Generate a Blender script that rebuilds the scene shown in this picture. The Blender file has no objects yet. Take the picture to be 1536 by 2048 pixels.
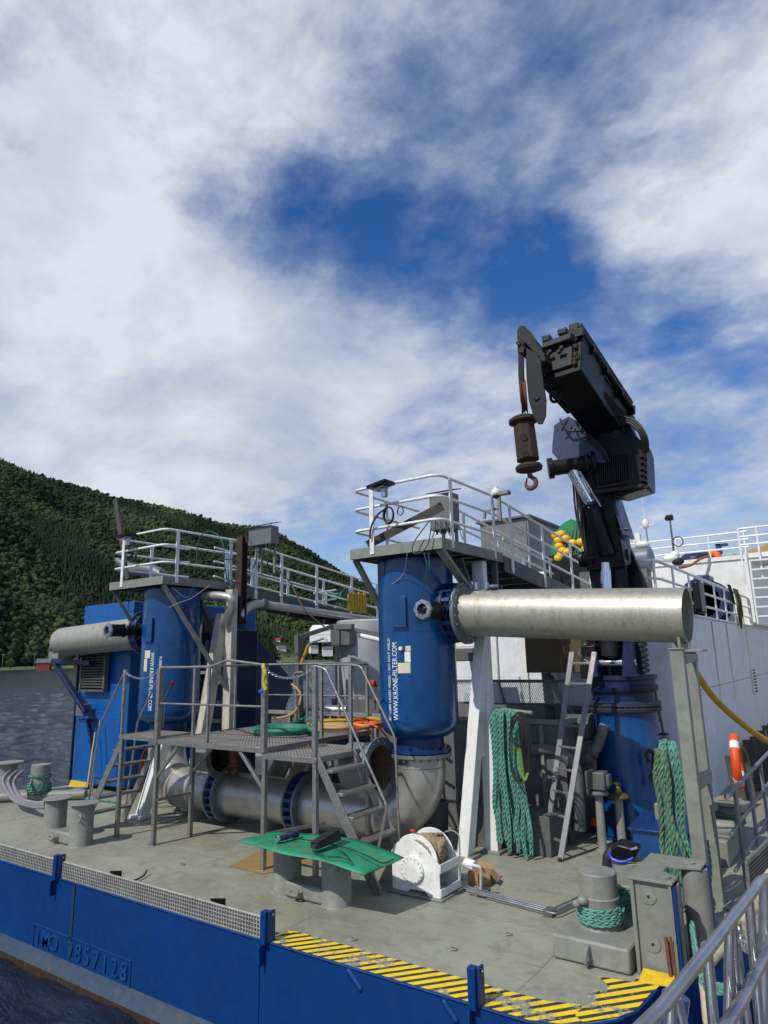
import bpy, bmesh, math, random
import numpy as np
from mathutils import Vector, Matrix, Quaternion, noise
random.seed(7); np.random.seed(7)
V = Vector
R = math.radians
SC = bpy.context.scene
# ------------------------------------------------------------------ camera
F, EYE = 1340.0, 2.6
YAW, PITCH, ROLL = R(35), math.atan(292/1340), R(1.27)
fw = V((-math.sin(YAW)*math.cos(PITCH), math.cos(YAW)*math.cos(PITCH), math.sin(PITCH)))
rt = V((math.cos(YAW), math.sin(YAW), 0)); up0 = rt.cross(fw)
rt2 = math.cos(ROLL)*rt - math.sin(ROLL)*up0; up2 = math.sin(ROLL)*rt + math.cos(ROLL)*up0
O = V((0, 0, EYE))
cam = bpy.data.cameras.new("camera"); co = bpy.data.objects.new("camera", cam)
SC.collection.objects.link(co); SC.camera = co
co.matrix_world = Matrix.Translation(O) @ Matrix((rt2, up2, -fw)).transposed().to_4x4()
cam.sensor_fit = 'HORIZONTAL'; cam.sensor_width = 36; cam.lens = F*36/1536
cam.clip_start = 0.05; cam.clip_end = 20000
SC.render.resolution_x = 768; SC.render.resolution_y = 1024
# ------------------------------------------------------------------ world
SUN = V((-0.13, -0.70, 0.76)).normalized()      # towards the sun
EL = math.asin(SUN.z); AZ = math.atan2(SUN.x, SUN.y)
w = bpy.data.worlds.new("World"); SC.world = w; w.use_nodes = True
nt = w.node_tree; nt.nodes.clear()
class NT:
    def __init__(s, nt): s.nt = nt
    def n(s, t, **k):
        o = s.nt.nodes.new(t)
        for a, b in k.items():
            if a.startswith('i_'):
                key = a[2:]; key = int(key) if key.isdigit() else key
                o.inputs[key].default_value = b
            else: setattr(o, a, b)
        return o
    def l(s, a, b): s.nt.links.new(a, b); return b
    def math(s, op, a, b=0.0, clamp=False):
        m = s.n('ShaderNodeMath', operation=op, use_clamp=clamp)
        for i, v in enumerate((a, b)):
            if isinstance(v, (int, float)): m.inputs[i].default_value = v
            else: s.l(v, m.inputs[i])
        return m.outputs[0]
    def ramp(s, f, stops, interp='LINEAR'):
        r = s.n('ShaderNodeValToRGB'); r.color_ramp.interpolation = interp
        e = r.color_ramp.elements
        while len(e) < len(stops): e.new(0.5)
        for i, (p, c) in enumerate(stops):
            e[i].position = p; e[i].color = (c[0], c[1], c[2], 1) if isinstance(c, (tuple, list)) else (c, c, c, 1)
        s.l(f, r.inputs[0]); return r.outputs[0]
    def noise(s, vec, scale, detail=5, rough=0.6, dist=0.0, out=0):
        m = s.n('ShaderNodeTexNoise'); m.inputs['Scale'].default_value = scale
        m.inputs['Detail'].default_value = detail; m.inputs['Roughness'].default_value = rough
        m.inputs['Distortion'].default_value = dist
        if vec is not None: s.l(vec, m.inputs['Vector'])
        return m.outputs[out]
    def mix(s, f, a, b, typ='MIX'):
        m = s.n('ShaderNodeMix', data_type='RGBA', blend_type=typ)
        if isinstance(f, (int, float)): m.inputs[0].default_value = f
        else: s.l(f, m.inputs[0])
        for i, v in ((6, a), (7, b)):
            if isinstance(v, (tuple, list)): m.inputs[i].default_value = (v[0], v[1], v[2], 1)
            else: s.l(v, m.inputs[i])
        return m.outputs[2]
    def mapping(s, vec, scale=(1, 1, 1), rot=(0, 0, 0), loc=(0, 0, 0)):
        m = s.n('ShaderNodeMapping'); m.inputs['Scale'].default_value = scale
        m.inputs['Rotation'].default_value = rot; m.inputs['Location'].default_value = loc
        s.l(vec, m.inputs['Vector']); return m.outputs[0]
def raydir(px, py): return (fw*F + rt2*(px-768) + up2*(1024-py)).normalized()
T = NT(nt)
sky = T.n('ShaderNodeTexSky', sky_type='NISHITA', sun_disc=False, sun_elevation=EL, sun_rotation=AZ % (2*math.pi))
sky.air_density = 1.0; sky.dust_density = 0.0; sky.ozone_density = 3.0
tc = T.n('ShaderNodeTexCoord').outputs['Generated']
sep = T.n('ShaderNodeSeparateXYZ'); T.l(tc, sep.inputs[0])
zz = T.math('ADD', T.math('MAXIMUM', sep.outputs[2], 0.0), 0.30)
cx = T.math('DIVIDE', sep.outputs[0], zz); cy = T.math('DIVIDE', sep.outputs[1], zz)
cmb = T.n('ShaderNodeCombineXYZ'); T.l(cx, cmb.inputs[0]); T.l(cy, cmb.inputs[1])
cv = T.mapping(cmb.outputs[0], rot=(0, 0, R(-28)), scale=(1.0, 1.2, 1.0), loc=(3.1, 1.7, 0))
big = T.noise(cv, 1.3, 3, 0.5, 0.3)
fine = T.noise(cv, 3.6, 12, 0.60, 0.35)
rip = T.noise(T.mapping(cmb.outputs[0], scale=(1.0, 1.1, 1), rot=(0, 0, R(25)), loc=(0.7, 0, 0)), 8.5, 12, 0.62, 0.1)
cov = T.math('ADD', T.math('MULTIPLY', big, 0.40), T.math('MULTIPLY', fine, 0.42))
cov = T.math('ADD', cov, T.math('MULTIPLY', rip, 0.50))
# where the blue openings and the solid cloud lie in this sky (directions)
def blob(px, py, rad, amt):
    d = raydir(px, py)
    dot = T.n('ShaderNodeVectorMath', operation='DOT_PRODUCT'); T.l(tc, dot.inputs[0]); dot.inputs[1].default_value = d
    mr = T.n('ShaderNodeMapRange', interpolation_type='SMOOTHSTEP')
    mr.inputs[1].default_value = math.cos(rad); mr.inputs[2].default_value = 1.0
    mr.inputs[3].default_value = 0.0; mr.inputs[4].default_value = amt
    T.l(dot.outputs['Value'], mr.inputs[0]); return mr.outputs[0]
for b in [(520, 430, .13, -.12), (400, 470, .12, -.09), (650, 470, .12, -.12), (820, 510, .13, -.11), (980, 560, .14, -.11), (1080, 560, .12, -.09), (520, 440, .12, -.07), (1150, 640, .1, -.05), (820, 90, .16, .05), (960, 260, .14, .05), (1180, 330, .1, .04), (560, 600, .12, .05), (1090, 540, .10, -.09), (780, 380, .1, .03), (900, 400, .1, .03), (1060, 640, .10, -.06), (760, 330, .20, -.05), (980, 300, .26, -.035), (900, 80, .24, -.02), (1150, 200, .2, -.03), (1020, 260, .10, .05),
          (1300, 610, .12, -.10), (1450, 660, .12, -.12), (1230, 700, .1, -.06), (640, 1090, .16, -.12), (1250, 1060, .25, -.05), (250, 430, .16, -.04), (1400, 780, .15, -.03),
          (150, 150, .45, .10), (420, 760, .36, .17), (120, 680, .34, .13), (1430, 330, .20, .10), (1500, 480, .14, .07), (1150, 800, .20, .05), (300, 1000, .3, .07), (900, 880, .28, .10), (1300, 950, .3, .08), (400, 560, .10, .05)]:
    cov = T.math('ADD', cov, blob(*b))
hzn = T.n('ShaderNodeMapRange'); hzn.inputs[1].default_value = 0.0; hzn.inputs[2].default_value = 0.09; hzn.inputs[3].default_value = 0.16; hzn.inputs[4].default_value = 0.0; T.l(sep.outputs[2], hzn.inputs[0]); cov = T.math('ADD', cov, hzn.outputs[0])
cov = T.math('SUBTRACT', cov, 0.05)
cmask = T.ramp(cov, [(0.38, 0.0), (0.46, 0.14), (0.55, 0.36), (0.65, 0.70), (0.78, 1.0)])
shade = T.noise(T.mapping(cv, loc=(5, 2, 0)), 1.5, 7, 0.58, 0.3)
ccol = T.ramp(T.math('ADD', T.math('MULTIPLY', shade, 0.75), T.math('MULTIPLY', cov, 0.30)),
              [(0.42, (0.33, 0.41, 0.60)), (0.56, (0.54, 0.62, 0.78)), (0.70, (0.82, 0.88, 0.97))])
bg1 = T.n('ShaderNodeBackground'); hs = T.n('ShaderNodeHueSaturation'); hs.inputs['Saturation'].default_value = 1.3; hs.inputs['Hue'].default_value = 0.512
T.l(sky.outputs[0], hs.inputs['Color']); T.l(hs.outputs[0], bg1.inputs[0]); bg1.inputs[1].default_value = 0.12
bg2 = T.n('ShaderNodeBackground'); T.l(ccol, bg2.inputs[0]); bg2.inputs[1].default_value = 0.87
mx = T.n('ShaderNodeMixShader'); T.l(cmask, mx.inputs[0]); T.l(bg1.outputs[0], mx.inputs[1]); T.l(bg2.outputs[0], mx.inputs[2])
wo = T.n('ShaderNodeOutputWorld'); T.l(mx.outputs[0], wo.inputs[0])
sl = bpy.data.lights.new("sun", 'SUN'); sl.energy = 3.6; sl.angle = R(0.55); sl.color = (1.0, 0.95, 0.86)
so = bpy.data.objects.new("sun", sl); SC.collection.objects.link(so)
so.rotation_euler = SUN.to_track_quat('Z', 'Y').to_euler()
SC.view_settings.view_transform = 'Standard'; SC.view_settings.look = 'None'
SC.view_settings.exposure = 0.0; SC.view_settings.gamma = 1.0
# ------------------------------------------------------------------ measuring: a photo pixel's ray met with a plane of the vessel
def at(px, py, x=None, y=None, z=None, d=None):
    r = fw*F + rt2*(px-768) + up2*(1024-py)
    if d is not None: return O + r*(d/F)
    if x is not None: t = x/r.x
    elif y is not None: t = y/r.y
    else: t = (z-EYE)/r.z
    return O + r*t
# ------------------------------------------------------------------ materials
MATS = {}
def mat(name, col, rough=0.5, metal=0.0, dirt=None, dscale=3.0, damt=0.35, bump=0.0, bscale=40, var=0.15, streak=0.0, spec=None, coat=0.0, rust=0.0, backing=True):
    if name in MATS: return MATS[name]
    m = bpy.data.materials.new(name); m.use_nodes = True; MATS[name] = m
    t = NT(m.node_tree); b = m.node_tree.nodes['Principled BSDF']
    g = t.n('ShaderNodeNewGeometry').outputs['Position']
    n1 = t.noise(g, dscale, 8, 0.62, 0.2)
    hi = [min(1, c*(1+var)) for c in col]; lo = [c*(1-var) for c in col]
    c = t.mix(t.ramp(n1, [(0.3, 0.0), (0.7, 1.0)]), lo, hi)
    if dirt:
        n2 = t.noise(g, dscale*2.7, 10, 0.7, 0.4)
        c = t.mix(t.math('MULTIPLY', t.ramp(n2, [(0.50, 0.0), (0.68, 1.0)]), damt), c, dirt)
        if 'rope' in name: c = t.mix(t.math('MULTIPLY', t.ramp(t.noise(g, 3.5, 8, 0.7), [(0.45, 0.0), (0.65, 1.0)]), 0.45), c, (0.10, 0.13, 0.10))
    if streak > 0:
        n3 = t.noise(t.mapping(g, scale=(9, 9, 0.55)), 1.5, 6, 0.65)
        c = t.mix(t.math('MULTIPLY', t.ramp(n3, [(0.52, 0.0), (0.70, 1.0)]), streak), c, dirt or (0.1, 0.08, 0.05))
    if rust > 0:
        n4 = t.noise(g, 9, 10, 0.75, 0.3)
        c = t.mix(t.ramp(n4, [(0.66-rust*0.3, 0.0), (0.70-rust*0.25, 1.0)]), c, (0.16, 0.055, 0.02))
    t.l(c, b.inputs['Base Color'])
    b.inputs['Metallic'].default_value = metal
    rn = t.ramp(t.noise(g, dscale*5, 6, 0.6), [(0.3, max(0.03, rough-0.1)), (0.7, min(1, rough+0.12))])
    t.l(rn, b.inputs['Roughness'])
    if spec is not None: b.inputs['Specular IOR Level'].default_value = spec
    if coat: b.inputs['Coat Weight'].default_value = coat; b.inputs['Coat Roughness'].default_value = 0.15
    if bump:
        bp = t.n('ShaderNodeBump'); bp.inputs['Strength'].default_value = bump; bp.inputs['Distance'].default_value = 0.01
        t.l(t.noise(g, bscale, 6, 0.6), bp.inputs['Height']); t.l(bp.outputs[0], b.inputs['Normal'])
    return m
BLUE = (0.001, 0.055, 0.190)
M_hull = mat('hull_blue_paint', (0.0008, 0.037, 0.165), 0.45, spec=.3, dirt=(0.006, 0.045, 0.11), dscale=1.3, damt=0.3, bump=0.06, bscale=2.5, var=0.12)
M_blue = mat('tank_blue_paint', BLUE, 0.25, dirt=(0.004, 0.030, 0.085), dscale=2, damt=0.4, bump=0.05, bscale=5, var=0.15, coat=0.1, streak=0.3)
M_blued = mat('worn_blue_paint', (0.003, 0.030, 0.125), 0.42, dirt=(0.02, 0.03, 0.05), dscale=4, damt=0.5, rust=0.12)
M_navy = mat('navy_paint', (0.003, 0.015, 0.065), 0.45, dirt=(0.01, 0.012, 0.03), dscale=2)
M_steel = mat('stainless_pipe', (0.50, 0.485, 0.45), 0.38, 0.65, dirt=(0.30, 0.28, 0.24), dscale=1.6, damt=0.45, bump=0.08, bscale=18, streak=0.25)
M_pipe = mat('weathered_stainless', (0.44, 0.425, 0.365), 0.46, 0.55, dirt=(0.20, 0.175, 0.12), dscale=17, damt=0.6, bump=0.12, bscale=60, streak=0.5, var=0.08)
M_inox = mat('brushed_frame_steel', (0.33, 0.32, 0.30), 0.45, 0.75, dirt=(0.13, 0.10, 0.08), dscale=6, damt=0.55, rust=0.10)
M_alu = mat('aluminium', (0.42, 0.43, 0.45), 0.36, 0.9, dirt=(0.30, 0.30, 0.31), dscale=2, damt=0.25, var=.06)
M_gang = mat('worn_gangway_aluminium', (0.40, 0.41, 0.43), 0.30, 0.85, dirt=(0.18, 0.18, 0.18), dscale=4, damt=0.4, var=.1, bump=.05)
M_ladder = mat('dull_aluminium', (0.24, 0.24, 0.25), 0.5, 0.5, dirt=(0.14, 0.14, 0.14), dscale=3, damt=0.4)
M_grey = mat('grey_green_paint', (0.215, 0.225, 0.195), 0.55, dirt=(0.11, 0.11, 0.09), dscale=4, damt=0.45, bump=0.06, streak=0.2, rust=0.04)
M_greyd = mat('dark_grey_paint', (0.10, 0.105, 0.10), 0.55, dirt=(0.05, 0.045, 0.04), dscale=4, damt=0.5)
M_shell = mat('ship_side_sky_tint', (0.72, 0.75, 0.80), 0.42, dirt=(0.42, 0.44, 0.46), dscale=1.2, damt=0.4, streak=0.22, var=0.06, bump=.1, bscale=1.5)  # white paint with the bluish sky light of its shade put into the colour
M_white = mat('white_paint', (0.74, 0.75, 0.73), 0.42, dirt=(0.42, 0.38, 0.30), dscale=2.5, damt=0.35, streak=0.22, var=0.06)
M_whiter = mat('rail_white_paint', (0.76, 0.77, 0.77), 0.42, dirt=(0.40, 0.36, 0.30), dscale=8, damt=0.5, rust=0.03)
M_black = mat('black_paint', (0.006, 0.0065, 0.008), 0.40, spec=.3, dirt=(0.025, 0.022, 0.02), dscale=6, damt=0.4, bump=0.08)
M_crane = mat('crane_navy_black', (0.003, 0.004, 0.009), 0.38, spec=.28, dirt=(0.015, 0.015, 0.018), dscale=5, damt=0.4, bump=0.06)
M_cheek = mat('crane_cheek_black', (0.008, 0.009, 0.011), 0.5, spec=.3, dirt=(0.03, 0.028, 0.026), dscale=6, damt=0.5, bump=.1)
M_craneg = mat('crane_grey_cover', (0.013, 0.014, 0.018), 0.42, spec=.35, dirt=(0.03, 0.03, 0.03), dscale=6, damt=0.5)
M_rubber = mat('black_rubber', (0.016, 0.016, 0.017), 0.6, bump=0.05)
M_rust = mat('rusty_iron', (0.16, 0.06, 0.028), 0.85, dirt=(0.04, 0.025, 0.02), dscale=12, damt=0.8, bump=0.4, bscale=60, var=0.4)
M_rustd = mat('dark_rusty_iron', (0.035, 0.021, 0.016), 0.8, dirt=(0.09, 0.035, 0.016), dscale=14, damt=0.5, bump=0.4, bscale=60, var=0.4)
M_brown = mat('brown_primer', (0.12, 0.05, 0.03), 0.6, dirt=(0.05, 0.03, 0.02), dscale=8, damt=0.5)
M_chrome = mat('chrome_rod', (0.75, 0.76, 0.78), 0.12, 1.0, var=0.03)
M_rope = mat('teal_rope', (0.085, 0.28, 0.22), 0.9, dirt=(0.32, 0.50, 0.43), dscale=22, damt=0.7, bump=0.5, bscale=220, var=0.45)
M_ropeg = mat('faded_green_rope', (0.10, 0.20, 0.12), 0.88, dirt=(0.22, 0.26, 0.16), dscale=18, damt=0.6, bump=0.5, bscale=220, var=0.35)
M_ropet = mat('tan_rope', (0.36, 0.29, 0.17), 0.9, dirt=(0.16, 0.12, 0.07), dscale=25, damt=0.7, bump=0.5, bscale=200)
M_netd = mat('dark_twine', (0.015, 0.022, 0.018), 0.85)
M_green = mat('green_sheet', (0.010, 0.24, 0.125), 0.5, dirt=(0.15, 0.17, 0.06), dscale=2.6, damt=0.75, streak=.2, bump=0.08, var=0.3)
M_greenh = mat('green_hose', (0.012, 0.17, 0.10), 0.5, dirt=(0.04, 0.10, 0.07), dscale=20, damt=0.4)
M_netgreen = mat('green_net', (0.008, 0.19, 0.075), 0.85, dirt=(0.004, 0.08, 0.03), dscale=16, damt=0.6, bump=0.8, bscale=40)
M_yellow = mat('yellow_float', (0.75, 0.45, 0.01), 0.5, dirt=(0.4, 0.22, 0.02), dscale=10, damt=0.3)
M_yhose = mat('yellow_hose', (0.52, 0.30, 0.02), 0.5, dirt=(0.26, 0.16, 0.03), dscale=12, damt=0.5)
M_orange = mat('orange_plastic', (0.80, 0.09, 0.01), 0.5, dirt=(0.5, 0.09, 0.03), dscale=10, damt=0.4)
M_red = mat('red_plastic', (0.42, 0.02, 0.02), 0.5)
M_hose = mat('grey_hose', (0.22, 0.21, 0.23), 0.5, dirt=(0.12, 0.11, 0.12), dscale=10)
M_cable = mat('green_cable', (0.01, 0.09, 0.075), 0.5)
M_cableb = mat('black_cable', (0.012, 0.012, 0.014), 0.5)
M_card = mat('cardboard', (0.34, 0.20, 0.10), 0.85, dirt=(0.2, 0.12, 0.06), dscale=9, damt=0.4)
M_wood = mat('weathered_board', (0.075, 0.068, 0.055), 0.8, dirt=(0.035, 0.03, 0.025), dscale=8, bump=0.3, bscale=50)
M_brownbox = mat('brown_painted_box', (0.10, 0.07, 0.035), 0.55, dirt=(0.04, 0.03, 0.02), dscale=3, damt=0.5)
M_cream = mat('cream_tube', (0.50, 0.44, 0.30), 0.7, dirt=(0.22, 0.17, 0.10), dscale=14, damt=0.6, bump=0.3, bscale=60)
M_whitep = mat('white_plastic', (0.78, 0.78, 0.76), 0.35, var=0.04)
M_lens = mat('lamp_glass', (0.35, 0.37, 0.38), 0.12, 0.0, var=0.05)
M_text = mat('white_lettering', (0.80, 0.82, 0.84), 0.5, var=0.05)
M_dark = mat('dark_void', (0.008, 0.008, 0.009), 0.8)
M_sticker = mat('cream_label', (0.62, 0.60, 0.44), 0.5, dirt=(0.35, 0.36, 0.3), dscale=40, damt=0.5)
M_ypaint = mat('yellow_paint', (0.70, 0.47, 0.01), 0.5, dirt=(0.35, 0.28, 0.1), dscale=12, damt=0.6)
M_purple = mat('purple_plastic', (0.06, 0.03, 0.22), 0.5)
M_teal = mat('teal_plastic', (0.12, 0.35, 0.38), 0.5)

def deck_mat():
    m = bpy.data.materials.new('deck_paint'); m.use_nodes = True; t = NT(m.node_tree); b = m.node_tree.nodes['Principled BSDF']
    g = t.n('ShaderNodeNewGeometry').outputs['Position']
    c = t.mix(t.ramp(t.noise(g, 0.55, 6, 0.6, 0.5), [(0.35, 0), (0.65, 1)]), (0.215, 0.222, 0.168), (0.31, 0.315, 0.245))
    c = t.mix(t.math('MULTIPLY', t.ramp(t.noise(t.mapping(g, scale=(1, 2.6, 1), rot=(0, 0, R(20))), 1.6, 10, 0.7, 0.6), [(0.48, 0), (0.66, 1)]), 0.55), c, (0.25, 0.225, 0.155))
    c = t.mix(t.math('MULTIPLY', t.ramp(t.noise(g, 3.3, 12, 0.75, 0.5), [(0.50, 0), (0.62, 1)]), 0.55), c, (0.165, 0.165, 0.14))
    c = t.mix(t.math('MULTIPLY', t.ramp(t.noise(t.mapping(g, loc=(9, 3, 0)), 0.8, 12, 0.75, 1.2), [(0.47, 0), (0.50, .9), (0.53, 0)]), 0.35), c, (0.38, 0.37, 0.33))
    c = t.mix(t.math('MULTIPLY', t.ramp(t.noise(t.mapping(g, scale=(1, 7, 1), rot=(0, 0, R(12)), loc=(2, 8, 0)), 2.0, 10, 0.7, 0.5), [(0.60, 0), (0.64, 1)]), 0.45), c, (0.12, 0.12, 0.10))
    c = t.mix(t.math('MULTIPLY', t.ramp(t.noise(t.mapping(g, scale=(0.6, 4, 1), rot=(0, 0, R(-35))), 7, 6, 0.7, 0.2), [(0.62, 0), (0.70, 1)]), 0.5), c, (0.42, 0.41, 0.36))
    c = t.mix(t.math('MULTIPLY', t.ramp(t.noise(g, 14, 8, 0.8), [(0.66, 0), (0.72, 1)]), 0.7), c, (0.07, 0.05, 0.035))
    sg = t.n('ShaderNodeSeparateXYZ'); t.l(g, sg.inputs[0])          # plate butts and rust spots
    wob = t.math('MULTIPLY', t.noise(g, 3, 3, 0.5), 0.03)
    for ax_, per, ph in ((0, 2.45, 0.6), (1, 1.62, 1.05)):
        ln = t.math('LESS_THAN', t.math('ABSOLUTE', t.math('SUBTRACT', t.math('FRACT', t.math('DIVIDE', t.math('ADD', t.math('ADD', sg.outputs[ax_], ph+40), wob), per)), 0.5)), 0.0042)
        c = t.mix(t.math('MULTIPLY', ln, 0.42), c, (0.115, 0.115, 0.095))
    c = t.mix(t.math('MULTIPLY', t.ramp(t.noise(t.mapping(g, loc=(4, 1, 2)), 2.1, 12, 0.8, 0.3), [(0.64, 0), (0.70, 1)]), 0.75), c, (0.20, 0.115, 0.055))
    t.l(c, b.inputs['Base Color'])
    t.l(t.ramp(t.noise(g, 2.2, 8, 0.7), [(0.35, 0.42), (0.65, 0.72)]), b.inputs['Roughness'])
    bp = t.n('ShaderNodeBump'); bp.inputs['Strength'].default_value = 0.25; bp.inputs['Distance'].default_value = 0.01
    h = t.math('ADD', t.noise(g, 1.2, 3, 0.5), t.math('MULTIPLY', t.noise(g, 90, 4, 0.6), 0.15))
    t.l(h, bp.inputs['Height']); t.l(bp.outputs[0], b.inputs['Normal'])
    return m
M_deck = deck_mat()
def hazard_mat(name, ang, pitch):
    m = bpy.data.materials.new(name); m.use_nodes = True; t = NT(m.node_tree); b = m.node_tree.nodes['Principled BSDF']
    g = t.n('ShaderNodeNewGeometry').outputs['Position']
    mp = t.mapping(g, rot=(0, 0, ang)); s = t.n('ShaderNodeSeparateXYZ'); t.l(mp, s.inputs[0])
    fr = t.math('FRACT', t.math('ADD', t.math('DIVIDE', s.outputs[1], pitch), t.math('MULTIPLY', t.noise(g, 9, 4, 0.6), 0.06)))
    st = t.math('LESS_THAN', fr, 0.57)
    c = t.mix(st, (0.030, 0.032, 0.031), (0.85, 0.60, 0.010))
    c = t.mix(t.math('MULTIPLY', t.ramp(t.noise(g, 22, 8, 0.7), [(0.5, 0), (0.75, 1)]), 0.25), c, (0.14, 0.12, 0.06))
    wear = t.ramp(t.math('ADD', t.math('MULTIPLY', t.noise(g, 3.1, 3, 0.6), .5), t.math('MULTIPLY', t.noise(g, 26, 8, 0.85, 0.2), .5)), [(0.535, 0), (0.55, 1)], 'LINEAR')
    c = t.mix(wear, c, (0.25, 0.25, 0.215)); t.l(c, b.inputs['Base Color']); b.inputs['Roughness'].default_value = 0.55
    return m
M_haz = hazard_mat('hazard_stripes', R(-50), 0.098)
M_haz2 = hazard_mat('hazard_stripes_corner', R(-49), 0.098)

# ------------------------------------------------------------------ mesh helpers
SPLIT = {'guard_rail', 'cylinder_clamp', 'foot_plate', 'sensor_stub', 'ladder_rung', 'duct_flange', 'bracket', 'support_bar', 'tank_leg', 'wall_pilaster', 'strut', 'cradle_arm', 'gantry_brace', 'cross_beam', 'pivot_pin', 'saddle', 'shelf'}
class MB:
    def __init__(s): s.b = bmesh.new()
    def _xf(s, vs, M):
        for v in vs: v.co = M @ v.co
    def box(s, c, size, rot=None):
        vs = bmesh.ops.create_cube(s.b, size=1)['verts']
        M = Matrix.Translation(V(c)) @ (rot.to_4x4() if rot else Matrix.Identity(4)) @ Matrix.Diagonal((*size, 1))
        s._xf(vs, M); return s
    def bx(s, x0, x1, y0, y1, z0, z1): return s.box(((x0+x1)/2, (y0+y1)/2, (z0+z1)/2), (abs(x1-x0), abs(y1-y0), abs(z1-z0)))
    def bar(s, a, b, wd, ht=None, side=None):
        a, b = V(a), V(b); ht = wd if ht is None else ht; d = (b-a); L = d.length; d.normalize()
        u = V(side) if side else (V((0, 0, 1)) if abs(d.z) < 0.95 else V((0, 1, 0)))
        x = d.cross(u).normalized(); y = x.cross(d).normalized()
        rot = Matrix((x, y, d)).transposed()
        return s.box((a+b)/2, (wd, ht, L), rot)
    def tube(s, pts, r, n=10, closed=False, cap=True):
        pts = [V(p) for p in pts]; N = len(pts); rs = r if isinstance(r, (list, tuple)) else [r]*N
        t0 = (pts[1]-pts[0]).normalized(); nrm = t0.orthogonal().normalized(); rings = []
        for i, p in enumerate(pts):
            if closed: t = pts[(i+1) % N]-pts[i-1]
            else: t = pts[min(i+1, N-1)]-pts[max(i-1, 0)]
            t = t.normalized() if t.length > 1e-9 else t0
            ax = t0.cross(t)
            if ax.length > 1e-7: nrm = Quaternion(ax.normalized(), t0.angle(t)) @ nrm
            nrm = (nrm-t*nrm.dot(t)).normalized(); bn = t.cross(nrm); t0 = t
            k = 1.0
            if 0 < i < N-1 and not closed:
                c = (pts[i]-pts[i-1]).normalized().dot(t); k = 1.0/max(c, 0.7)
            rings.append([s.b.verts.new(p+(nrm*math.cos(2*math.pi*j/n)+bn*math.sin(2*math.pi*j/n))*rs[i]*k) for j in range(n)])
        for i in range(N if closed else N-1):
            A, B = rings[i], rings[(i+1) % N]
            for j in range(n):
                try: s.b.faces.new((A[j], A[(j+1) % n], B[(j+1) % n], B[j]))
                except ValueError: pass
        if cap and not closed:
            s.b.faces.new(rings[0][::-1]); s.b.faces.new(rings[-1])
        return s
    def cyl(s, a, b, r0, r1=None, n=24, cap=True): return s.tube([a, b], [r0, r0 if r1 is None else r1], n, cap=cap)
    def lathe(s, base, axis, prof, n=36, cap=False):
        base, axis = V(base), V(axis).normalized(); u = axis.orthogonal().normalized(); v = axis.cross(u); rings = []
        for r, h in prof:
            rings.append([s.b.verts.new(base+axis*h+(u*math.cos(2*math.pi*j/n)+v*math.sin(2*math.pi*j/n))*max(r, 1e-4)) for j in range(n)])
        for A, B in zip(rings, rings[1:]):
            for j in range(n): s.b.faces.new((A[j], A[(j+1) % n], B[(j+1) % n], B[j]))
        if cap: s.b.faces.new(rings[0][::-1]); s.b.faces.new(rings[-1])
        return s
    def prism(s, pts, off):
        off = V(off); A = [s.b.verts.new(V(p)) for p in pts]; B = [s.b.verts.new(V(p)+off) for p in pts]; n = len(pts)
        s.b.faces.new(A[::-1]); s.b.faces.new(B)
        for i in range(n): s.b.faces.new((A[i], A[(i+1) % n], B[(i+1) % n], B[i]))
        return s
    def ball(s, c, r, sub=2, sc=(1, 1, 1)):
        vs = bmesh.ops.create_icosphere(s.b, subdivisions=sub, radius=1)['verts']
        s._xf(vs, Matrix.Translation(V(c)) @ Matrix.Diagonal((r*sc[0], r*sc[1], r*sc[2], 1))); return s
    def torus(s, c, axis, Rr, r, n=32, m=8):
        c, axis = V(c), V(axis).normalized(); u = axis.orthogonal().normalized(); v = axis.cross(u)
        return s.tube([c+(u*math.cos(2*math.pi*i/n)+v*math.sin(2*math.pi*i/n))*Rr for i in range(n)], r, m, closed=True)
    def bolts(s, c, axis, Rr, cnt, r=0.014, h=0.02, ph=0):
        c, axis = V(c), V(axis).normalized(); u = axis.orthogonal().normalized(); v = axis.cross(u)
        for i in range(cnt):
            a = 2*math.pi*i/cnt+ph; p = c+(u*math.cos(a)+v*math.sin(a))*Rr; s.cyl(p-axis*h, p+axis*h, r, n=6)
        return s
    def grid(s, P):
        vs = [[s.b.verts.new(V(p)) for p in row] for row in P]
        for i in range(len(P)-1):
            for j in range(len(P[0])-1): s.b.faces.new((vs[i][j], vs[i+1][j], vs[i+1][j+1], vs[i][j+1]))
        return s
    def islands(s):
        seen = set(); out = []
        for f in s.b.faces:
            if f in seen: continue
            st = [f]; isl = []; seen.add(f)
            while st:
                g = st.pop(); isl.append(g)
                for e in g.edges:
                    for h in e.link_faces:
                        if h not in seen: seen.add(h); st.append(h)
            out.append(isl)
        return out
    def done(s, name, m, parent=None, bevel=0.0, ang=38, solid=0.0, subd=0):
        if name in SPLIT:
            isl = s.islands(); last = None
            for q in isl:
                k = MB(); vm = {}
                for f in q: k.b.faces.new([vm.setdefault(v, None) or vm.__setitem__(v, k.b.verts.new(v.co)) or vm[v] for v in f.verts])
                last = k._done(name, m, parent, bevel, ang, solid, subd)
            s.b.free(); return last
        return s._done(name, m, parent, bevel, ang, solid, subd)
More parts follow.
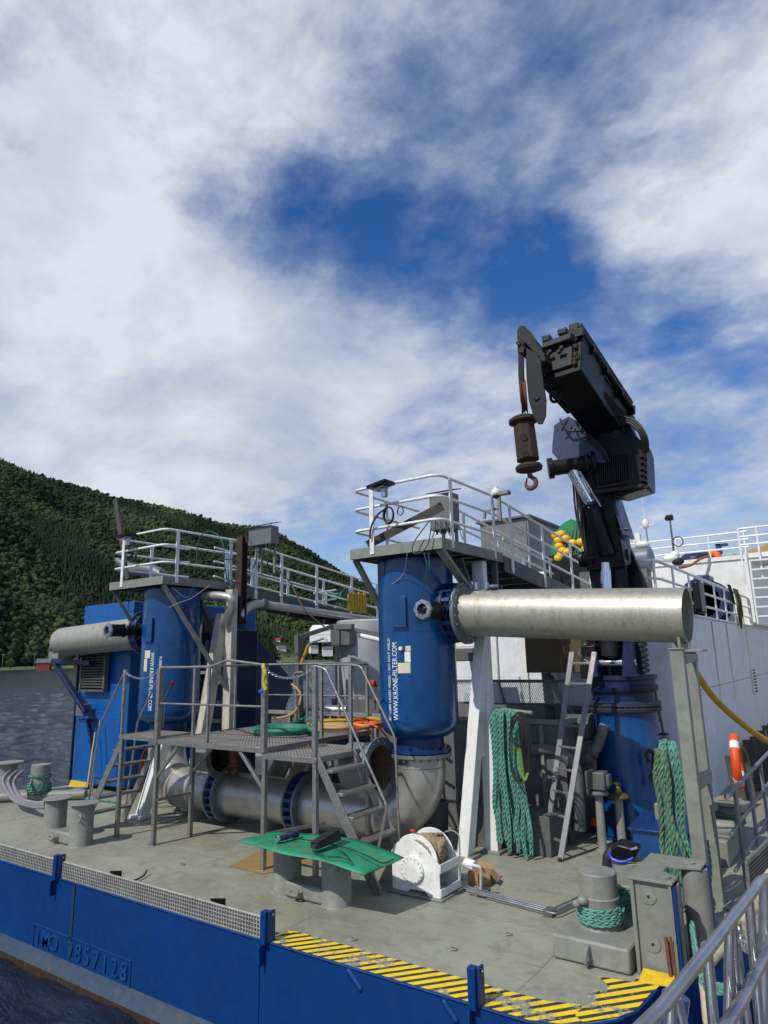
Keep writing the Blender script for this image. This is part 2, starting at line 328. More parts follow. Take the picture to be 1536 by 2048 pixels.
    def _done(s, name, m, parent=None, bevel=0.0, ang=38, solid=0.0, subd=0):
        bmesh.ops.recalc_face_normals(s.b, faces=s.b.faces)
        me = bpy.data.meshes.new(name); s.b.to_mesh(me); s.b.free()
        me.shade_smooth(); me.set_sharp_from_angle(angle=R(ang)); me.materials.append(m)
        o = bpy.data.objects.new(name, me); SC.collection.objects.link(o)
        if parent: o.parent = parent; o.matrix_parent_inverse = Matrix.Translation(-parent_loc(parent))
        if solid: md = o.modifiers.new('solid', 'SOLIDIFY'); md.thickness = solid; md.offset = 0
        if subd: md = o.modifiers.new('sub', 'SUBSURF'); md.levels = subd; md.render_levels = subd
        if bevel:
            md = o.modifiers.new('bevel', 'BEVEL'); md.width = bevel; md.segments = 2; md.limit_method = 'ANGLE'; md.angle_limit = R(40)
        return o
def parent_loc(p):
    v = V((0, 0, 0))
    while p is not None: v = v+V(p.location); p = p.parent if p.type == 'EMPTY' else None
    return v
def tag(o, label, cat, group=None):
    o['label'] = label; o['category'] = cat
    if group: o['group'] = group
    return o
def thing(name, label, cat, loc=(0, 0, 0), group=None):
    o = bpy.data.objects.new(name, None); SC.collection.objects.link(o); o.location = loc; o.empty_display_size = 0.2
    return tag(o, label, cat, group)
def struct(o, kind='structure'): o['kind'] = kind; return o
def spline(P, seg=8, closed=False):
    P = [V(p) for p in P]; out = []; n = len(P)
    for i in range(n if closed else n-1):
        if closed: a, b, c, d = P[i-1], P[i], P[(i+1) % n], P[(i+2) % n]
        else: a, b, c, d = P[max(i-1, 0)], P[i], P[i+1], P[min(i+2, n-1)]
        for k in range(seg):
            t = k/seg; out.append(0.5*((2*b)+(c-a)*t+(2*a-5*b+4*c-d)*t*t+(3*b-a-3*c+d)*t**3))
    if not closed: out.append(P[-1])
    return out
def rounded(P, r=0.08, seg=4):
    P = [V(p) for p in P]; out = [P[0]]
    for i in range(1, len(P)-1):
        a, b, c = P[i-1], P[i], P[i+1]; d0 = (a-b); d1 = (c-b); k = min(r, d0.length*0.45, d1.length*0.45)
        p0 = b+d0.normalized()*k; p1 = b+d1.normalized()*k
        for j in range(seg+1):
            t = j/seg; out.append(p0*(1-t)**2+b*2*t*(1-t)+p1*t*t)
    out.append(P[-1]); return out
def sag(a, b, dz, n=12):
    a, b = V(a), V(b); return [a.lerp(b, i/n)-V((0, 0, dz*4*(i/n)*(1-i/n))) for i in range(n+1)]
def braid(mb, path, Rr, strands=4, pitch=8.5, n=5):
    """a braided or laid rope: strands wound round the path"""
    path = [V(p) for p in path]
    L = [0]
    for a, b in zip(path, path[1:]): L.append(L[-1]+(b-a).length)
    tot = L[-1]; st = Rr*0.85; N = max(4, int(tot/(Rr*(.85 if strands == 3 else .62)))); pts = []; j = 0
    for i in range(N+1):
        q = tot*i/N
        while j < len(L)-2 and L[j+1] < q: j += 1
        k = (q-L[j])/max(1e-9, L[j+1]-L[j]); pts.append(path[j].lerp(path[j+1], k))
    t0 = (pts[1]-pts[0]).normalized(); nrm = t0.orthogonal().normalized(); fr = []
    for i in range(N+1):
        t = (pts[min(i+1, N)]-pts[max(i-1, 0)]).normalized(); ax = t0.cross(t)
        if ax.length > 1e-7: nrm = Quaternion(ax.normalized(), t0.angle(t)) @ nrm
        nrm = (nrm-t*nrm.dot(t)).normalized(); fr.append((nrm.copy(), t.cross(nrm))); t0 = t
    cords = [(0.0, 1, 1.0)] if strands == 3 else [(-.5, 1, .62), (.5, -1, .62)]   # a plaited rope reads as two cords laid opposite ways
    st_n = 3 if strands == 3 else 2; d0 = (pts[-1]-pts[0]); hor = V((0, 0, 1)).cross(d0)
    for (o_, sg, kk) in cords:
        for k in range(st_n):
            P = []
            for i in range(N+1):
                a = sg*2*math.pi*(i*tot/N)/(pitch*Rr*(1 if strands == 3 else .62))+2*math.pi*k/st_n; u, v = fr[i]
                if strands != 3:
                    t_ = (pts[min(i+1, N)]-pts[max(i-1, 0)]).normalized(); u = V((.82, .57, 0)) if abs(t_.z) > .6 else V((0, 0, 1)); u = (u-t_*u.dot(t_)).normalized(); v = t_.cross(u)
                P.append(pts[i]+u*(o_*Rr)+(u*math.cos(a)+v*math.sin(a))*(Rr*(.52 if strands == 3 else .30)))
            mb.tube(P, Rr*(0.56 if strands == 3 else 0.36), n)
    return mb
def text_mesh(name, txt, size, m, parent, M, depth=0.002, bend=None, bold=0.0, spacing=1.0):
    cu = bpy.data.curves.new(name, 'FONT'); cu.body = txt; cu.size = size; cu.extrude = depth; cu.offset = bold; cu.resolution_u = 2
    cu.align_x = 'CENTER'; cu.align_y = 'CENTER'; cu.space_character = spacing
    tmp = bpy.data.objects.new('tmp', cu); SC.collection.objects.link(tmp)
    dg = bpy.context.evaluated_depsgraph_get(); me = bpy.data.meshes.new_from_object(tmp.evaluated_get(dg))
    bpy.data.objects.remove(tmp); me.name = name
    for v in me.vertices: v.co = bend(v.co) if bend else M @ v.co
    me.materials.clear(); me.materials.append(m)
    o = bpy.data.objects.new(name, me); SC.collection.objects.link(o)
    if parent: o.parent = parent; o.matrix_parent_inverse = Matrix.Translation(-parent_loc(parent))
    return o
# ================================================================== SETTING: water, hills, wood, shore
def water():
    m = bpy.data.materials.new('sea_water'); m.use_nodes = True; t = NT(m.node_tree); b = m.node_tree.nodes['Principled BSDF']
    b.inputs['Base Color'].default_value = (0.012, 0.020, 0.040, 1); b.inputs['Roughness'].default_value = 0.16; b.inputs['IOR'].default_value = 1.33
    g = t.n('ShaderNodeNewGeometry').outputs['Position']; bp = t.n('ShaderNodeBump'); bp.inputs['Strength'].default_value = 0.7; bp.inputs['Distance'].default_value = 0.10; t.l(t.noise(t.mapping(g, rot=(0, 0, R(-28)), scale=(1, 2.0, 1)), 3.5, 4, 0.6, 0.3), bp.inputs['Height']); t.l(bp.outputs[0], b.inputs['Normal'])
    # real waves: rings round the vessel, finer where the fjord is seen
    rng = np.random.default_rng(2)
    az = np.concatenate([np.radians(np.linspace(95, 200, 760)), np.radians(np.linspace(200, 455, 70))[1:]])
    n = 760; r = 3.2*np.exp(np.linspace(0, math.log(7000/3.2), n)); A_, R_ = np.meshgrid(az, r)
    X = R_*np.cos(A_); Y = R_*np.sin(A_); Z = np.zeros_like(X)
    for k in range(46):
        lam = 0.42*(1.05**k); th = math.radians(118)+rng.normal(0, .55); kk = 2*math.pi/lam; amp = 0.0150*lam**0.62
        cell = np.maximum(R_*0.0102, R_*0.0025); att = np.clip(lam/(2.2*cell), 0, 1) if lam < 5 else 1.0
        att = np.where(lam/(cell) > 1.6, 1.0, 0.35)
        ph = kk*(X*math.cos(th)+Y*math.sin(th))+rng.uniform(0, 6.28)
        Z += amp*att*np.sin(ph+0.6*np.sin(ph*.37+k))
    Z *= 0.80*np.clip(1.25-R_/9000, .3, 1); Z -= 1.03
    me = bpy.data.meshes.new('water'); na = len(az); N = n*na
    me.vertices.add(N); me.vertices.foreach_set('co', np.stack([X, Y, Z], 2).astype(np.float32).ravel())
    I = (np.arange(n-1)[:, None]*na+np.arange(na-1)[None, :]); Q = np.stack([I, I+1, I+na+1, I+na], 2).reshape(-1, 4)
    me.loops.add(Q.size); me.loops.foreach_set('vertex_index', Q.astype(np.int32).ravel()); me.polygons.add(len(Q)); me.polygons.foreach_set('loop_start', np.arange(0, Q.size, 4, dtype=np.int32))
    me.update(); me.shade_smooth(); me.materials.append(m); o = bpy.data.objects.new('water', me); SC.collection.objects.link(o); return struct(o)
water()

RIDGE = [(-900, 700), (-300, 800), (0, 922), (60, 944), (100, 957), (160, 972), (200, 986), (260, 995), (300, 1004), (380, 1022), (430, 1040), (480, 1046), (520, 1046), (560, 1063), (620, 1096), (680, 1136), (740, 1168), (800, 1195), (900, 1226), (1000, 1244), (1100, 1256), (1600, 1280), (2600, 1290)]
def hz(px):
    d = raydir(px, 1316-(px-768)*0.0222); d = V((d.x, d.y, 0)).normalized(); return d
def ridge_el(px):
    for (a, ya), (b, yb) in zip(RIDGE, RIDGE[1:]):
        if a <= px <= b: y = ya+(yb-ya)*(px-a)/(b-a); break
    d = raydir(px, y); return d.z/math.hypot(d.x, d.y)
def shore_d(px): return 640+ 560*min(1, max(0, (px+200)/900))
def ridge_d(px): return shore_d(px)+950
def hill_pt(px, t):
    """ground of the hillside at azimuth px and 0..1 from the shore to the ridge"""
    d = hz(px); D = shore_d(px)+(ridge_d(px)-shore_d(px))*t
    zr = EYE+ridge_el(px)*ridge_d(px)-19
    if t <= 1:
        f = max(0, (t-0.05)/0.95); z = -1.0+3.0*min(1, t/0.03)+(zr-2)*(f**0.92)
    else: z = zr*(1-(t-1)*1.4)
    p = d*D; z += (noise.noise(V((p.x*0.006, p.y*0.006, 3)))*26+noise.noise(V((p.x*0.02, p.y*0.02, 7)))*8)*min(1, max(0, t-0.04)*5)*(1 if t < 0.9 else max(0, (1.0-t)*10))
    return V((p.x, p.y, z))
def hills():
    m = bpy.data.materials.new('hill_ground'); m.use_nodes = True; t = NT(m.node_tree); b = m.node_tree.nodes['Principled BSDF']
    g = t.n('ShaderNodeNewGeometry').outputs['Position']
    s = t.n('ShaderNodeSeparateXYZ'); t.l(g, s.inputs[0])
    c = t.mix(t.ramp(t.noise(g, 0.02, 8, 0.6), [(0.4, 0), (0.6, 1)]), (0.012, 0.022, 0.008), (0.030, 0.045, 0.014))
    gr = t.mix(t.ramp(t.noise(g, 0.03, 8, 0.6), [(0.4, 0), (0.6, 1)]), (0.07, 0.10, 0.03), (0.13, 0.14, 0.06))
    c = t.mix(t.ramp(s.outputs[2], [(0.0, 1), (1, 1)]), c, c)
    low = t.n('ShaderNodeMapRange'); low.inputs[1].default_value = 5; low.inputs[2].default_value = 14; t.l(s.outputs[2], low.inputs[0])
    c = t.mix(low.outputs[0], gr, c); t.l(c, b.inputs['Base Color']); b.inputs['Roughness'].default_value = 0.95
    mb = MB(); P = []
    for i in range(-900, 2601, 25): P.append([hill_pt(i, t) for t in (-0.004, 0, .01, .03, .05, .08, .12, .17, .23, .3, .38, .46, .54, .62, .7, .78, .86, .93, 1.0, 1.1, 1.3)])
    mb.grid(P); return struct(mb.done('hills', m, ang=180))
hills()
def forest():
    """the wooded hillside: one mass of spruces and broadleaves"""
    rng = np.random.default_rng(5); tmpl = []
    for k in range(4):                      # spruces: ragged stacked skirts
        n = 7; vs = []; fs = []
        for tier, (z0, z1, r) in enumerate([(0.02, 0.55, .20), (0.30, 0.80, .15), (0.58, 1.0, .085)]):
            b0 = len(vs)
            for j in range(n):
                a = 2*math.pi*(j+rng.uniform(-.3, .3))/n; rr = r*rng.uniform(.65, 1.25); vs.append((rr*math.cos(a), rr*math.sin(a), z0+rng.uniform(-.05, .05)))
            vs.append((0, 0, z1))
            for j in range(n): fs.append((b0+j, b0+(j+1) % n, b0+n))
        tmpl.append((np.array(vs), np.array(fs)))
    for k in range(4):                      # broadleaves: lumpy crowns of several tufts
        vs = []; fs = []
        for q in range(5):
            bm = bmesh.new(); bmesh.ops.create_icosphere(bm, subdivisions=1, radius=1)
            c = np.array([rng.uniform(-.22, .22), rng.uniform(-.22, .22), rng.uniform(.35, .75)]); rr = rng.uniform(.17, .30); b0 = len(vs)
            for v in bm.verts:
                vs.append(tuple(c+np.array(v.co)*rr*rng.uniform(.7, 1.3)*np.array([1, 1, 1.1])))
            for f in bm.faces: fs.append(tuple(b0+v.index for v in f.verts))
            bm.free()
        tmpl.append((np.array(vs), np.array(fs)))
    VV, FF, TT = [], [], []; off = 0; cnt = 0
    for px in np.arange(-420, 1000, 3.6):
        D0, D1 = shore_d(px), ridge_d(px); t = 0.045
        while t < 1.06:
            q = px+rng.uniform(-2.2, 2.2); tt = t+rng.uniform(-.004, .004); p = hill_pt(q, tt); t += rng.uniform(5.5, 11)/(D1-D0)*(1.0+0.4*t)
            if tt < (0.13 if px > 480 else 0.05) and noise.noise(V((p.x*.012, p.y*.012, 1))) > ((0.18 if px > 480 else 0)+tt*2): continue
            pat = noise.noise(V((p.x*.006, p.y*.004, 11)))*1.3+rng.uniform(-.2, .2)
            spr = pat > 0.16
            k = rng.integers(0, 4) if spr else rng.integers(4, 8); vt, ft = tmpl[k]
            h = rng.uniform(10, 19) if spr else rng.uniform(10, 18); a = rng.uniform(0, 6.28); ca, sa = math.cos(a), math.sin(a)
            wdt = h*(rng.uniform(1.1, 1.5) if spr else rng.uniform(.9, 1.35))
            X = (vt[:, 0]*ca-vt[:, 1]*sa)*wdt+p.x; Yy = (vt[:, 0]*sa+vt[:, 1]*ca)*wdt+p.y; Zz = vt[:, 2]*h+p.z-1.0
            VV.append(np.stack([X, Yy, Zz], 1)); FF.append(ft+off); off += len(vt)
            tint = (0.20 if spr else 0.50)+rng.uniform(-.22, .26)+0.75*noise.noise(V((p.x*.007, p.y*.007, 21))); TT.append(np.full(len(vt), tint)); cnt += 1
    VV = np.concatenate(VV); FF = np.concatenate(FF); TT = np.concatenate(TT).astype(np.float32)
    print('trees', cnt, 'faces', len(FF))
    me = bpy.data.meshes.new('forest'); me.vertices.add(len(VV)); me.vertices.foreach_set('co', VV.astype(np.float32).ravel())
    me.loops.add(len(FF)*3); me.loops.foreach_set('vertex_index', FF.astype(np.int32).ravel())
    me.polygons.add(len(FF)); me.polygons.foreach_set('loop_start', np.arange(0, len(FF)*3, 3, dtype=np.int32))
    me.update(); at_ = me.attributes.new('tint', 'FLOAT', 'POINT'); at_.data.foreach_set('value', TT)
    m = bpy.data.materials.new('forest_leaves'); m.use_nodes = True; t = NT(m.node_tree); b = m.node_tree.nodes['Principled BSDF']
    a = t.n('ShaderNodeAttribute', attribute_name='tint')
    c = t.ramp(a.outputs['Fac'], [(0.0, (0.008, 0.016, 0.010)), (0.3, (0.015, 0.028, 0.014)), (0.6, (0.032, 0.050, 0.020)), (1.0, (0.070, 0.095, 0.032))])
    t.l(c, b.inputs['Base Color']); b.inputs['Roughness'].default_value = 0.9; b.inputs['Specular IOR Level'].default_value = 0.15
    me.materials.append(m); o = bpy.data.objects.new('forest', me); SC.collection.objects.link(o); o['kind'] = 'stuff'
    o['label'] = 'dark green wood of spruce and birch covering the hillside across the fjord'
    return o
forest()
# ---- village and boathouses on the far shore
M_roof = mat('roof_tiles', (0.11, 0.11, 0.12), 0.8, var=0.2); M_roofr = mat('red_roof_tiles', (0.24, 0.04, 0.03), 0.8)
M_hw = mat('white_house_boards', (0.72, 0.72, 0.70), 0.6, dscale=.3); M_hr = mat('red_house_boards', (0.24, 0.035, 0.02), 0.7, dscale=.3); M_win = mat('house_window', (0.03, 0.035, 0.045), 0.2)
def house(name, label, px, py, wd, dp, h, wm, rm, cat='house', D=None, group='houses in the village across the fjord'):
    d = hz(px); D = D or shore_d(px)+12; p = d*D; r = raydir(px, py); z = EYE+r.z/math.hypot(r.x, r.y)*D
    t = thing(name, label, cat, (p.x, p.y, z), group)
    u = V((d.y, -d.x, 0)); a = Quaternion((0, 0, 1), R((px*37) % 50-25)); u = a @ u; f = a @ d
    def P(x, y, zz): return V((p.x, p.y, z))+u*x+f*y+V((0, 0, zz))
    mb = MB(); mb.prism([P(-wd/2, -dp/2, -3), P(wd/2, -dp/2, -3), P(wd/2, -dp/2, h), P(-wd/2, -dp/2, h)], f*dp)
    mb.prism([P(-wd/2, -dp/2, h), P(-wd/2, dp/2, h), P(-wd/2, 0, h+dp*.36)], u*wd); WL = mb.done('wall', wm, t)
    mb = MB(); ov = 0.6
    for s in (-1, 1):
        mb.prism([P(-wd/2-ov, s*(dp/2+ov), h-ov*.6), P(wd/2+ov, s*(dp/2+ov), h-ov*.6), P(wd/2+ov, 0, h+dp*.38+.3), P(-wd/2-ov, 0, h+dp*.38+.3)], (0, 0, .35))
    mb.done('roof', rm, t)
    n = max(2, int(wd/4))
    for i in range(n):
        c = P(-wd/2+wd*(i+.5)/n, -dp/2-.06, h*.55); mb = MB(); mb.prism([c-u*.55-V((0, 0, .7)), c+u*.55-V((0, 0, .7)), c+u*.55+V((0, 0, .7)), c-u*.55+V((0, 0, .7))], f*.1); mb.done('window', M_win, WL)
    return t
house('boathouse', 'small red boathouse with grey roof on the far shore at far left', 88, 1334, 11, 7, 3.6, M_hr, M_roof, 'boathouse', 650, 'red boathouses on the shore')
house('boathouse', 'low red boathouse half hidden behind the blue bracket on the shore', 168, 1330, 15, 8, 2.5, M_hr, M_roofr, 'boathouse', 655, 'red boathouses on the shore')
house('village_house', 'white village house with a red roof, highest on the slope', 552, 1287, 14, 9, 6, M_hw, M_roofr, D=1230)
house('village_house', 'white village house below the red roofed one', 562, 1303, 15, 9, 6, M_hw, M_roof, D=1200)
house('village_house', 'pale low house at the waterside beside the navy slope', 555, 1320, 17, 9, 5, M_hw, M_roof, D=1180)
house('village_house', 'white two storey house seen just right of the dark post', 627, 1304, 14, 9, 8, M_hw, M_roof, D=1200)
house('village_house', 'white house by the shore nearest the white casing', 655, 1309, 17, 10, 9, M_hw, M_roof, D=1190)
house('warehouse', 'large white warehouse above the village behind the catwalk', 646, 1281, 40, 26, 17, M_hw, M_hw, 'warehouse', 1220, None)
M_green2 = mat('shore_leaves', (0.05, 0.09, 0.02), 0.9, dirt=(0.02, 0.04, 0.01), dscale=.6, damt=.8, bump=.5, bscale=2)
def shore_tree(px, D, h, label):
    d = hz(px); p = d*D; t = thing('shore_tree', label, 'tree', (p.x, p.y, 0), 'broadleaf trees along the far shore')
    rng = random.Random(int(px)); mb = MB()
    mb.tube([(p.x, p.y, -1), (p.x+.2, p.y, h*.3), (p.x, p.y+.2, h*.55)], [.4, .3, .15], 6); mb.done('trunk', M_wood, t)
    mb = MB()
    for k in range(260):
        a, b = rng.uniform(0, 6.28), rng.uniform(-1, 1); r = rng.uniform(.55, 1)*h*.40; q = math.sqrt(1-b*b)
        c = V((p.x+r*q*math.cos(a), p.y+r*q*math.sin(a), h*.58+r*b*1.0)); s = rng.uniform(.4, 1.0)*h*.055
        u = V((rng.gauss(0, 1), rng.gauss(0, 1), rng.gauss(0, 1))).normalized(); v = u.orthogonal().normalized()
        vs = [mb.b.verts.new(c+u*s*i+v*s*j) for i, j in ((-1, -1), (1, -.7), (.8, 1), (-.9, .9))]; mb.b.faces.new(vs)
    mb.done('crown', M_green2, t)
for px, D, h, lab in [(575, 1185, 11, 'round tree at the waterside beside the low pale house'), (640, 1175, 13, 'bushy tree in front of the white two storey house'), (20, 645, 9, 'small tree at the left end of the far shore'), (150, 648, 8, 'small tree beside the low red boathouse'), (606, 1190, 12, 'broad tree between the houses, left of the dark post'), (670, 1180, 12, 'tree at the waterside, half behind the white casing')]:
    shore_tree(px, D, h, lab)
for px, lab in ((4, 'tall street lamp at the left end of the far shore road'), (68, 'street lamp on the shore road left of the red boathouse')):
    d = hz(px); p = d*648; mb = MB(); z = 1.0; t = thing('street_lamp', lab, 'street lamp', (p.x, p.y, z), 'street lamps on the far shore')
    mb.tube([(p.x, p.y, z), (p.x, p.y, z+11)], .14, 6); mb.done('pole', M_alu, t)
    u = V((d.y, -d.x, 0)); mb = MB(); mb.bar(V((p.x, p.y, z+11))-u*.9, V((p.x, p.y, z+11.1))+u*.9, .4, .25); mb.done('lamp_head', M_whitep, t)

# ================================================================== VESSEL: hull and deck
OUT = [(-13.2, 5.1), (-2.40, 5.1), (-2.18, 5.17), (-2.0, 5.30), (-1.86, 5.46), (-1.78, 5.66), (-1.75, 5.92), (-1.72, 6.40), (-1.42, 6.95), (-1.22, 7.3), (-1.20, 60), (-14.9, 60), (-14.9, 7.2), (-14.6, 6.4), (-14.1, 5.7), (-13.7, 5.3)]
mb = MB(); mb.prism([(x, y, -0.02) for x, y in OUT], (0, 0, 0.02)); struct(mb.done('deck', M_deck))
HULL = thing('ship_hull', 'blue painted hull of the work vessel with raised number plate above the rusty waterline', 'ship hull', (-6, 5.1, 0))
def off(poly, d):
    out = []; n = len(poly)
    for i in range(n):
        a, b, c = V((*poly[i-1], 0)), V((*poly[i], 0)), V((*poly[(i+1) % n], 0)); e0 = (b-a).normalized(); e1 = (c-b).normalized()
        nn = V((e0.y, -e0.x, 0))+V((e1.y, -e1.x, 0)); nn.normalize(); out.append((b+nn*d).to_tuple()[:2])
    return out
def hull_band(name, prof, m):
    mb = MB(); rings = []
    for d, z in prof: rings.append([(x, y, z) for x, y in off(OUT, d)]+[(*off(OUT, d)[0], z)])
    mb.grid(rings); return mb.done(name, m, HULL)
M_band = mat('faded_blue_band', (0.010, 0.036, 0.075), 0.5, dirt=(0.06, 0.055, 0.045), dscale=2.2, damt=0.7, streak=0.4)
M_boot = mat('rusty_waterline', (0.050, 0.024, 0.011), 0.8, dirt=(0.01, 0.02, 0.01), dscale=3, damt=0.8, bump=0.3, rust=0.3)
hull_band('shell_plating', [(0.0, -0.004), (0.0, -0.86)], M_hull)
hull_band('knuckle_band', [(0.001, -0.86), (0.05, -0.90), (0.13, -0.975)], M_band)
hull_band('waterline_band', [(0.13, -0.975), (0.125, -1.0), (0.06, -1.6)], M_boot)
mb = MB(); mb.tube([(x, y, -0.005) for x, y in OUT[:10]], 0.012, 8); mb.done('deck_edge_bar', M_hull, HULL)
for x in (-8.3, -5.15, -11.4):                 # welded butts
    mb = MB(); mb.bar((x, 5.095, -0.03), (x, 5.095, -0.85), 0.05, 0.012); mb.done('weld_seam', M_band if x < -8 else M_hull, HULL)
# number plate
mb = MB(); L0, L1, zt, zb = -9.13, -7.10, -0.60, -0.86
for a, b in (((L0, zt), (L1, zt)), ((L1, zt), (L1, zb)), ((L0, zt), (L0, zb))): mb.bar((a[0], 5.095, a[1]), (b[0], 5.095, b[1]), 0.012, 0.012)
M_numb = mat('weld_bead_blue', (0.004, 0.055, 0.20), 0.35, dirt=(0.02, 0.07, 0.16), dscale=20, damt=.6, bump=.4, bscale=80)
mb.done('number_frame', M_numb, HULL)
Mt = Matrix.Translation((-8.115, 5.094, -0.735)) @ Matrix.Rotation(R(90), 4, 'X')
for k_, ch_ in enumerate('IMO 9857128'):
    if ch_ != ' ': text_mesh('hull_number', ch_, 0.27, M_numb, HULL, Mt @ Matrix.Translation((-.90+.18*k_, 0, 0)), 0.010, bold=.001)
for px, py in ((711, 1958), (902, 2021)):
    a = at(px-12, py-16, y=5.1); b = at(px+10, py+18, y=5.1); mb = MB(); mb.tube([a+V((0, .0, 0)), b], 0.03, 10)
    mb.ball(a, .03); mb.ball(b, .03); mb.done('welded_pad', M_hull, HULL)
# hull posts
def hull_post(x, lab):
    t = thing('bulwark_post', lab, 'post', (x, 5.1, 0), 'blue slotted posts along the hull edge')
    mb = MB(); mb.bx(x-.045, x+.02, 5.045, 5.115, -0.02, 0.27); mb.bx(x-.045, x-.025, 5.02, 5.10, -.2, -.02); PB = mb.done('post_body', M_hull, t, bevel=.004)
    mb = MB(); mb.bx(x+.022, x+.045, 5.075, 5.16, 0.0, 0.27); mb.done('guide_channel', M_blued, t, bevel=.003)
    mb = MB(); mb.cyl((x+.046, 5.12, .235), (x+.06, 5.12, .235), .012, n=8); mb.done('bolt', M_alu, PB)
hull_post(-8.68, 'leftmost blue post on the hull edge, between two lengths of grating')
hull_post(-5.03, 'blue post at the right end of the grating fence')
hull_post(-2.81, 'blue post standing alone in the yellow and black striped edge')
# grating fence
def fence(x0, x1, lab):
    t = thing('grating_fence', lab, 'fence', (x0, 5.12, 0), 'lengths of white grating along the hull edge')
    mb = MB(); z0, z1 = 0.005, 0.185; n = 6
    for k in range(n):
        z = z0+(z1-z0)*k/(n-1); mb.bx(x0, x1, 5.124, 5.136, z-(.0022 if k < n-1 else .006), z+(.0022 if k < n-1 else .006))
    mb.done('horizontal_bars', M_whiteg, t)
    mb = MB(); x = x0
    while x <= x1+.001: mb.bx(x-.0034, x+.0034, 5.117, 5.145, z0, z1); x += 0.0385
    mb.done('vertical_bars', M_whiteg, t)
    mb = MB(); mb.bx(x0, x1, 5.147, 5.150, z0+.008, z1-.008); mb.done('cell_shade_sheet', M_greyd, t)  # added dark sheet, paints the shade inside the grating cells
M_whiteg = mat('grating_plastic', (0.46, 0.45, 0.41), 0.6, dirt=(0.25, 0.23, 0.18), dscale=5, damt=0.6)
fence(-14.0, -8.74, 'white grating fence left of the leftmost blue post'); fence(-8.62, -5.09, 'long white grating fence between the two blue posts')
for px, py, lab in ((232, 1742, 'black angle bracket behind the grating near the left post'), (437, 1799, 'black angle bracket behind the grating near its right end')):
    p = at(px, py, y=5.26); mb = MB(); mb.prism([(p.x-.13, 5.26, .16), (p.x+.1, 5.26, .20), (p.x+.1, 5.26, .09), (p.x-.13, 5.26, .145)], (0, .012, 0)); mb.bx(p.x+.06, p.x+.09, 5.25, 5.30, .0, .12)
    mb.cyl((p.x+.05, 5.25, .15), (p.x+.05, 5.285, .15), .014, n=8); tag(mb.done('angle_bracket', M_black, bevel=.003), lab, 'bracket', 'black brackets behind the grating')
mb = MB(); a = at(232, 1752, z=.08); b = at(298, 1738, z=.1)
mb.tube(spline([at(235, 1752, z=.1), at(262, 1762, z=.04), at(286, 1752, z=.03), at(294, 1740, z=.06)], 6), .011, 8); tag(mb.done('cable_loop', M_cableb), 'loose black cable loop on the deck beside the left bracket', 'cable')
# hazard paint
def sheet(name, pts, m, z=0.004):
    mb = MB(); vs = [mb.b.verts.new((x, y, z)) for x, y in pts]; mb.b.faces.new(vs); return struct(mb.done(name, m))
hp = [(-5.02, 5.11), (-2.40, 5.11), (-2.19, 5.18), (-2.02, 5.31), (-1.92, 5.42), (-2.1, 5.56), (-2.38, 5.44), (-2.75, 5.43), (-5.02, 5.42)]
sheet('hazard_marking', hp, M_haz)
hq = [tuple(at(px, py, z=0)[:2]) for px, py in ((1198, 1955), (1268, 1966), (1292, 1933), (1338, 1946), (1333, 1962), (1300, 1990), (1272, 2022), (1240, 2035), (1165, 2046), (1150, 2032), (1175, 2005), (1170, 1990), (1218, 1975))]
sheet('hazard_marking', hq, M_haz2, 0.008)
M_yw = hazard_mat('yellow_patch', 0, 50.0)
sheet('painted_patch', [tuple(at(px, py, z=0)[:2]) for px, py in ((458, 1733), (520, 1702), (640, 1716), (622, 1726), (545, 1745), (525, 1749))], mat('ochre_deck_paint', (0.30, 0.20, 0.07), 0.6, dirt=(0.20, 0.19, 0.15), dscale=6, damt=0.9), 0.005)
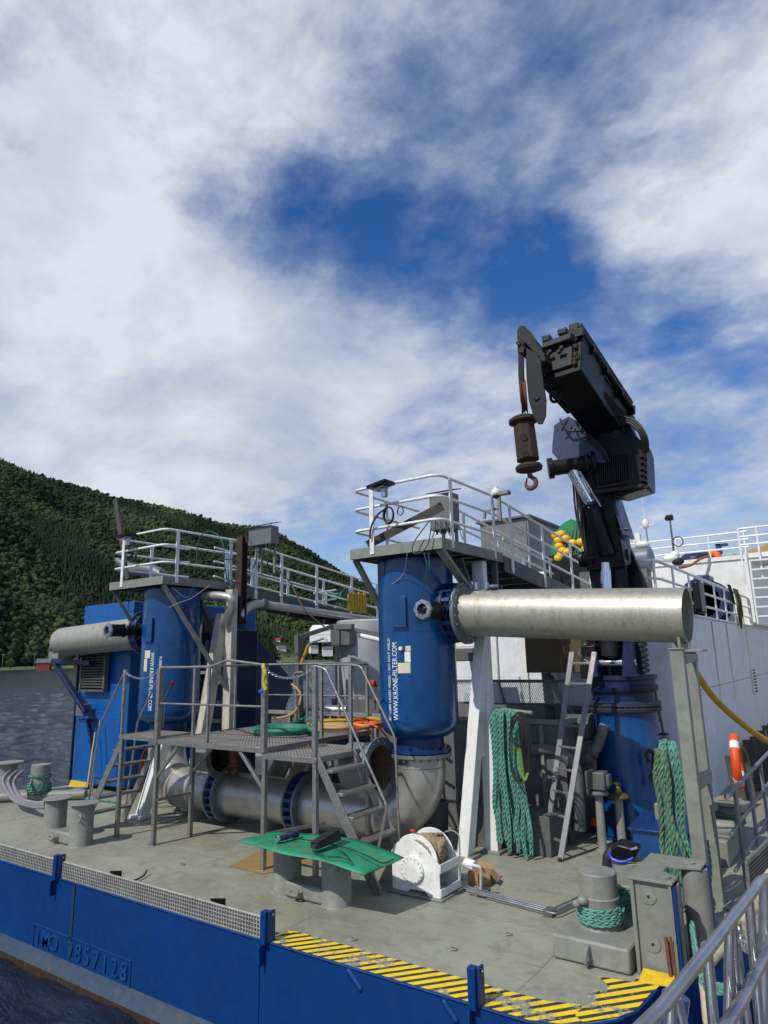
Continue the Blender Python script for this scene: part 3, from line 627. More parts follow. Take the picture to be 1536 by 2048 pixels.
# ================================================================== FILTER TOWERS
def pipe_flange(mb, c, ax, r, th=0.035): return mb.cyl(V(c)-V(ax)*th/2, V(c)+V(ax)*th/2, r, n=40)
def tank(x, y, lab, left):
    r = 0.55; t = thing('filter_vessel', lab, 'filter tank', (x, y, 1.3), 'blue filter tanks')
    mb = MB(); mb.lathe((x, y, 0), (0, 0, 1), [(0.0, 1.50), (.30, 1.50), (.40, 1.54), (.49, 1.60), (.535, 1.67), (r-.002, 1.73), (r, 1.76), (r, 1.79), (r, 2.5), (r, 3.2), (r, 3.93), (r, 3.97), (.3, 3.975), (0, 3.98)], 64); BODY = mb.done('vessel_body', M_blue, t)
    for zb in (1.77, 2.95): mb = MB(); mb.torus((x, y, zb), (0, 0, 1), r, .004, 64, 6); mb.done('weld_bead', M_blue, BODY)
    mb = MB(); mb.lathe((x, y, 0), (0, 0, 1), [(.33, 1.52), (.33, 1.38), (.43, 1.375), (.43, 1.33), (.2, 1.33)], 48); mb.bolts((x, y, 1.354), (0, 0, 1), .395, 20, .016, .045); mb.done('bottom_flange', M_blued, t)
    s = -1 if left else 1; NZ = 3.2          # side nozzle
    mb = MB(); mb.cyl((x+s*.40, y, NZ), (x+s*.80, y, NZ), .315, n=40); pipe_flange(mb, (x+s*.62, y, NZ), (1, 0, 0), .42, .04)
    mb.lathe((x+s*.66, y, NZ), (s, 0, 0), [(.33, 0), (.39, .03), (.36, .06), (.39, .10), (.35, .13)], 40)
    for k in range(16):
        a = 2*math.pi*k/16; p = V((x+s*.70, y+.385*math.cos(a), NZ+.385*math.sin(a))); mb.box(p, (.13, .05, .05), Quaternion((1, 0, 0), a).to_matrix())
    mb.bolts((x+s*.60, y, NZ), (1, 0, 0), .385, 16, .018, .05); mb.done('expansion_joint', M_blued, t)
    # raised panel on the skin, seen from the stern
    def sk(a, z, rr=r): return V((x+math.cos(a)*rr, y+math.sin(a)*rr, z))
    ac = math.atan2(-y, -x) + (R(20)*(1 if not left else 1)) * (-1)
    def arcbox(a0, a1, z0, z1, h, name, m, lab2=None):
        mb = MB(); n = 5
        A = [sk(a0+(a1-a0)*i/n, z0, r+h) for i in range(n+1)]; B = [V((p.x, p.y, z1)) for p in A]
        Ai = [sk(a0+(a1-a0)*i/n, z0, r-.01) for i in range(n+1)]; Bi = [V((p.x, p.y, z1)) for p in Ai]
        mb.grid([Ai, A, B, Bi, Ai]); 
        for e in (0, n): mb.b.faces.new([mb.b.verts.new(q) for q in (Ai[e], A[e], B[e], Bi[e])])
        o = mb.done(name, m, BODY, bevel=.004)
        if lab2: o['label'] = lab2
    def ang(px, py):      # angle on the skin that this point of the vessel has
        best = None
        for i in range(721):
            a = -math.pi+2*math.pi*i/720; p = sk(a, 0)
            if (p.x*math.cos(a)+p.y*math.sin(a)) > 0: continue
            v = V((p.x, p.y, at(px, py, y=p.y).z))-O; q = v.dot(rt2)/v.dot(fw)*F+768
            if best is None or abs(q-px) < best[0]: best = (abs(q-px), a, v.z+EYE)
        return best[1], best[2]
    if left:
        a0, z1 = ang(291, 1237); a1, _ = ang(308, 1237); _, z0 = ang(300, 1284)
        arcbox(a0, a1, z0, z1, .05, 'nameplate_housing', M_blue)
        for (p0, q0, p1, q1) in ((291, 1301, 301, 1317), (289, 1318, 295, 1343)):
            a0, z1 = ang(p0, q0); a1, _ = ang(p1, q0); _, z0 = ang(p0, q1); arcbox(a0, a1, z0, z1, .006, 'label_plate', M_sticker)
        tx = [('WWW.KRONE-FILTER.COM', (310, 1305), (299, 1421), 305, .115, -1), ('RUBBER LINED VESSEL', (325, 1300), (316, 1400), 322, .07, -1)]
    else:
        a0, z1 = ang(786, 1194); a1, _ = ang(812, 1194); _, z0 = ang(800, 1255)
        arcbox(a0, a1, z0, z1, .05, 'nameplate_housing', M_blue)
        for (p0, q0, p1, q1, mm) in ((811, 1292, 821, 1303, M_sticker), (809, 1304, 821, 1325, M_whitep), (796, 1326, 821, 1347, M_sticker)):
            a0, z1 = ang(p0, q0); a1, _ = ang(p1, q0); _, z0 = ang(p0, q1); arcbox(a0, a1, z0, z1, .006, 'label_plate', mm)
        a0, z1 = ang(803, 1291); p = sk(a0, z1, r); n_ = V((math.cos(a0), math.sin(a0), 0)); mb = MB(); mb.cyl(p-V((0, 0, .04)), p-V((0, 0, .04))+n_*.05, .025, n=16); mb.done('gauge', M_whitep, BODY)
        tx = [('WWW.KRONE-FILTER.COM', (790, 1285), (789, 1440), 789, .115, 1), ('RUBBER LINED VESSEL - DO NOT WELD', (777, 1277), (777, 1440), 777.5, .062, 1)]
    for s_, p0, p1, pc, size, dr in tx:
        ac, zt_ = ang(*p0); ac, _ = ang(pc, p0[1]); _, zb_ = ang(*p1); zc = (zt_+zb_)/2
        cu = bpy.data.curves.new('q', 'FONT'); cu.body = s_; cu.size = size; q = bpy.data.objects.new('q', cu); SC.collection.objects.link(q); bpy.context.view_layer.update(); ln = q.dimensions.x; bpy.data.objects.remove(q)
        k = (zt_-zb_)/ln if not (left and size < .1) else 0.95
        def bend(co, zc=zc, ac=ac, dr=dr, k=k):
            if dr > 0: z = zc+co.x*k; s2 = -co.y
            else: z = zc-co.x*k; s2 = co.y
            a = ac+s2/r; rr = r+.002+co.z; return V((x+math.cos(a)*rr, y+math.sin(a)*rr, z))
        text_mesh('lettering', s_, size, M_text, BODY, None, 0.0008, bend=bend, bold=0, spacing=1.0)
    return t
TY = 8.3; TL, TR = -10.82, -5.28
tank(TR, TY, 'near blue filter tank with white vertical lettering, above the right elbow', False)
tank(TL, TY, 'far blue filter tank left of the rusty column, lettering reading downward', True)
# outlet pipes at head height
def outlet(x0, x1, z, z1, lab, grp=None):
    y, r = TY, .315; s = 1 if x1 > x0 else -1; L = math.hypot(x1-x0, z1-z); axv = V((x1-x0, 0, z1-z)).normalized()
    t = thing('outlet_pipe', lab, 'pipe', (x0, y, z), 'large steel outlet pipes')
    mb = MB(); mb.lathe((x0, y, z), axv, [(r-.012, 0), (r, 0), (r, L), (r-.012, L), (r-.012, 0)], 72); mb.done('pipe_barrel', M_pipe, t)
    mb = MB(); pipe_flange(mb, (x0+s*.02, y, z), (1, 0, 0), .43, .045); mb.bolts((x0+s*.02, y, z), (1, 0, 0), .385, 20, .016, .045); mb.done('pipe_flange', M_steelf, t)
    if s > 0:
        mb = MB(); mb.cyl((x0+.25, y-.1, z+.29), (x0+.25, y-.1, z+.39), .03, n=10); mb.cyl((x0+.40, y-.1, z+.29), (x0+.40, y-.1, z+.38), .035, n=10); mb.cyl((x0+.5, y-.1, z+.31), (x0+.5, y-.1, z+.335), .07, n=12); mb.done('sensor_stub', M_alu, t)
    return t
M_steelf = mat('flange_grey', (0.20, 0.23, 0.25), 0.5, 0.5, dirt=(0.12, 0.10, 0.08), dscale=8, damt=0.6)
outlet(TR+.80, -1.62, 3.19, 3.0, 'long open ended steel pipe running right from the near blue tank to the grey post')
tp = outlet(TL-.80, -14.62, 3.2, 3.10, 'long steel pipe running left from the far blue tank over the blue house')
# valve actuators
def actuator(x, lab, yl):
    zc = 3.21; t = thing('valve_actuator', lab, 'valve actuator', (x, TY-.4, zc), 'black valve actuators beside the tank nozzles'); ye = TY-.36-yl
    mb = MB(); mb.cyl((x, TY-.30, zc), (x, ye+.25, zc), .095, n=20); mb.cyl((x, ye+.32, zc), (x, ye, zc), .115, n=28); mb.torus((x, ye+.3, zc), (0, 1, 0), .112, .018, 24, 6); mb.cyl((x, TY-.36, zc), (x, TY-.33, zc), .15, n=20); mb.done('actuator_body', M_black, t)
    mb = MB(); mb.lathe((x, ye, zc), (0, -1, 0), [(.07, 0), (.13, 0), (.14, .02), (.13, .05), (.08, .055), (.07, 0.0)], 8); mb.bolts((x, ye-.05, zc), (0, 1, 0), .108, 6, .012, .012)
    AC = mb.done('actuator_cover', M_alu, t)
    mb = MB(); mb.ball((x+.01, ye-.01, zc-.01), .055, 2, (1, .5, 1.1)); mb.bar((x-.04, ye-.06, zc+.03), (x+.03, ye-.06, zc-.04), .02); mb.done('terminal_block', M_black, AC)
actuator(TR+.62, 'black cylindrical valve actuator with open grey cover beside the near blue tank', .42)
actuator(TL-.55, 'black valve actuator in front of the left steel pipe at the far tank', .62)

# ---- upper platforms with white rails
def rail_run(mb, P, r=.021): mb.tube(rounded(P, .16, 5), r, 10)
def platform(x0, x1, lab, grp, xcat, ycat, y0=7.55, y1=9.4, zt=4.12):
    t = thing('service_platform', lab, 'platform', (x0, y0, zt), grp)
    mb = MB(); mb.bx(x0, x1, y0, y0+.012, zt-.13, zt+.02); mb.bx(x1-.012, x1, y0+.012, y1, zt-.13, zt+.02); mb.bx(x0, x0+.012, y0+.012, y1, zt-.13, zt+.02); mb.bx(x0+.012, x1-.012, y1-.012, y1, zt-.13, zt+.02)
    mb.done('edge_beam', M_grey, t, bevel=.003)
    mb = MB(); mb.bx(x0+.012, x1-.012, y0+.012, y1-.012, zt-.03, zt-.005)
    for k in range(1, 5): mb.bx(x0+.012, x1-.012, y0+(y1-y0)*k/5-.03, y0+(y1-y0)*k/5+.03, zt-.12, zt-.032)
    mb.done('floor_plate', M_greyd, t)
    mb = MB(); zs = (zt+.89, zt+.60, zt+.28); e = .03
    for z in zs: rail_run(mb, [(x1-e, y1, z), (x1-e, y0+e, z), (x0+e, y0+e, z), (x0+e, y1, z)])
    mb.done('guard_rail', M_whiter, t)
    for (px_, py_, ax) in ((x0+.40, y0-.006, 0), (x1-.006, y0+.30, 1), (x1-.006, y1-.25, 1), (x0+e, y0+.9, 1)):
        mb = MB()
        if ax == 0: mb.bx(px_-.035, px_+.035, py_-.008, py_+.008, zt-.09, zt+.89)
        else: mb.bx(px_-.008, px_+.008, py_-.035, py_+.035, zt-.09, zt+.89)
        mb.done('rail_post', M_whiter, t)
    # diagonal braces
    mb = MB(); mb.bar((x1-.06, y0+.05, zt-.13), (x1+.35, y1-.3, zt-2.35) if x0 < -8 else (x1-.15, y1-.35, zt-.95), .11, .05); mb.done('brace', M_grey, t)
    mb = MB(); mb.bar((x0+.05, y0+.06, zt-.13), (x0+.28, TY-.1, zt-1.15), .10, .05); mb.done('brace', M_greyd, t)
    mb = MB(); mb.bar((x1-.25, TY+.15, zt-.13), (x1-.25, TY+.6, zt-.8), .1, .06); mb.bar((x1-.08, y1-.15, zt-.13), (x1-.08, y1-.15, zt-.62), .08, .08); mb.done('bracket', M_greyd, t)
    return t
PR = platform(-5.9, -4.37, 'grey platform with white rails on top of the near blue tank', 'railed platforms on top of the tanks', 0, 0)
PL = platform(-11.82, -10.18, 'grey platform with white rails on top of the far blue tank', 'railed platforms on top of the tanks', 0, 0)
def catwalk(x0, x1, y0, y1, z0, z1, lab, posts, grp='catwalks leading aft from the tank platforms'):
    t = thing('catwalk', lab, 'catwalk', (x1, y0, z0), grp)
    def zz(y): return z0+(z1-z0)*(y-y0)/(y1-y0)
    mb = MB(); mb.prism([(x1-.01, y0, zz(y0)+.02), (x1-.01, y1, zz(y1)+.02), (x1-.01, y1, zz(y1)-.22), (x1-.01, y0, zz(y0)-.22)], (.02, 0, 0)); mb.prism([(x0-.01, y0, zz(y0)+.02), (x0-.01, y1, zz(y1)+.02), (x0-.01, y1, zz(y1)-.22), (x0-.01, y0, zz(y0)-.22)], (.02, 0, 0)); mb.done('side_beam', M_greyd, t)
    mb = MB(); mb.prism([(x0+.01, y0, zz(y0)), (x1-.01, y0, zz(y0)), (x1-.01, y1, zz(y1)), (x0+.01, y1, zz(y1))], (0, 0, -.03))
    k = y0+.3
    while k < y1: mb.bx(x0+.012, x1-.012, k-.02, k+.02, zz(k)-.16, zz(k)-.032); k += .5
    mb.done('walkway', M_greyd, t)
    for x in (x0, x1):
        mb = MB()
        for h in (.89, .60, .28): mb.tube([(x, y0, zz(y0)+h), (x, y1, zz(y1)+h)], .021, 8)
        mb.done('guard_rail', M_whiter, t)
        for y in posts:
            mb = MB(); mb.bx(x+.012, x+.028, y-.04, y+.04, zz(y)-.2, zz(y)+.89); mb.done('rail_post', M_whiter, t)
    return t
catwalk(-5.2, -4.37, 9.42, 13.6, 4.08, 3.66, 'catwalk with white rails leading aft from the near platform beside the crane', (9.7, 11.0, 12.35, 13.4))
catwalk(-11.0, -10.1, 9.42, 14.2, 4.08, 3.55, 'catwalk with white rails leading aft from the far platform toward the hill', (9.75, 10.5, 11.65, 12.95, 14.0))
# white leg frames under the platforms
def leg_frame(foot, top, col, w_, lab, gz):
    t = thing('support_leg_frame', lab, 'support frame', foot, 'white leg frames under the platforms')
    mb = MB(); mb.bar(foot, top, w_*.8, w_*.9, side=(0, 1, 0)); mb.done('slanted_leg', M_white if not gz else M_whitec, t, bevel=.008)  # far slanted leg: its shade is put into the colour as dull cream grey
    mb = MB(); mb.bar((col[0], col[1], 0), (col[0], col[1], 3.96), w_*.9, w_*.62, side=(0, 1, 0)); mb.done('upright_leg', M_white if not gz else M_whitec, t, bevel=.008)
    mb = MB(); f = V(foot); mb.box((f.x, f.y, .02), (w_*1.5, w_*1.5, .04)); mb.box((col[0], col[1], .02), (w_*1.4, w_*1.2, .04)); mb.done('foot_plate', M_grey, t, bevel=.004)
    f = V(foot); tt = V(top); a = f.lerp(tt, .40); b = f.lerp(tt, .97)
    mb = MB(); mb.prism([a+V((.05, .02, 0)), b, (col[0], col[1], b.z), (col[0], col[1], a.z)], (.012, 0, 0)); mb.b.free() if gz else mb.done('gusset_plate', M_white, t)
    return t
M_whitec = mat('cream_and_shaded_white', (0.50, 0.48, 0.42), 0.5, dirt=(0.34, 0.20, 0.05), dscale=2, damt=0.5, streak=0.6, rust=0.03)
leg_frame(tuple(at(931, 1716, z=0)), tuple(at(968, 1240, y=8.86)), tuple(at(988, 1700, y=8.86)[:2]), .205, 'white slanted and upright legs beside the teal rope hank', False)
leg_frame((-10.24, 8.36, 0), (-10.08, 8.90, 3.5), (-9.92, 8.95), .23, 'white slanted leg and cream rust streaked column under the far platform', True)
mb = MB(); mb.bar((-10.60, 7.68, .06), (-10.30, 7.86, 1.30), .15, .19, side=(0, 1, 0)); mb.box((-10.62, 7.67, .03), (.28, .28, .06)); tag(mb.done('pipe_strut', M_white, bevel=.008), 'short white slanted strut standing on deck behind the left stair', 'strut')
# dark rusty column rising past the left platform, with junction box
t = thing('cable_column', 'dark rusty steel column rising between far platform and catwalk rail', 'column', (-9.93, 9.2, 3))
mb = MB(); mb.bx(-10.0, -9.84, 9.12, 9.14, 3.3, 5.05); mb.bx(-9.93, -9.91, 9.14, 9.26, 3.3, 5.05); mb.bx(-10.0, -9.84, 9.26, 9.28, 3.3, 5.05); mb.done('column_beam', M_rustd, t, bevel=.003)
def jbox(c, s, lab, roofm=M_greyd):
    x, y, z = c; sx, sy, sz = s; t = thing('junction_box', lab, 'junction box', (x, y, z-sz/2), 'electrical junction boxes on the platforms')
    mb = MB(); mb.box(c, s); CB = mb.done('cabinet', M_galv, t, bevel=.006)
    mb = MB(); mb.prism([(x-sx/2-.03, y-sy/2-.06, z+sz/2+.01), (x+sx/2+.03, y-sy/2-.06, z+sz/2+.01), (x+sx/2+.03, y+sy/2+.04, z+sz/2+.09), (x-sx/2-.03, y+sy/2+.04, z+sz/2+.09)], (0, 0, .012)); mb.done('canopy', M_greyd, t)
    mb = MB()
    for k in range(5): xx = x-sx*.38+sx*.19*k; mb.cyl((xx, y, z-sz/2-.05), (xx, y, z-sz/2+.01), .016, n=8)
    mb.done('cable_glands', M_black, CB)
    mb = MB(); mb.bar((x-sx*.3, y+sy/2+.02, z-sz/2-.55), (x-sx*.3, y+sy/2+.02, z+sz/2), .04); mb.bar((x+sx*.3, y+sy/2+.02, z-sz/2-.55), (x+sx*.3, y+sy/2+.02, z+sz/2), .04); mb.done('support_bar', M_grey, t)
    return t
M_galv = mat('galvanised_sheet', (0.17, 0.175, 0.18), 0.5, 0.4, dirt=(0.09, 0.08, 0.07), dscale=5, damt=0.5)
jb = at(527, 1073, y=9.35); jbox((jb.x, 9.35, jb.z), (.62, .22, .36), 'grey cabinet on the catwalk rail right of the rusty column')
jb = at(889, 1025, y=8.7); jbox((jb.x, 8.7, jb.z), (.38, .24, .55), 'grey cabinet with canopy inside the near platform rails')
# floodlights and camera on the rails
def floodlight(x, y, z, lab, dr=-1):
    t = thing('floodlight', lab, 'floodlight', (x, y, z), 'floodlights on the platform rails')
    mb = MB(); mb.prism([(x-.22, y-.16, z+.0), (x+.10, y-.16, z+.05), (x+.10, y+.10, z+.05), (x-.22, y+.10, z+.0)], (0, 0, .045)); LH = mb.done('lamp_housing', M_black, t, bevel=.008)
    mb = MB(); mb.prism([(x-.15, y-.10, z-.006), (x+.02, y-.10, z+.026), (x+.02, y+.05, z+.026), (x-.15, y+.05, z-.006)], (0, 0, -.02)); mb.done('lamp_glass', M_lens, LH)
    mb = MB(); mb.box((x-.0, y-.03, z-.07), (.07, .06, .12)); mb.done('lamp_bracket', M_alu, t)
p = at(765, 975, y=7.45); floodlight(p.x+.05, 7.45, p.z-.02, 'black floodlight on the left corner rail of the near platform')
p = at(255, 1075, y=7.45); floodlight(p.x+.05, 7.45, p.z-.02, 'black floodlight on the rail of the far platform')
p = at(992, 985, y=9.2); t = thing('security_camera', 'white dome camera on a bracket at the aft corner of the near platform', 'camera', (p.x, p.y, p.z))
mb = MB(); mb.ball(p, .075, 3, (1, 1, .9)); mb.cyl(p+V((0, 0, .02)), p+V((0, 0, .09)), .035, n=16); mb.done('dome', M_whitep, t)
mb = MB(); mb.ball(p+V((0, 0, -.05)), .05, 2); mb.done('lens_dome', M_black, t)
mb = MB(); mb.box(p+V((.14, 0, -.03)), (.16, .12, .05)); mb.bar(p+V((.03, .02, -.02)), p+V((.03, .02, -.45)), .05); mb.tube(rounded([p+V((-.22, 0, -.38)), p+V((-.2, 0, -.27)), p+V((.03, 0, -.25))], .03), .025, 8); mb.done('mounting_bracket', M_grey, t)
# boards leaning in the platforms
def board(a, b, wd, lab): mb = MB(); mb.bar(a, b, wd, .022, side=(0, 1, .3)); tag(mb.done('wooden_board', M_wood, bevel=.002), lab, 'board', 'weathered boards leaning on the platform rails')
board(at(735, 1090, y=7.72), at(885, 1012, y=7.9), .12, 'weathered board leaning diagonally across the near platform rails')
board(at(255, 1158, y=7.8), at(230, 998, y=7.8), .13, 'weathered board standing nearly upright above the far platform')
t = thing('exhaust_cowl', 'grey steel cowl lying behind the far platform rails', 'cowl', (-11.3, 8.9, 4.2)); mb = MB()
mb.tube(spline([at(232, 1118, y=8.6), at(262, 1138, y=8.7), at(300, 1140, y=8.8), at(330, 1155, y=8.9)], 5), [.04+.09*math.sin(min(1, i/6)*1.57) for i in range(16)], 16); mb.done('cowl_shell', M_galv, t)
# floodlight drum behind near tank
p = at(768, 1160, y=8.8); mb = MB(); mb.lathe(p+V((.1, 0, 0)), (-1, 0, -.15), [(.02, -.12), (.1, -.1), (.14, 0), (.16, .08), (.1, .11), (0.01, .12)], 24); tag(mb.done('horn_lamp', M_steel), 'round steel lamp drum behind the top of the near blue tank', 'lamp')
# cables
def cable(P, m, r, lab, cat='cable', seg=8, grp=None): mb = MB(); mb.tube(spline(P, seg), r, 7); return tag(mb.done('hanging_cable', m), lab, cat, grp)
Y1 = 7.48
cable([at(860, 1040, y=Y1), at(845, 1060, y=Y1), at(828, 1085, y=Y1-.02), at(826, 1105, y=Y1), at(845, 1103, y=Y1), at(857, 1085, y=Y1), at(862, 1055, y=Y1)], M_cable, .008, 'green cable looped over the front edge of the near platform')
cable([at(857, 1105, y=Y1), at(858, 1140, y=Y1), at(846, 1175, y=7.55), at(842, 1200, y=7.6)], M_cable, .008, 'green cable dropping from the near platform to the actuator')
cable([at(848, 1105, y=Y1-.03), at(854, 1135, y=Y1-.03), at(848, 1165, y=7.5), at(843, 1200, y=7.58), at(846, 1235, y=7.6), at(852, 1240, y=7.6)], M_cable, .006, 'thin green cable looping below the near valve actuator')
cable([at(815, 1105, y=Y1), at(808, 1145, y=7.7), at(790, 1165, y=7.74), at(773, 1175, y=7.8), at(765, 1200, y=7.9)], mat('grey_cable', (0.3, 0.3, 0.32), .5), .006, 'pale grey cable curving across the near blue tank')
cable([at(740, 1078, y=7.5), at(742, 1055, y=7.5), at(755, 1030, y=7.5), at(770, 1018, y=7.5), at(775, 1010, y=7.5)], M_cableb, .014, 'black cable hanging inside the left corner of the near platform')
def coil(c, rx, rz, m, r, lab, n=3, y=None, cat='cable coil'):
    mb = MB()
    for k in range(n): mb.tube([c+V((math.cos(a)*rx*(1-.05*k), .015*k, math.sin(a)*rz*(1+.04*k))) for a in [2*math.pi*i/28 for i in range(28)]], r, 6, closed=True)
    return tag(mb.done('cable_coil', m), lab, cat, 'cable coils hung on rails and posts')
coil(at(776, 1030, y=7.47), .085, .11, M_cableb, .009, 'black cable coil on the left post of the near platform')
coil(at(266, 1113, y=7.47), .07, .08, M_cableb, .008, 'small black cable coil on the far platform rail post')
coil(at(800, 1022, y=7.6), .05, .06, M_cableb, .005, 'thin dark cable coil right of the near platform post', 2)
coil(at(263, 1212, y=7.6), .11, .11, M_cableb, .008, 'black cable ring hanging below the far platform', 1)
for i in range(6):
    x = 872+i*9; cable([at(x, 1040, y=8.55), at(x+3*(i % 3-1), 1062, y=8.5), at(x+(8 if i % 2 else -8), 1078, y=8.45)], M_cable if i % 2 else M_cableb, .008, 'one of the cables hanging under the near platform cabinet', grp='cables under the near cabinet')
for i in range(7):
    x = 492+i*8; cable([at(x+6, 1092, y=9.3), at(x+4*(i % 3-1), 1115+4*(i % 3), y=9.28), at(x-6+5*(i % 2), 1140, y=9.3)], M_cable if i % 3 == 0 else M_cableb, .009, 'one of the cables hanging under the far cabinet', grp='cables under the far cabinet')
cable([at(393, 1120, y=7.6), at(400, 1075, y=7.6), at(422, 1063, y=7.6), at(445, 1085, y=7.6), at(452, 1150, y=7.6), at(468, 1180, y=7.8)], M_cable, .010, 'teal cable arching over the far platform rail')
cable([at(345, 1175, y=7.5), at(375, 1195, y=7.5), at(395, 1160, y=7.5), at(415, 1143, y=7.5)], M_cable, .007, 'green cable below the edge of the far platform')
cable(sag(at(300, 1120, y=8.0), at(540, 1110, y=9.6), .06), M_cableb, .008, 'black cable strung across the far platform to the cabinet')
cable(sag(at(400, 1137, y=7.7), at(700, 1225, y=13), .1), M_cableb, .009, 'long black cable running along the catwalk to the pipe')
cable([at(545, 1130, y=9.6), at(580, 1165, y=9.8), at(610, 1220, y=10), at(655, 1258, y=10.4)], mat('tan_cable', (.16, .11, .06), .6), .016, 'tan cable sloping down from the cabinet to the gantry')
# vessel vents/pipes by the left tank
t = thing('vent_pipe', 'stainless pipe bending down beside the far blue tank', 'pipe', at(400, 1190, y=8.6))
mb = MB(); P = [at(398, 1192, y=8.6), at(440, 1192, y=8.6), at(464, 1196, y=8.65), at(466, 1215, y=8.7), at(448, 1245, y=8.8)]; mb.tube(rounded(P, .12, 6), .085, 16); mb.done('pipe_bend', M_steel, t)
mb = MB(); pipe_flange(mb, P[0], (1, 0, 0), .125, .04); mb.done('pipe_flange', M_steelf, t)
t = thing('overhead_pipe', 'grey pipe running aft under the far catwalk', 'pipe', (-9.95, 10, 3.7))
P = [at(480, 1235, x=-9.95), at(492, 1216, x=-9.95), at(512, 1207, x=-9.95), at(760, 1242, x=-9.95)]; mb = MB(); mb.tube(rounded(P, .15, 5), .085, 16); mb.done('pipe_run', M_steel, t)
mb = MB(); q = at(528, 1209, x=-9.95); pipe_flange(mb, q, (P[3]-P[2]).normalized(), .12, .05); q = at(737, 1238, x=-9.95); pipe_flange(mb, q, (P[3]-P[2]).normalized(), .10, .02); mb.done('pipe_flange', M_steelf, t)

# ================================================================== MANIFOLD between the tanks
MZ, MR, MY = .46, .335, 8.2
t = thing('manifold_pipe', 'large stainless manifold lying on deck behind the steel stairs, elbows up to both tanks', 'pipe', (-8, MY, 0))
def elbow(xc, s, name):
    P = []; Rr = .62
    for i in range(15):
        a = math.pi/2*i/14; P.append((xc-s*Rr+s*Rr*math.cos(math.pi/2-a)*1.0 if False else xc-s*Rr*(1-math.sin(a)) , MY+(TY-MY)*math.sin(a), MZ+Rr*(1-math.cos(a))))
    P.append((xc, TY, 1.31)); mb = MB(); mb.tube(P, MR, 48, cap=False); mb.done(name, M_steel, t)
    mb = MB(); pipe_flange(mb, (xc, TY, 1.29), (0, 0, 1), .43, .045); mb.bolts((xc, TY, 1.26), (0, 0, 1), .39, 20, .017, .035, .1); mb.done('pipe_flange', M_steelf, t)
    mb = MB(); mb.torus((xc, TY, 1.13), (0, 0, 1), MR, .006, 48, 6); mb.torus((xc-s*.62, MY, MZ), (1, 0, 0), MR, .006, 48, 6); mb.done('weld_bead', M_steelf, t)
elbow(TR, 1, 'pipe_elbow'); elbow(TL, -1, 'pipe_elbow')
mb = MB(); mb.cyl((TL+.6, MY, MZ), (TR-.6, MY, MZ), MR, n=56); mb.done('pipe_barrel', M_steel, t)
for x in (-9.05, -7.30):
    for s in (-1, 1): 
        mb = MB(); pipe_flange(mb, (x+s*.10, MY, MZ), (1, 0, 0), .455, .035); mb.bolts((x+s*.10, MY, MZ), (1, 0, 0), .41, 24, .015, .04); mb.done('pipe_flange', M_steelf, t)
    mb = MB(); mb.cyl((x-.08, MY, MZ), (x+.08, MY, MZ), .36, n=40)
    for k in range(24): a = 2*math.pi*k/24; mb.box((x, MY+.415*math.cos(a), MZ+.415*math.sin(a)), (.16, .075, .045), Quaternion((1, 0, 0), a).to_matrix())
    mb.done('coupling_ring', M_blued, t)
for x in (-9.6, -7.9, -6.6):
    mb = MB(); mb.prism([(x, MY-.28, 0), (x, MY+.28, 0), (x, MY+.28, .3), (x, MY+.1, .2), (x, MY-.1, .2), (x, MY-.28, .3)], (.02, 0, 0)); mb.done('saddle', M_grey, t)
for a_, b_, rr in ((at(588, 1568, y=8.35), at(668, 1475, y=9.3), .15), (at(548, 1560, y=8.6), at(600, 1515, y=9.3), .15)):
    m_ = (a_+b_)/2+V((0, 0, .22)); mb = MB(); mb.tube(spline([a_, a_.lerp(m_, .6)+V((0, 0, .03)), m_, b_+V((0, 0, .05)), b_+V((.35, .1, -.35))], 8), rr, 24); mb.done('branch_pipe', M_steel, t)
def open_flange(c, r, lab, extra):
    t = thing('open_flanged_pipe', lab, 'flanged pipe', c, 'open flanged pipes waiting to be joined')
    ax = V((1, 0, 0)); mb = MB(); mb.lathe(c, (-1, 0, 0), [(r-.045, 0.0), (r+.055, 0), (r+.055, .035), (r-.03, .035), (r-.03, .5), (r-.045, .5), (r-.045, 0)], 48); mb.bolts(c-ax*.015, ax, r+.012, 20, .013, .03); mb.done('pipe_stub', M_steelf, t)
    mb = MB(); mb.lathe(c-ax*.01, (-1, 0, 0), [(r-.055, 0), (r-.046, .0), (r-.046, .48), (r-.055, .48), (r-.055, 0)], 48); mb.cyl(c-ax*.49, c-ax*.5, r-.05, n=40); mb.done('pipe_bore', M_brown if extra else M_steelin, t)
    return t
M_steelin = mat('stained_pipe_bore', (0.20, 0.14, 0.09), 0.6, 0.3, dirt=(0.06, 0.04, 0.03), dscale=4, damt=0.8)
open_flange(at(762, 1536, y=7.75), .34, 'open flanged pipe facing right beside the near elbow', False)
open_flange(at(446, 1512, y=7.95), .30, 'open flanged pipe left of the brown valve under the steel stage', False)
p = at(470, 1512, y=8.0); t = thing('gate_valve', 'brown painted valve under the steel stage', 'valve', p); mb = MB(); mb.cyl(p+V((0, 0, -.14)), p+V((0, 0, .14)), .10, n=20); mb.cyl(p+V((0, 0, .12)), p+V((0, 0, .15)), .14, n=20); mb.cyl(p+V((0, 0, -.15)), p+V((0, 0, -.12)), .12, n=20); mb.ball(p+V((0, 0, -.2)), .09, 2); mb.done('valve_body', M_brown, t)
mb = MB(); mb.cyl(p+V((.02, -.1, -.2)), p+V((.02, -.2, -.22)), .03, n=8); mb.bolts(p+V((0, 0, -.14)), (0, 0, 1), .1, 8, .012, .02); mb.done('valve_stem', M_rust, t)
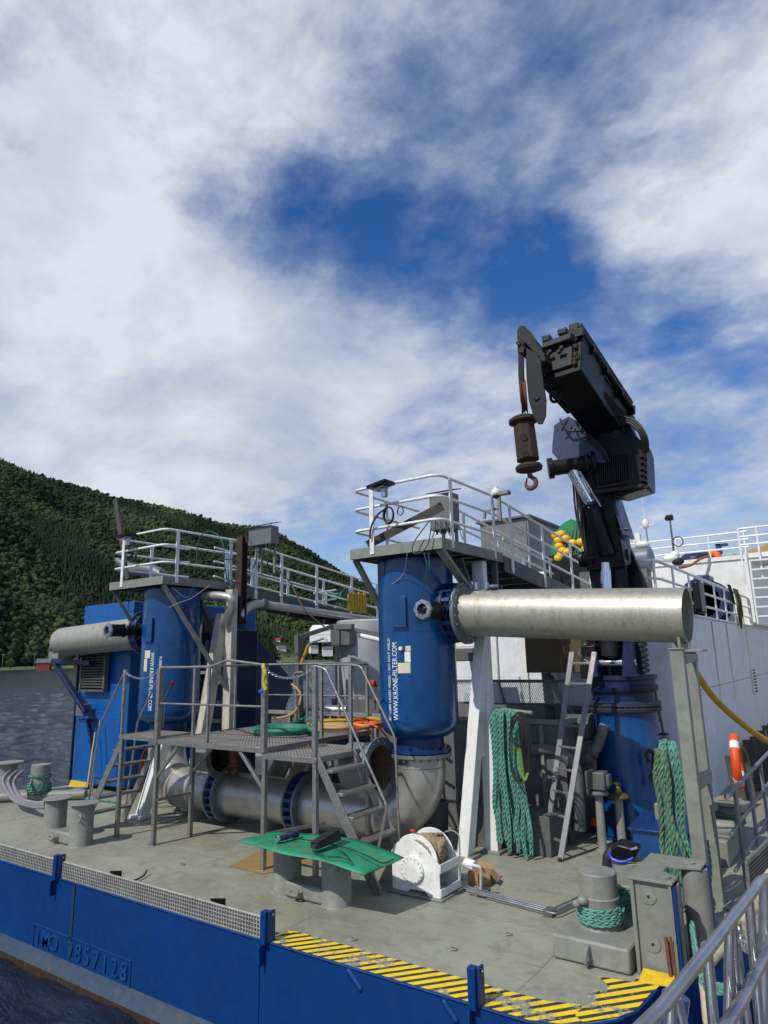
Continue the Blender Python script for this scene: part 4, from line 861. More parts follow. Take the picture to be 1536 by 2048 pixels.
# ================================================================== STEEL ACCESS STAGE
def grating_mat():
    m = bpy.data.materials.new('walkway_grating'); m.use_nodes = True; t = NT(m.node_tree); b = m.node_tree.nodes['Principled BSDF']
    g = t.n('ShaderNodeNewGeometry').outputs['Position']; ck = t.n('ShaderNodeTexChecker'); ck.inputs['Scale'].default_value = 34; t.l(g, ck.inputs[0])
    c = t.mix(ck.outputs['Fac'], (0.07, 0.065, 0.06), (0.38, 0.36, 0.33)); c = t.mix(t.ramp(t.noise(g, 4, 6), [(.4, 0), (.65, .7)]), c, (0.24, 0.19, 0.15)); t.l(c, b.inputs['Base Color']); b.inputs['Roughness'].default_value = .6; b.inputs['Metallic'].default_value = .3
    return m
M_grat = grating_mat()
ST = thing('steel_stage', 'brushed steel access stage with stairs at both ends, standing over the manifold', 'access stage', (-7.5, 6.65, 0))
ZT = 1.48
def leg(x, y, z=ZT-.05): mb = MB(); mb.bx(x-.03, x+.03, y-.03, y+.03, .008, z); mb.box((x, y, .004), (.1, .1, .008)); mb.done('leg', M_inox, ST, bevel=.004)
for x, y in ((-9.83, 6.68), (-8.93, 6.68), (-8.90, 7.32), (-9.8, 7.32), (-6.68, 6.68), (-5.80, 6.68), (-5.80, 7.75), (-7.9, 9.0), (-6.7, 8.95)): leg(x, y)
def deckp(x0, x1, y0, y1, z, name='deck_panel'):
    mb = MB(); mb.bx(x0, x1, y0, y0+.05, z-.07, z); mb.bx(x0, x1, y1-.05, y1, z-.07, z); mb.bx(x0, x0+.05, y0+.05, y1-.05, z-.07, z); mb.bx(x1-.05, x1, y0+.05, y1-.05, z-.07, z); DF = mb.done('deck_frame', M_inox, ST, bevel=.003)
    mb = MB(); mb.bx(x0+.05, x1-.05, y0+.05, y1-.05, z-.03, z-.003); mb.done(name, M_grat, DF)
deckp(-9.87, -8.98, 6.64, 7.36, ZT+.03); deckp(-8.975, -6.66, 6.64, 9.02, ZT); deckp(-6.655, -5.76, 6.64, 7.80, ZT-.07)
for x0, d in ((-9.87, -1), (-5.76, 1)):      # stairs
    xb = x0+d*.86
    for y in (6.68, 7.40): mb = MB(); mb.bar((x0, y, ZT-.1), (xb, y, 0.01), .02, .16, side=(0, 1, 0)) if False else mb.prism([(x0, y-.012, ZT-.02), (x0, y-.012, ZT-.2), (xb-d*.06, y-.012, 0.01), (xb+d*.06, y-.012, .01), (xb+d*.06, y-.012, .08)], (0, .024, 0)); mb.done('stringer', M_inox, ST, bevel=.003)
    for k in range(5):
        z = 1.27-.25*k; xc = x0+d*(.13+.155*k); mb = MB(); mb.bx(xc-.09, xc+.09, 6.695, 7.385, z-.035, z); mb.done('tread', M_inox, ST, bevel=.004)
def rail(P, r=.019, rr=.06): mb = MB(); mb.tube(rounded(P, rr, 4), r, 10); mb.done('hand_rail', M_inox, ST)
def rpost(x, y, z0=ZT-.06, z1=2.53, w=.022): mb = MB(); mb.bx(x-w, x+w, y-w, y+w, z0, z1); mb.done('rail_post', M_inox, ST, bevel=.003)
rail([(-8.93, 6.66, 2.53), (-7.78, 6.66, 2.53), (-7.42, 6.66, 2.62), (-6.68, 6.66, 2.54)]); rail([(-8.93, 6.66, 2.0), (-6.68, 6.66, 2.0)], .015)
rail([(-8.93, 7.3, 2.53), (-8.93, 9.0, 2.53), (-6.70, 9.0, 2.53), (-6.70, 7.85, 2.53)]); rail([(-8.93, 9.0, 2.0), (-6.7, 9.0, 2.0)], .012)
for x, y, w in ((-8.93, 6.66, .035), (-7.80, 6.66, .018), (-6.68, 6.66, .035), (-8.93, 7.33, .022), (-8.93, 8.2, .018), (-8.0, 9.0, .018), (-7.3, 9.0, .018), (-6.70, 8.98, .022), (-6.70, 7.85, .022), (-5.80, 6.67, .03), (-5.80, 7.40, .022)): rpost(x, y, z1=2.52, w=w)
rail([(-5.80, 7.78, 2.52), (-5.80, 7.40, 2.52), (-5.62, 7.40, 2.50), (-5.09, 7.40, 1.61), (-5.06, 7.40, .4)], .016); rail([(-6.68, 7.78, 2.52), (-5.80, 7.78, 2.52)], .016)
rail([(-5.80, 6.67, 2.52), (-5.62, 6.67, 2.48), (-4.72, 6.67, .95), (-4.96, 6.67, .12)], .016)
for y in (6.67, 7.38): rail([(-9.84, y, 2.50), (-10.45, y, 1.62), (-10.66, y, .25)], .016); rpost(-9.84, y, z1=2.51, w=.022)
for a, b in (((-8.93, 6.68, .92), (-8.45, 6.68, 1.41)), ((-8.90, 7.32, .92), (-8.35, 7.32, 1.41)), ((-6.68, 6.68, .95), (-7.15, 6.68, 1.41))): mb = MB(); mb.bar(a, b, .045); mb.done('knee_brace', M_inox, ST, bevel=.003)
for a, b in (((-8.90, 6.68, .62), (-8.90, 7.32, .62)), ((-6.65, 6.70, .42), (-5.83, 6.70, .42)), ((-6.68, 6.71, .42), (-6.35, 7.5, .42))): mb = MB(); mb.bar(a, b, .04); mb.done('tie_bar', M_inox, ST, bevel=.003)
def chain(a, b, dz, lab, r=.014, n=26):
    P = sag(a, b, dz, n); mb = MB()
    for i in range(n):
        p, q = P[i], P[i+1]; c = (p+q)/2; d = (q-p); L = d.length; d.normalize(); u = d.orthogonal().normalized(); 
        if i % 2: u = d.cross(u)
        mb.tube([c+d*math.cos(k)*L*.68+u*math.sin(k)*r for k in [2*math.pi*j/8 for j in range(8)]], .0045, 5, closed=True)
    return tag(mb.done('chain', M_chrome), lab, 'chain', 'galvanised chains closing the stage openings')
chain((-6.68, 6.64, 2.5), (-5.80, 6.64, 2.5), .13, 'chain hanging across the landing gap right of the yellow strap')
chain((-9.84, 6.64, 2.49), (-8.93, 6.64, 2.49), .12, 'chain across the head of the left stair')
mb = MB(); mb.tube(spline([(-6.66, 6.60, 2.53), (-6.60, 6.58, 2.44), (-6.62, 6.58, 2.32), (-6.58, 6.58, 2.22)], 6), .028, 8); mb.tube(spline([(-6.67, 6.62, 2.55), (-6.62, 6.58, 2.50), (-6.59, 6.6, 2.3)], 6), .02, 8); tag(mb.done('webbing_strap', mat('yellow_webbing', (0.5, 0.42, 0.04), .8, dirt=(.1, .1, .05), dscale=30, damt=.8)), 'yellow webbing strap knotted on the stage rail post', 'strap')
mb = MB(); mb.ball((-6.66, 6.57, 2.20), .035, 2, (1.2, .6, .8)); tag(mb.done('blue_rag', mat('blue_cloth', (.03, .08, .45), .8)), 'small blue rag under the yellow strap', 'rag')
# hoses on the stage
def hose_loops(c, rx, ry, n, r, m, lab, seed, h=.03):
    rng = random.Random(seed); P = []
    for k in range(n*14+1):
        a = 2*math.pi*k/14; j = 1+.10*math.sin(a*.37+seed); P.append((c[0]+rx*j*math.cos(a), c[1]+ry*j*math.sin(a)+.05*math.sin(a*.5), c[2]+r+h*k/14*.6+rng.uniform(0, .004)))
    P.append((P[-1][0]+.25, P[-1][1]-.12, P[-1][2]-.02)); mb = MB(); mb.tube(spline(P, 4), r, 10); return tag(mb.done('coiled_hose', m), lab, 'hose', 'hoses coiled on the steel stage')
hose_loops((-7.55, 7.95, ZT), .48, .40, 3, .038, M_greenh, 'green hose coiled on the steel stage', 1)
hose_loops((-7.25, 8.7, ZT), .42, .20, 4, .028, mat('tan_hose', (.42, .27, .10), .6, dirt=(.25, .15, .05), dscale=12), 'tan hose coiled behind the green hose', 2)
hose_loops((-6.3, 9.3, 1.50), .34, .2, 4, .022, M_yhose, 'yellow air hose coiled left of the near blue tank', 3)
hose_loops((-6.55, 9.15, 1.50), .3, .2, 3, .018, M_orange, 'orange cable coiled on the steel hopper rim', 4)
hose_loops((-6.95, 9.25, 1.50), .26, .12, 3, .022, M_orange, 'orange hose coiled between the tan and yellow hoses', 6)
p = at(637, 1480, z=ZT-.07); t = thing('spray_can', 'pale blue spray can standing on the lower landing', 'spray can', p); mb = MB(); mb.cyl(p+V((0, 0, 0)), p+V((0, 0, .13)), .034, n=20); mb.done('can_body', M_teal, t); mb = MB(); mb.cyl(p+V((0, 0, .13)), p+V((0, 0, .17)), .022, .016, n=16); mb.done('spray_cap', M_whitep, t)
mb = MB(); a = at(597, 1489, z=ZT-.06); mb.tube([a, a+V((.28, -.05, 0))], .008, 6); tag(mb.done('wire_brush_rod', M_rust), 'rusty rod lying on the lower landing', 'rod')
mb = MB()
rng = random.Random(3)
for k in range(40):
    p = at(rng.uniform(590, 640), rng.uniform(1464, 1476), z=ZT+.004); mb.box(p+V((0, 0, .003)), (rng.uniform(.03, .09), rng.uniform(.008, .02), .004), Quaternion((0, 0, 1), rng.uniform(0, 3)).to_matrix())
o = mb.done('plastic_scraps', mat('blue_scraps', (.10, .25, .6), .5)); o['kind'] = 'stuff'; o['label'] = 'blue plastic scraps scattered on the steel stage'

# ================================================================== STEEL HOPPER behind the stage
t = thing('steel_hopper', 'low grey steel hopper box behind the stage, under the catwalks', 'hopper', (-7, 10.6, 0))
mb = MB(); x0, x1, y0, y1, z1 = -9.6, -3.75, 9.75, 11.6, 1.62
mb.bx(x0, x1, y0, y0+.02, 0, z1); mb.bx(x0, x1, y1-.02, y1, 0, z1+.15); mb.bx(x0, x0+.02, y0+.02, y1-.02, 0, z1); mb.bx(x1-.02, x1, y0+.02, y1-.02, 0, z1); mb.bx(x0+.02, x1-.02, y0+.02, y1-.02, .9, .92); mb.done('hopper_walls', M_galvd, t, bevel=.004) if False else mb.done('hopper_walls', M_galv, t, bevel=.004)
mb = MB(); mb.bx(x0-.03, x1+.03, y0-.05, y0-.002, z1-.02, z1+.05); mb.bx(x1+.002, x1+.05, y0-.05, y1, z1-.02, z1+.05)
for k in range(6): xx = x0+.5+k*1.0; mb.bx(xx, xx+.05, y0-.06, y0-.003, 0, z1-.03)
mb.done('stiffener', M_grey, t, bevel=.004)
for k, (px, py) in enumerate(((690, 1428), (690, 1449))): a = at(px-10, py, y=10.4); mb = MB(); mb.tube([a-V((.5, 0, 0)), a+V((1.6, 0, -.03))], .05, 10); mb.done('cross_pipe', M_inox, t)
for px, py in ((688, 1440), (675, 1421)): a = at(px, py, y=10.0); mb = MB(); mb.cyl(a+V((-.28, 0, .0)), a+V((.15, .1, .0)), .09, n=20); mb.done('spray_drum', M_alu, t)
mb = MB(); mb.ball(at(708, 1432, y=9.8), .06, 2, (1.3, 1, .8)); tag(mb.done('glove', M_purple), 'purple glove lying on the hopper rim', 'glove')
# grey ducts and pipes under the catwalk, right part
t = thing('pump_set', 'grey pump set with curved pipes in the shade behind the ladder', 'pump', (-3.9, 10.4, 0))
for P, r in (([at(1060, 1500, y=9.7), at(1110, 1500, y=9.75), at(1150, 1535, y=9.8), at(1158, 1600, y=9.8), at(1160, 1660, y=9.8)], .085), ([at(1130, 1500, y=10.4), at(1165, 1520, y=10.2), at(1190, 1500, y=10.2), at(1210, 1450, y=10.3)], .08), ([at(1140, 1595, y=10.0), at(1185, 1580, y=9.9)], .07)):
    mb = MB(); mb.tube(spline(P, 5), r, 16); mb.done('pipe_bend', M_galv, t)
a = at(1168, 1455, y=10.35); mb = MB(); mb.cyl(a-V((.25, 0, 0)), a+V((.12, 0, 0)), .19, n=28); mb.done('pump_drum', M_greyd, t)
mb = MB(); a = at(1105, 1540, y=10.6); mb.bx(-4.3, -3.62, 9.8, 10.6, .0, .75) if False else mb.bx(-4.9, -3.75, 9.0, 9.6, .0, .5); mb.done('pump_base', M_greyd, t, bevel=.01)
mb = MB(); pipe_flange(mb, at(1185, 1502, y=10.2), (.9, 0, .4), .12, .05); pipe_flange(mb, at(1187, 1580, y=9.9), (1, 0, 0), .11, .04); mb.done('duct_flange', M_greyd, t)
t = thing('oil_drum', 'dark steel tub standing behind the white slanted leg', 'drum', at(868, 1650, y=9.0)); mb = MB(); p = V(at(868, 1650, y=9.0)); p.z = 0; mb.lathe(p, (0, 0, 1), [(0, 0), (.2, 0), (.22, .5), (.235, .5), (.235, .53), (.2, .53), (.19, .1)], 28); mb.done('drum_shell', M_greyd, t)

# ================================================================== BOLLARDS
def bollard_post(mb, x, y, r, h, z0=0, flare=.0): mb.lathe((x, y, z0), (0, 0, 1), [(r*1.06, 0), (r, .02), (r*.985, h*.9), (r*.985+flare, h-.0), (0.001, h+.012)], 44)
M_grey2 = mat('bollard_grey_paint', (0.235, 0.24, 0.215), 0.5, dirt=(0.12, 0.115, 0.10), dscale=5, damt=0.4, bump=0.08, bscale=25, streak=0.25, rust=0.03)
def bollards(x0, x1, y, lab, cap):
    t = thing('mooring_bollard', lab, 'bollard', ((x0+x1)/2, y, 0), 'grey double bollards on the deck'); r = .165
    PS = []
    for x in (x0, x1): mb = MB(); bollard_post(mb, x, y, r, .56); PS.append(mb.done('bollard_post', M_grey2, t))
    if cap:
        for q_, x in enumerate((x0, x1)): mb = MB(); mb.lathe((x+.02, y, .575), (0, 0, 1), [(0, .0), (r+.045, 0), (r+.045, .012), (0, .02)], 44); mb.done('cap_plate', M_grey2, PS[q_], bevel=.002)
    mb = MB(); mb.bx(x0, x1, y-.14, y+.14, .004, .17); mb.done('base_beam', M_grey2, t, bevel=.03)
    p = V((x0+(x1-x0)*.42, y-.17, .10)); mb = MB(); mb.tube([p+V((math.cos(a)*.06, -.05-.0*a, math.sin(a)*.03)) for a in [2*math.pi*i/12 for i in range(12)]], .014, 8, closed=True); mb.bar(p+V((.04, .05, -.01)), p+V((.05, -.05, -.03)), .03); mb.done('ring_eye', M_grey2, t)
    mb = MB(); mb.torus((x1+r*.75, y-r*.72, .40), (0, 1, 0), .04, .013, 14, 6); mb.done('ring_eye', M_grey2, t)
    return t
bollards(-10.63, -9.90, 6.13, 'left double bollard with flat capped tops', True)
bollards(-5.83, -5.10, 6.22, 'middle double bollard carrying the green sheet', False)
# green sheet
mb = MB(); C4 = [V((-5.98, 6.02, .60)), V((-4.28, 5.70, .56)), V((-4.42, 6.36, .55)), V((-5.66, 6.58, .60))]
E0 = [at(475, 1682, z=.60), at(560, 1706, z=.60), at(640, 1722, z=.575), at(727, 1744, z=.50)]; E1 = [at(548, 1664, z=.60), at(620, 1668, z=.60), at(710, 1678, z=.60), at(808, 1711, z=.54)]
P = []
for i in range(25):
    u = i/24*3; k = min(2, int(u)); f = u-k; a = E0[k].lerp(E0[k+1], f); b = E1[k].lerp(E1[k+1], f); row = []
    for j in range(9):
        q = a.lerp(b, j/8); q.z += .004*math.sin(i*.5+j*.3)+.005*math.sin(j*.9)-.03*(max(0, i-17)/7)**2; row.append(q)
    P.append(row)
mb.grid(P); tag(mb.done('green_sheet', M_green, solid=.006), 'bent green sheet lying across the middle double bollard', 'sheet')
def Zs(px, py, z=.625): return at(px, py, z=z)
a, b = Zs(556, 1678, .65), Zs(594, 1667, .65); d = (b-a).normalized(); t = thing('power_torch', 'dark blue torch lying on the green sheet', 'torch', a)
mb = MB(); mb.cyl(a, a+d*.20, .032, n=20); mb.done('torch_body', mat('torch_blue', (.02, .03, .07), .4), t); mb = MB(); mb.cyl(a+d*.2, a+d*.29, .036, .040, n=20); mb.done('torch_collar', M_navy, t); mb = MB(); mb.cyl(a-d*.03, a+d*.0, .038, n=20); mb.done('torch_head', M_chrome, t)
a, b = Zs(628, 1694, .66), Zs(678, 1676, .66); d = (b-a).normalized(); s = d.cross(V((0, 0, 1))); t = thing('work_lamp', 'dark work lamp lying on the green sheet with its lead', 'lamp', a)
mb = MB(); mb.prism([a-s*.05-V((0, 0, .02)), a-s*.05+V((0, 0, .03)), b-s*.09+V((0, 0, .09)), b-s*.06-V((0, 0, .02))], s*.10); mb.done('lamp_housing', M_black, t, bevel=.006)
mb = MB(); mb.prism([a-s*.055+V((0, 0, .035)), a+s*.045+V((0, 0, .035)), b+s*.03+V((0, 0, .10)), b-s*.09+V((0, 0, .10))], (0, 0, .006)); mb.done('lamp_glass', M_craneg, t)
mb = MB(); mb.cyl(a-d*.02, a+d*.01, .022, n=12); mb.done('lamp_tip', M_chrome, t)
cable([Zs(640, 1688, .63), Zs(625, 1700, .625), Zs(650, 1712, .62), Zs(685, 1715, .60), Zs(700, 1722, .58), Zs(690, 1708, .60), Zs(672, 1698, .62)], M_cableb, .006, 'black lead of the work lamp looping on the green sheet')
cable([Zs(568, 1674, .64), Zs(620, 1681, .63), Zs(690, 1695, .61), Zs(735, 1712, .60), Zs(765, 1726, .56), Zs(788, 1718, .55)], M_cableb, .006, 'long black lead crossing the green sheet to its right corner')

# right-hand bollard pair with rope
def rope_wraps(c, r, z0, n, Rr, m, lab, seed=0, axis=None):
    mb = MB(); P = []
    for k in range(n*26): a = 2*math.pi*k/26; P.append((c[0]+(r+Rr)*math.cos(a), c[1]+(r+Rr)*math.sin(a), z0+Rr*1.9*k/26+.006*math.sin(a*2+seed)))
    braid(mb, P, Rr); return tag(mb.done('mooring_rope', m), lab, 'rope', 'teal mooring rope turns on bollards')
RB = [(-2.31, 6.58), tuple(at(1258, 1716, z=.66)[:2])]
t = thing('mooring_bollard', 'right double bollard on a raised base, wrapped with teal rope', 'bollard', (-2.4, 7.3, 0), 'grey double bollards on the deck')
mb = MB(); mb.bx(-2.63, -1.96, 6.18, 7.95, .004, .20); mb.done('base_beam', M_grey2, t, bevel=.022)
for x, y in RB: mb = MB(); mb.lathe((x, y, .19), (0, 0, 1), [(.195, 0), (.175, .03), (.175, .25), (.178, .26), (.168, .27), (.168, .455), (.160, .465), (0.001, .473)], 48); mb.done('bollard_post', M_grey2, t)
for x, y in RB:
    mb = MB(); q = V((x-.09, y-.18, .44)); mb.ball(q, .045, 2, (1.1, 1, .9)); mb.ball(q+V((-.05, -.03, -.03)), .035, 2); mb.done('horn_stub', M_grey2, t)
mb = MB(); mb.tube(spline([(-2.30, 6.18, .16), (-2.30, 6.11, .14), (-2.30, 6.10, .08), (-2.31, 6.13, .04), (-2.31, 6.19, .03)], 5), .018, 8); mb.done('lifting_eye', M_grey2, t)
rope_wraps(RB[0], .175, .24, 3, .024, M_rope, 'teal rope turns on the nearest right bollard post', 1)
rope_wraps(RB[1], .175, .26, 4, .024, M_rope, 'teal rope turns on the right bollard post under the gloves', 2)
# glove, mask on the rear post
p = V((RB[1][0]-.04, RB[1][1]-.03, .68)); t = thing('work_gloves', 'black gloves and blue edged mask lying on the right bollard post', 'gloves', p)
mb = MB(); mb.tube(spline([p+V((-.20, -.05, -.38)), p+V((-.17, -.05, -.2)), p+V((-.13, -.03, .0)), p+V((-.05, 0, .06))], 5), [.05, .055, .055, .05, .05, .045, .05, .05, .05, .055, .05, .05, .05, .045, .04, .035], 10); mb.done('hanging_cuff', M_rubber, t)
mb = MB(); mb.prism([p+V((-.08, -.10, .0)), p+V((.12, -.10, .0)), p+V((.17, -.12, .10)), p+V((-.02, -.12, .13)), p+V((-.09, -.12, .08))], (0, .18, .02)); mb.done('mask_shell', M_black, t, bevel=.02)
mb = MB(); mb.tube(spline([p+V((-.10, -.13, .05)), p+V((-.07, -.14, -.0)), p+V((.03, -.15, -.015)), p+V((.13, -.13, .03))], 5), .013, 8); mb.done('mask_rim', mat('blue_rubber', (.01, .04, .5), .4), t)
mb = MB(); mb.cyl(p+V((.11, -.13, .10)), p+V((.17, -.13, .125)), .012, n=8); mb.done('mask_clip', M_chrome, t)
# far left bollards with hoses
t = thing('mooring_bollard', 'far left bollard post with rope at the deck edge', 'bollard', (-13.6, 7.5, 0), 'grey double bollards on the deck')
for x, y in ((-13.75, 7.55), (-14.55, 7.3)):
    mb = MB(); bollard_post(mb, x, y, .18, .52, .16); mb.done('bollard_post', M_grey2, t)
mb = MB(); mb.lathe((-14.5, 7.3, .69), (0, 0, 1), [(0, 0), (.26, 0), (.26, .02), (0, .025)], 40); mb.done('cap_plate', M_grey2, t)
mb = MB(); mb.tube([(-14.9, 6.6, .10), (-13.0, 8.1, .10)], .09, 16); mb.bar((-14.9, 7.1, .08), (-13.3, 8.2, .08), .5, .16); mb.done('base_beam', M_grey2, t, bevel=.02)
rope_wraps((-13.75, 7.55), .18, .18, 3, .028, M_rope, 'teal rope turns at the foot of the far left bollard', 3)
rope_wraps((-13.75, 7.55), .18, .45, 1, .022, M_rope, 'single teal rope turn on the far left bollard', 4)
for i, (dx, dz) in enumerate(((0, 0), (.10, .05), (.26, .04))):
    P = [at(20+i*13, 1543, y=7.2)+V((0, 0, 0)), at(8+i*12, 1555, y=7.0), at(8+i*10, 1572, y=6.95), at(28+i*6, 1600-i*3, y=6.8), at(60, 1612-i*4, y=6.7), at(92, 1613-i*4, y=6.75), at(120, 1600-i*3, y=7.6)]
    mb = MB(); mb.tube(spline(P, 6), .032, 10); tag(mb.done('grey_hose', M_hose), ['outermost grey hose looping over the far left bollard', 'second grey hose looping over the far left bollard', 'innermost grey hose beside the far left bollard post'][i], 'hose', 'grey hoses looped over the far left bollard')

# ================================================================== WHITE WINCH
WIN = t = thing('mooring_winch', 'white rusty mooring winch with tan rope on its drum', 'winch', (-4.3, 7.1, 0))
def side_plate(y, name):
    mb = MB(); x0, x1 = -4.80, -4.17; c = -4.56; P = [(x0, y, .10), (x0, y, .38), (c-.26, y, .42)]
    P += [(c+.005-.27*math.cos(a), y, .43+.26*math.sin(a)) for a in [math.pi*k/14 for k in range(1, 11)]]
    P += [(x1, y, .46), (x1, y, .09), (x1-.14, y, .09), (x1-.2, y, .135), (x0+.25, y, .135), (x0+.2, y, .095)]
    mb.prism(P, (0, .014, 0)); return mb.done(name, M_whitew, t, bevel=.003)
M_whitew = mat('winch_white_paint', (0.76, 0.77, 0.74), 0.38, dirt=(0.38, 0.27, 0.14), dscale=5, damt=0.4, streak=0.2, rust=0.07)
SPL = side_plate(6.86, 'side_plate'); side_plate(7.30, 'side_plate')
cw = V((-4.50, 0, .46))
for y in (6.895, 7.255): mb = MB(); mb.cyl((cw.x, y, cw.z), (cw.x, y+.015, cw.z), .29, n=56); mb.done('drum_flange', M_whitew, t, bevel=.004)
mb = MB(); mb.cyl((cw.x, 6.92, cw.z), (cw.x, 7.25, cw.z), .16, n=32); mb.done('drum', M_whitew, t)
mb = MB(); mb.lathe((cw.x-.02, 6.86, .36), (0, -1, 0), [(.15, 0), (.15, .03), (.12, .034), (0, .036)], 40); mb.bolts((cw.x-.02, 6.828, .36), (0, 1, 0), .133, 16, .009, .012); mb.done('gearbox_cover', M_whitew, SPL)
mb = MB(); mb.bx(-4.17, -4.155, 6.86, 7.31, .36, .46); mb.bx(-4.17, -4.155, 6.86, 7.31, .10, .19); mb.bx(-4.17, -4.155, 7.27, 7.31, .19, .36); mb.bx(-4.8, -4.17, 7.0, 7.2, .10, .11); mb.done('cross_member', M_whitew, t, bevel=.004)
mb = MB(); mb.bx(-4.84, -4.12, 6.82, 7.34, .07, .09); mb.done('base_plate', M_grey, t, bevel=.003)
mb = MB(); mb.cyl((cw.x-.3+.3, 7.31, cw.z), (cw.x, 7.45, cw.z), .08, n=20); mb.cyl((-4.1, 7.32, .38), (-3.98, 7.32, .36), .06, n=16); mb.done('hydraulic_motor', M_whitew, t)
mb = MB(); mb.tube(rounded([(-4.35, 7.31, .70), (-4.25, 7.31, .74), (-4.16, 7.31, .70), (-4.16, 7.31, .46)], .05), .009, 8); mb.done('handle', M_grey, t)
mb = MB(); mb.prism([(-4.95, 6.62, .004), (-4.05, 6.60, .004), (-4.12, 6.84, .07), (-4.84, 6.84, .07)], (0, .006, .0)); mb.prism([(-4.05, 6.60, .004), (-4.12, 6.84, .07), (-4.12, 7.34, .07), (-3.95, 7.42, .004)], (.004, 0, 0)); mb.done('deck_wedge', M_grey, t)
mb = MB(); rng = random.Random(9)
for k in range(13):
    rr = .20+.045*rng.random(); yy = 6.93+k*.025; a0 = rng.uniform(0, 6)
    P = [(cw.x+rr*math.cos(a)*(1+.03*math.sin(3*a+k)), yy+.035*math.sin(a*1.5+k), cw.z+rr*math.sin(a)) for a in [a0+2*math.pi*i/26 for i in range(27)]]; braid(mb, P, .018, 3)
for k in range(7):
    P = spline([(cw.x-.02+.04*k-.1*rng.random(), 6.96+.03*k, cw.z+.27), (cw.x+.16, 6.96+.045*k, cw.z+.22), (cw.x+.26, 7.0+.04*(k % 4), cw.z+.06+.02*k), (cw.x+.22, 7.08-.02*k, cw.z-.1)], 6); braid(mb, P, .019, 3)
WX = [None]; WX[0] = tag(mb.done('winch_rope', M_ropet), 'tan rope wound on the white winch drum', 'rope')
mb = MB(); mb.ball((cw.x-.08, 6.98, .76), .035, 2, (1.3, 1, .6)); WX.append(None); WX[1] = tag(mb.done('red_rag', M_red), 'red rag on top of the white winch', 'rag')
for o_ in (WIN,):
    o_.location.z -= .055; o_.scale.z = .92
for o_ in WX: o_.location.z = -.055; o_.scale.z = .92
p = at(962, 1766, z=0); t = thing('cardboard_box', 'small open cardboard box on deck behind the winch', 'box', p)
mb = MB(); rz = Quaternion((0, 0, 1), R(15)).to_matrix()
def cb(lx, ly, lz, sx, sy, sz, m=mb): m.box(V((p.x, p.y, 0))+rz @ V((lx, ly, lz)), (sx, sy, sz), rz)
cb(0, -.09, .07, .26, .004, .13); cb(0, .09, .07, .26, .004, .13); cb(-.13, 0, .07, .004, .18, .13); cb(.13, 0, .07, .004, .18, .13); cb(0, 0, .01, .25, .17, .004); mb.done('box_body', M_card, t)
mb = MB(); q = V((p.x, p.y, 0)); mb.prism([q+rz @ V((.13, -.09, .135)), q+rz @ V((.13, .09, .135)), q+rz @ V((.22, .09, .05)), q+rz @ V((.22, -.09, .05))], (0, 0, .004)); mb.prism([q+rz @ V((-.13, .09, .135)), q+rz @ V((.13, .09, .135)), q+rz @ V((.13, .16, .18)), q+rz @ V((-.13, .16, .18))], (0, 0, .004)); mb.done('flap', M_card, t)
# hydraulic lines on deck
t = thing('deck_pipework', 'thin steel hydraulic pipes clamped along the deck from winch to right bollard', 'pipework', at(930, 1780, z=0))
for k in range(3):
    P = [at(925+k*4, 1771+k*5, z=.05), at(1104+k*4, 1818+k*5, z=.05), at(1150+k*4, 1797+k*5, z=.05), at(1172+k*4, 1786+k*5, z=.05)]; mb = MB(); mb.tube(rounded(P, .06, 4), .010, 8); mb.done('hydraulic_tube', M_alu, t)
mb = MB(); mb.tube(rounded([at(925, 1728, z=.36), at(962, 1733, z=.34), at(962, 1783, z=.03)], .06, 4), .016, 10); mb.done('riser_tube', M_whiter, t)
for px, py in ((968, 1785), (1100, 1824)): mb = MB(); mb.box(at(px, py, z=.03), (.10, .14, .06)); mb.done('pipe_clamp', M_greyd, t, bevel=.005)

# ================================================================== LADDER
t = thing('leaning_ladder', 'aluminium ladder leaning against the brown box', 'ladder', (-3.8, 9.05, 0))
Lb, Rb = at(1090, 1704, z=.02), at(1121, 1719, z=.02); yb = 9.75
Lt, Rt = at(1144, 1304, y=yb), at(1189, 1304, y=yb)
for a, b in ((Lb, Lt), (Rb, Rt)): mb = MB(); mb.bar(a, b, .03, .075, side=(1, 0, 0)); mb.done('stile', M_ladder, t, bevel=.004)
for k in range(9): f = .075+.108*k; a, b = Lb.lerp(Lt, f), Rb.lerp(Rt, f); mb = MB(); mb.bar(a, b, .03); mb.done('rung', M_ladder, t, bevel=.004)
for q in (Lb, Rb): mb = MB(); mb.box(q+V((0, 0, .0)), (.05, .08, .05)); mb.done('rubber_foot', M_rubber, t, bevel=.006)
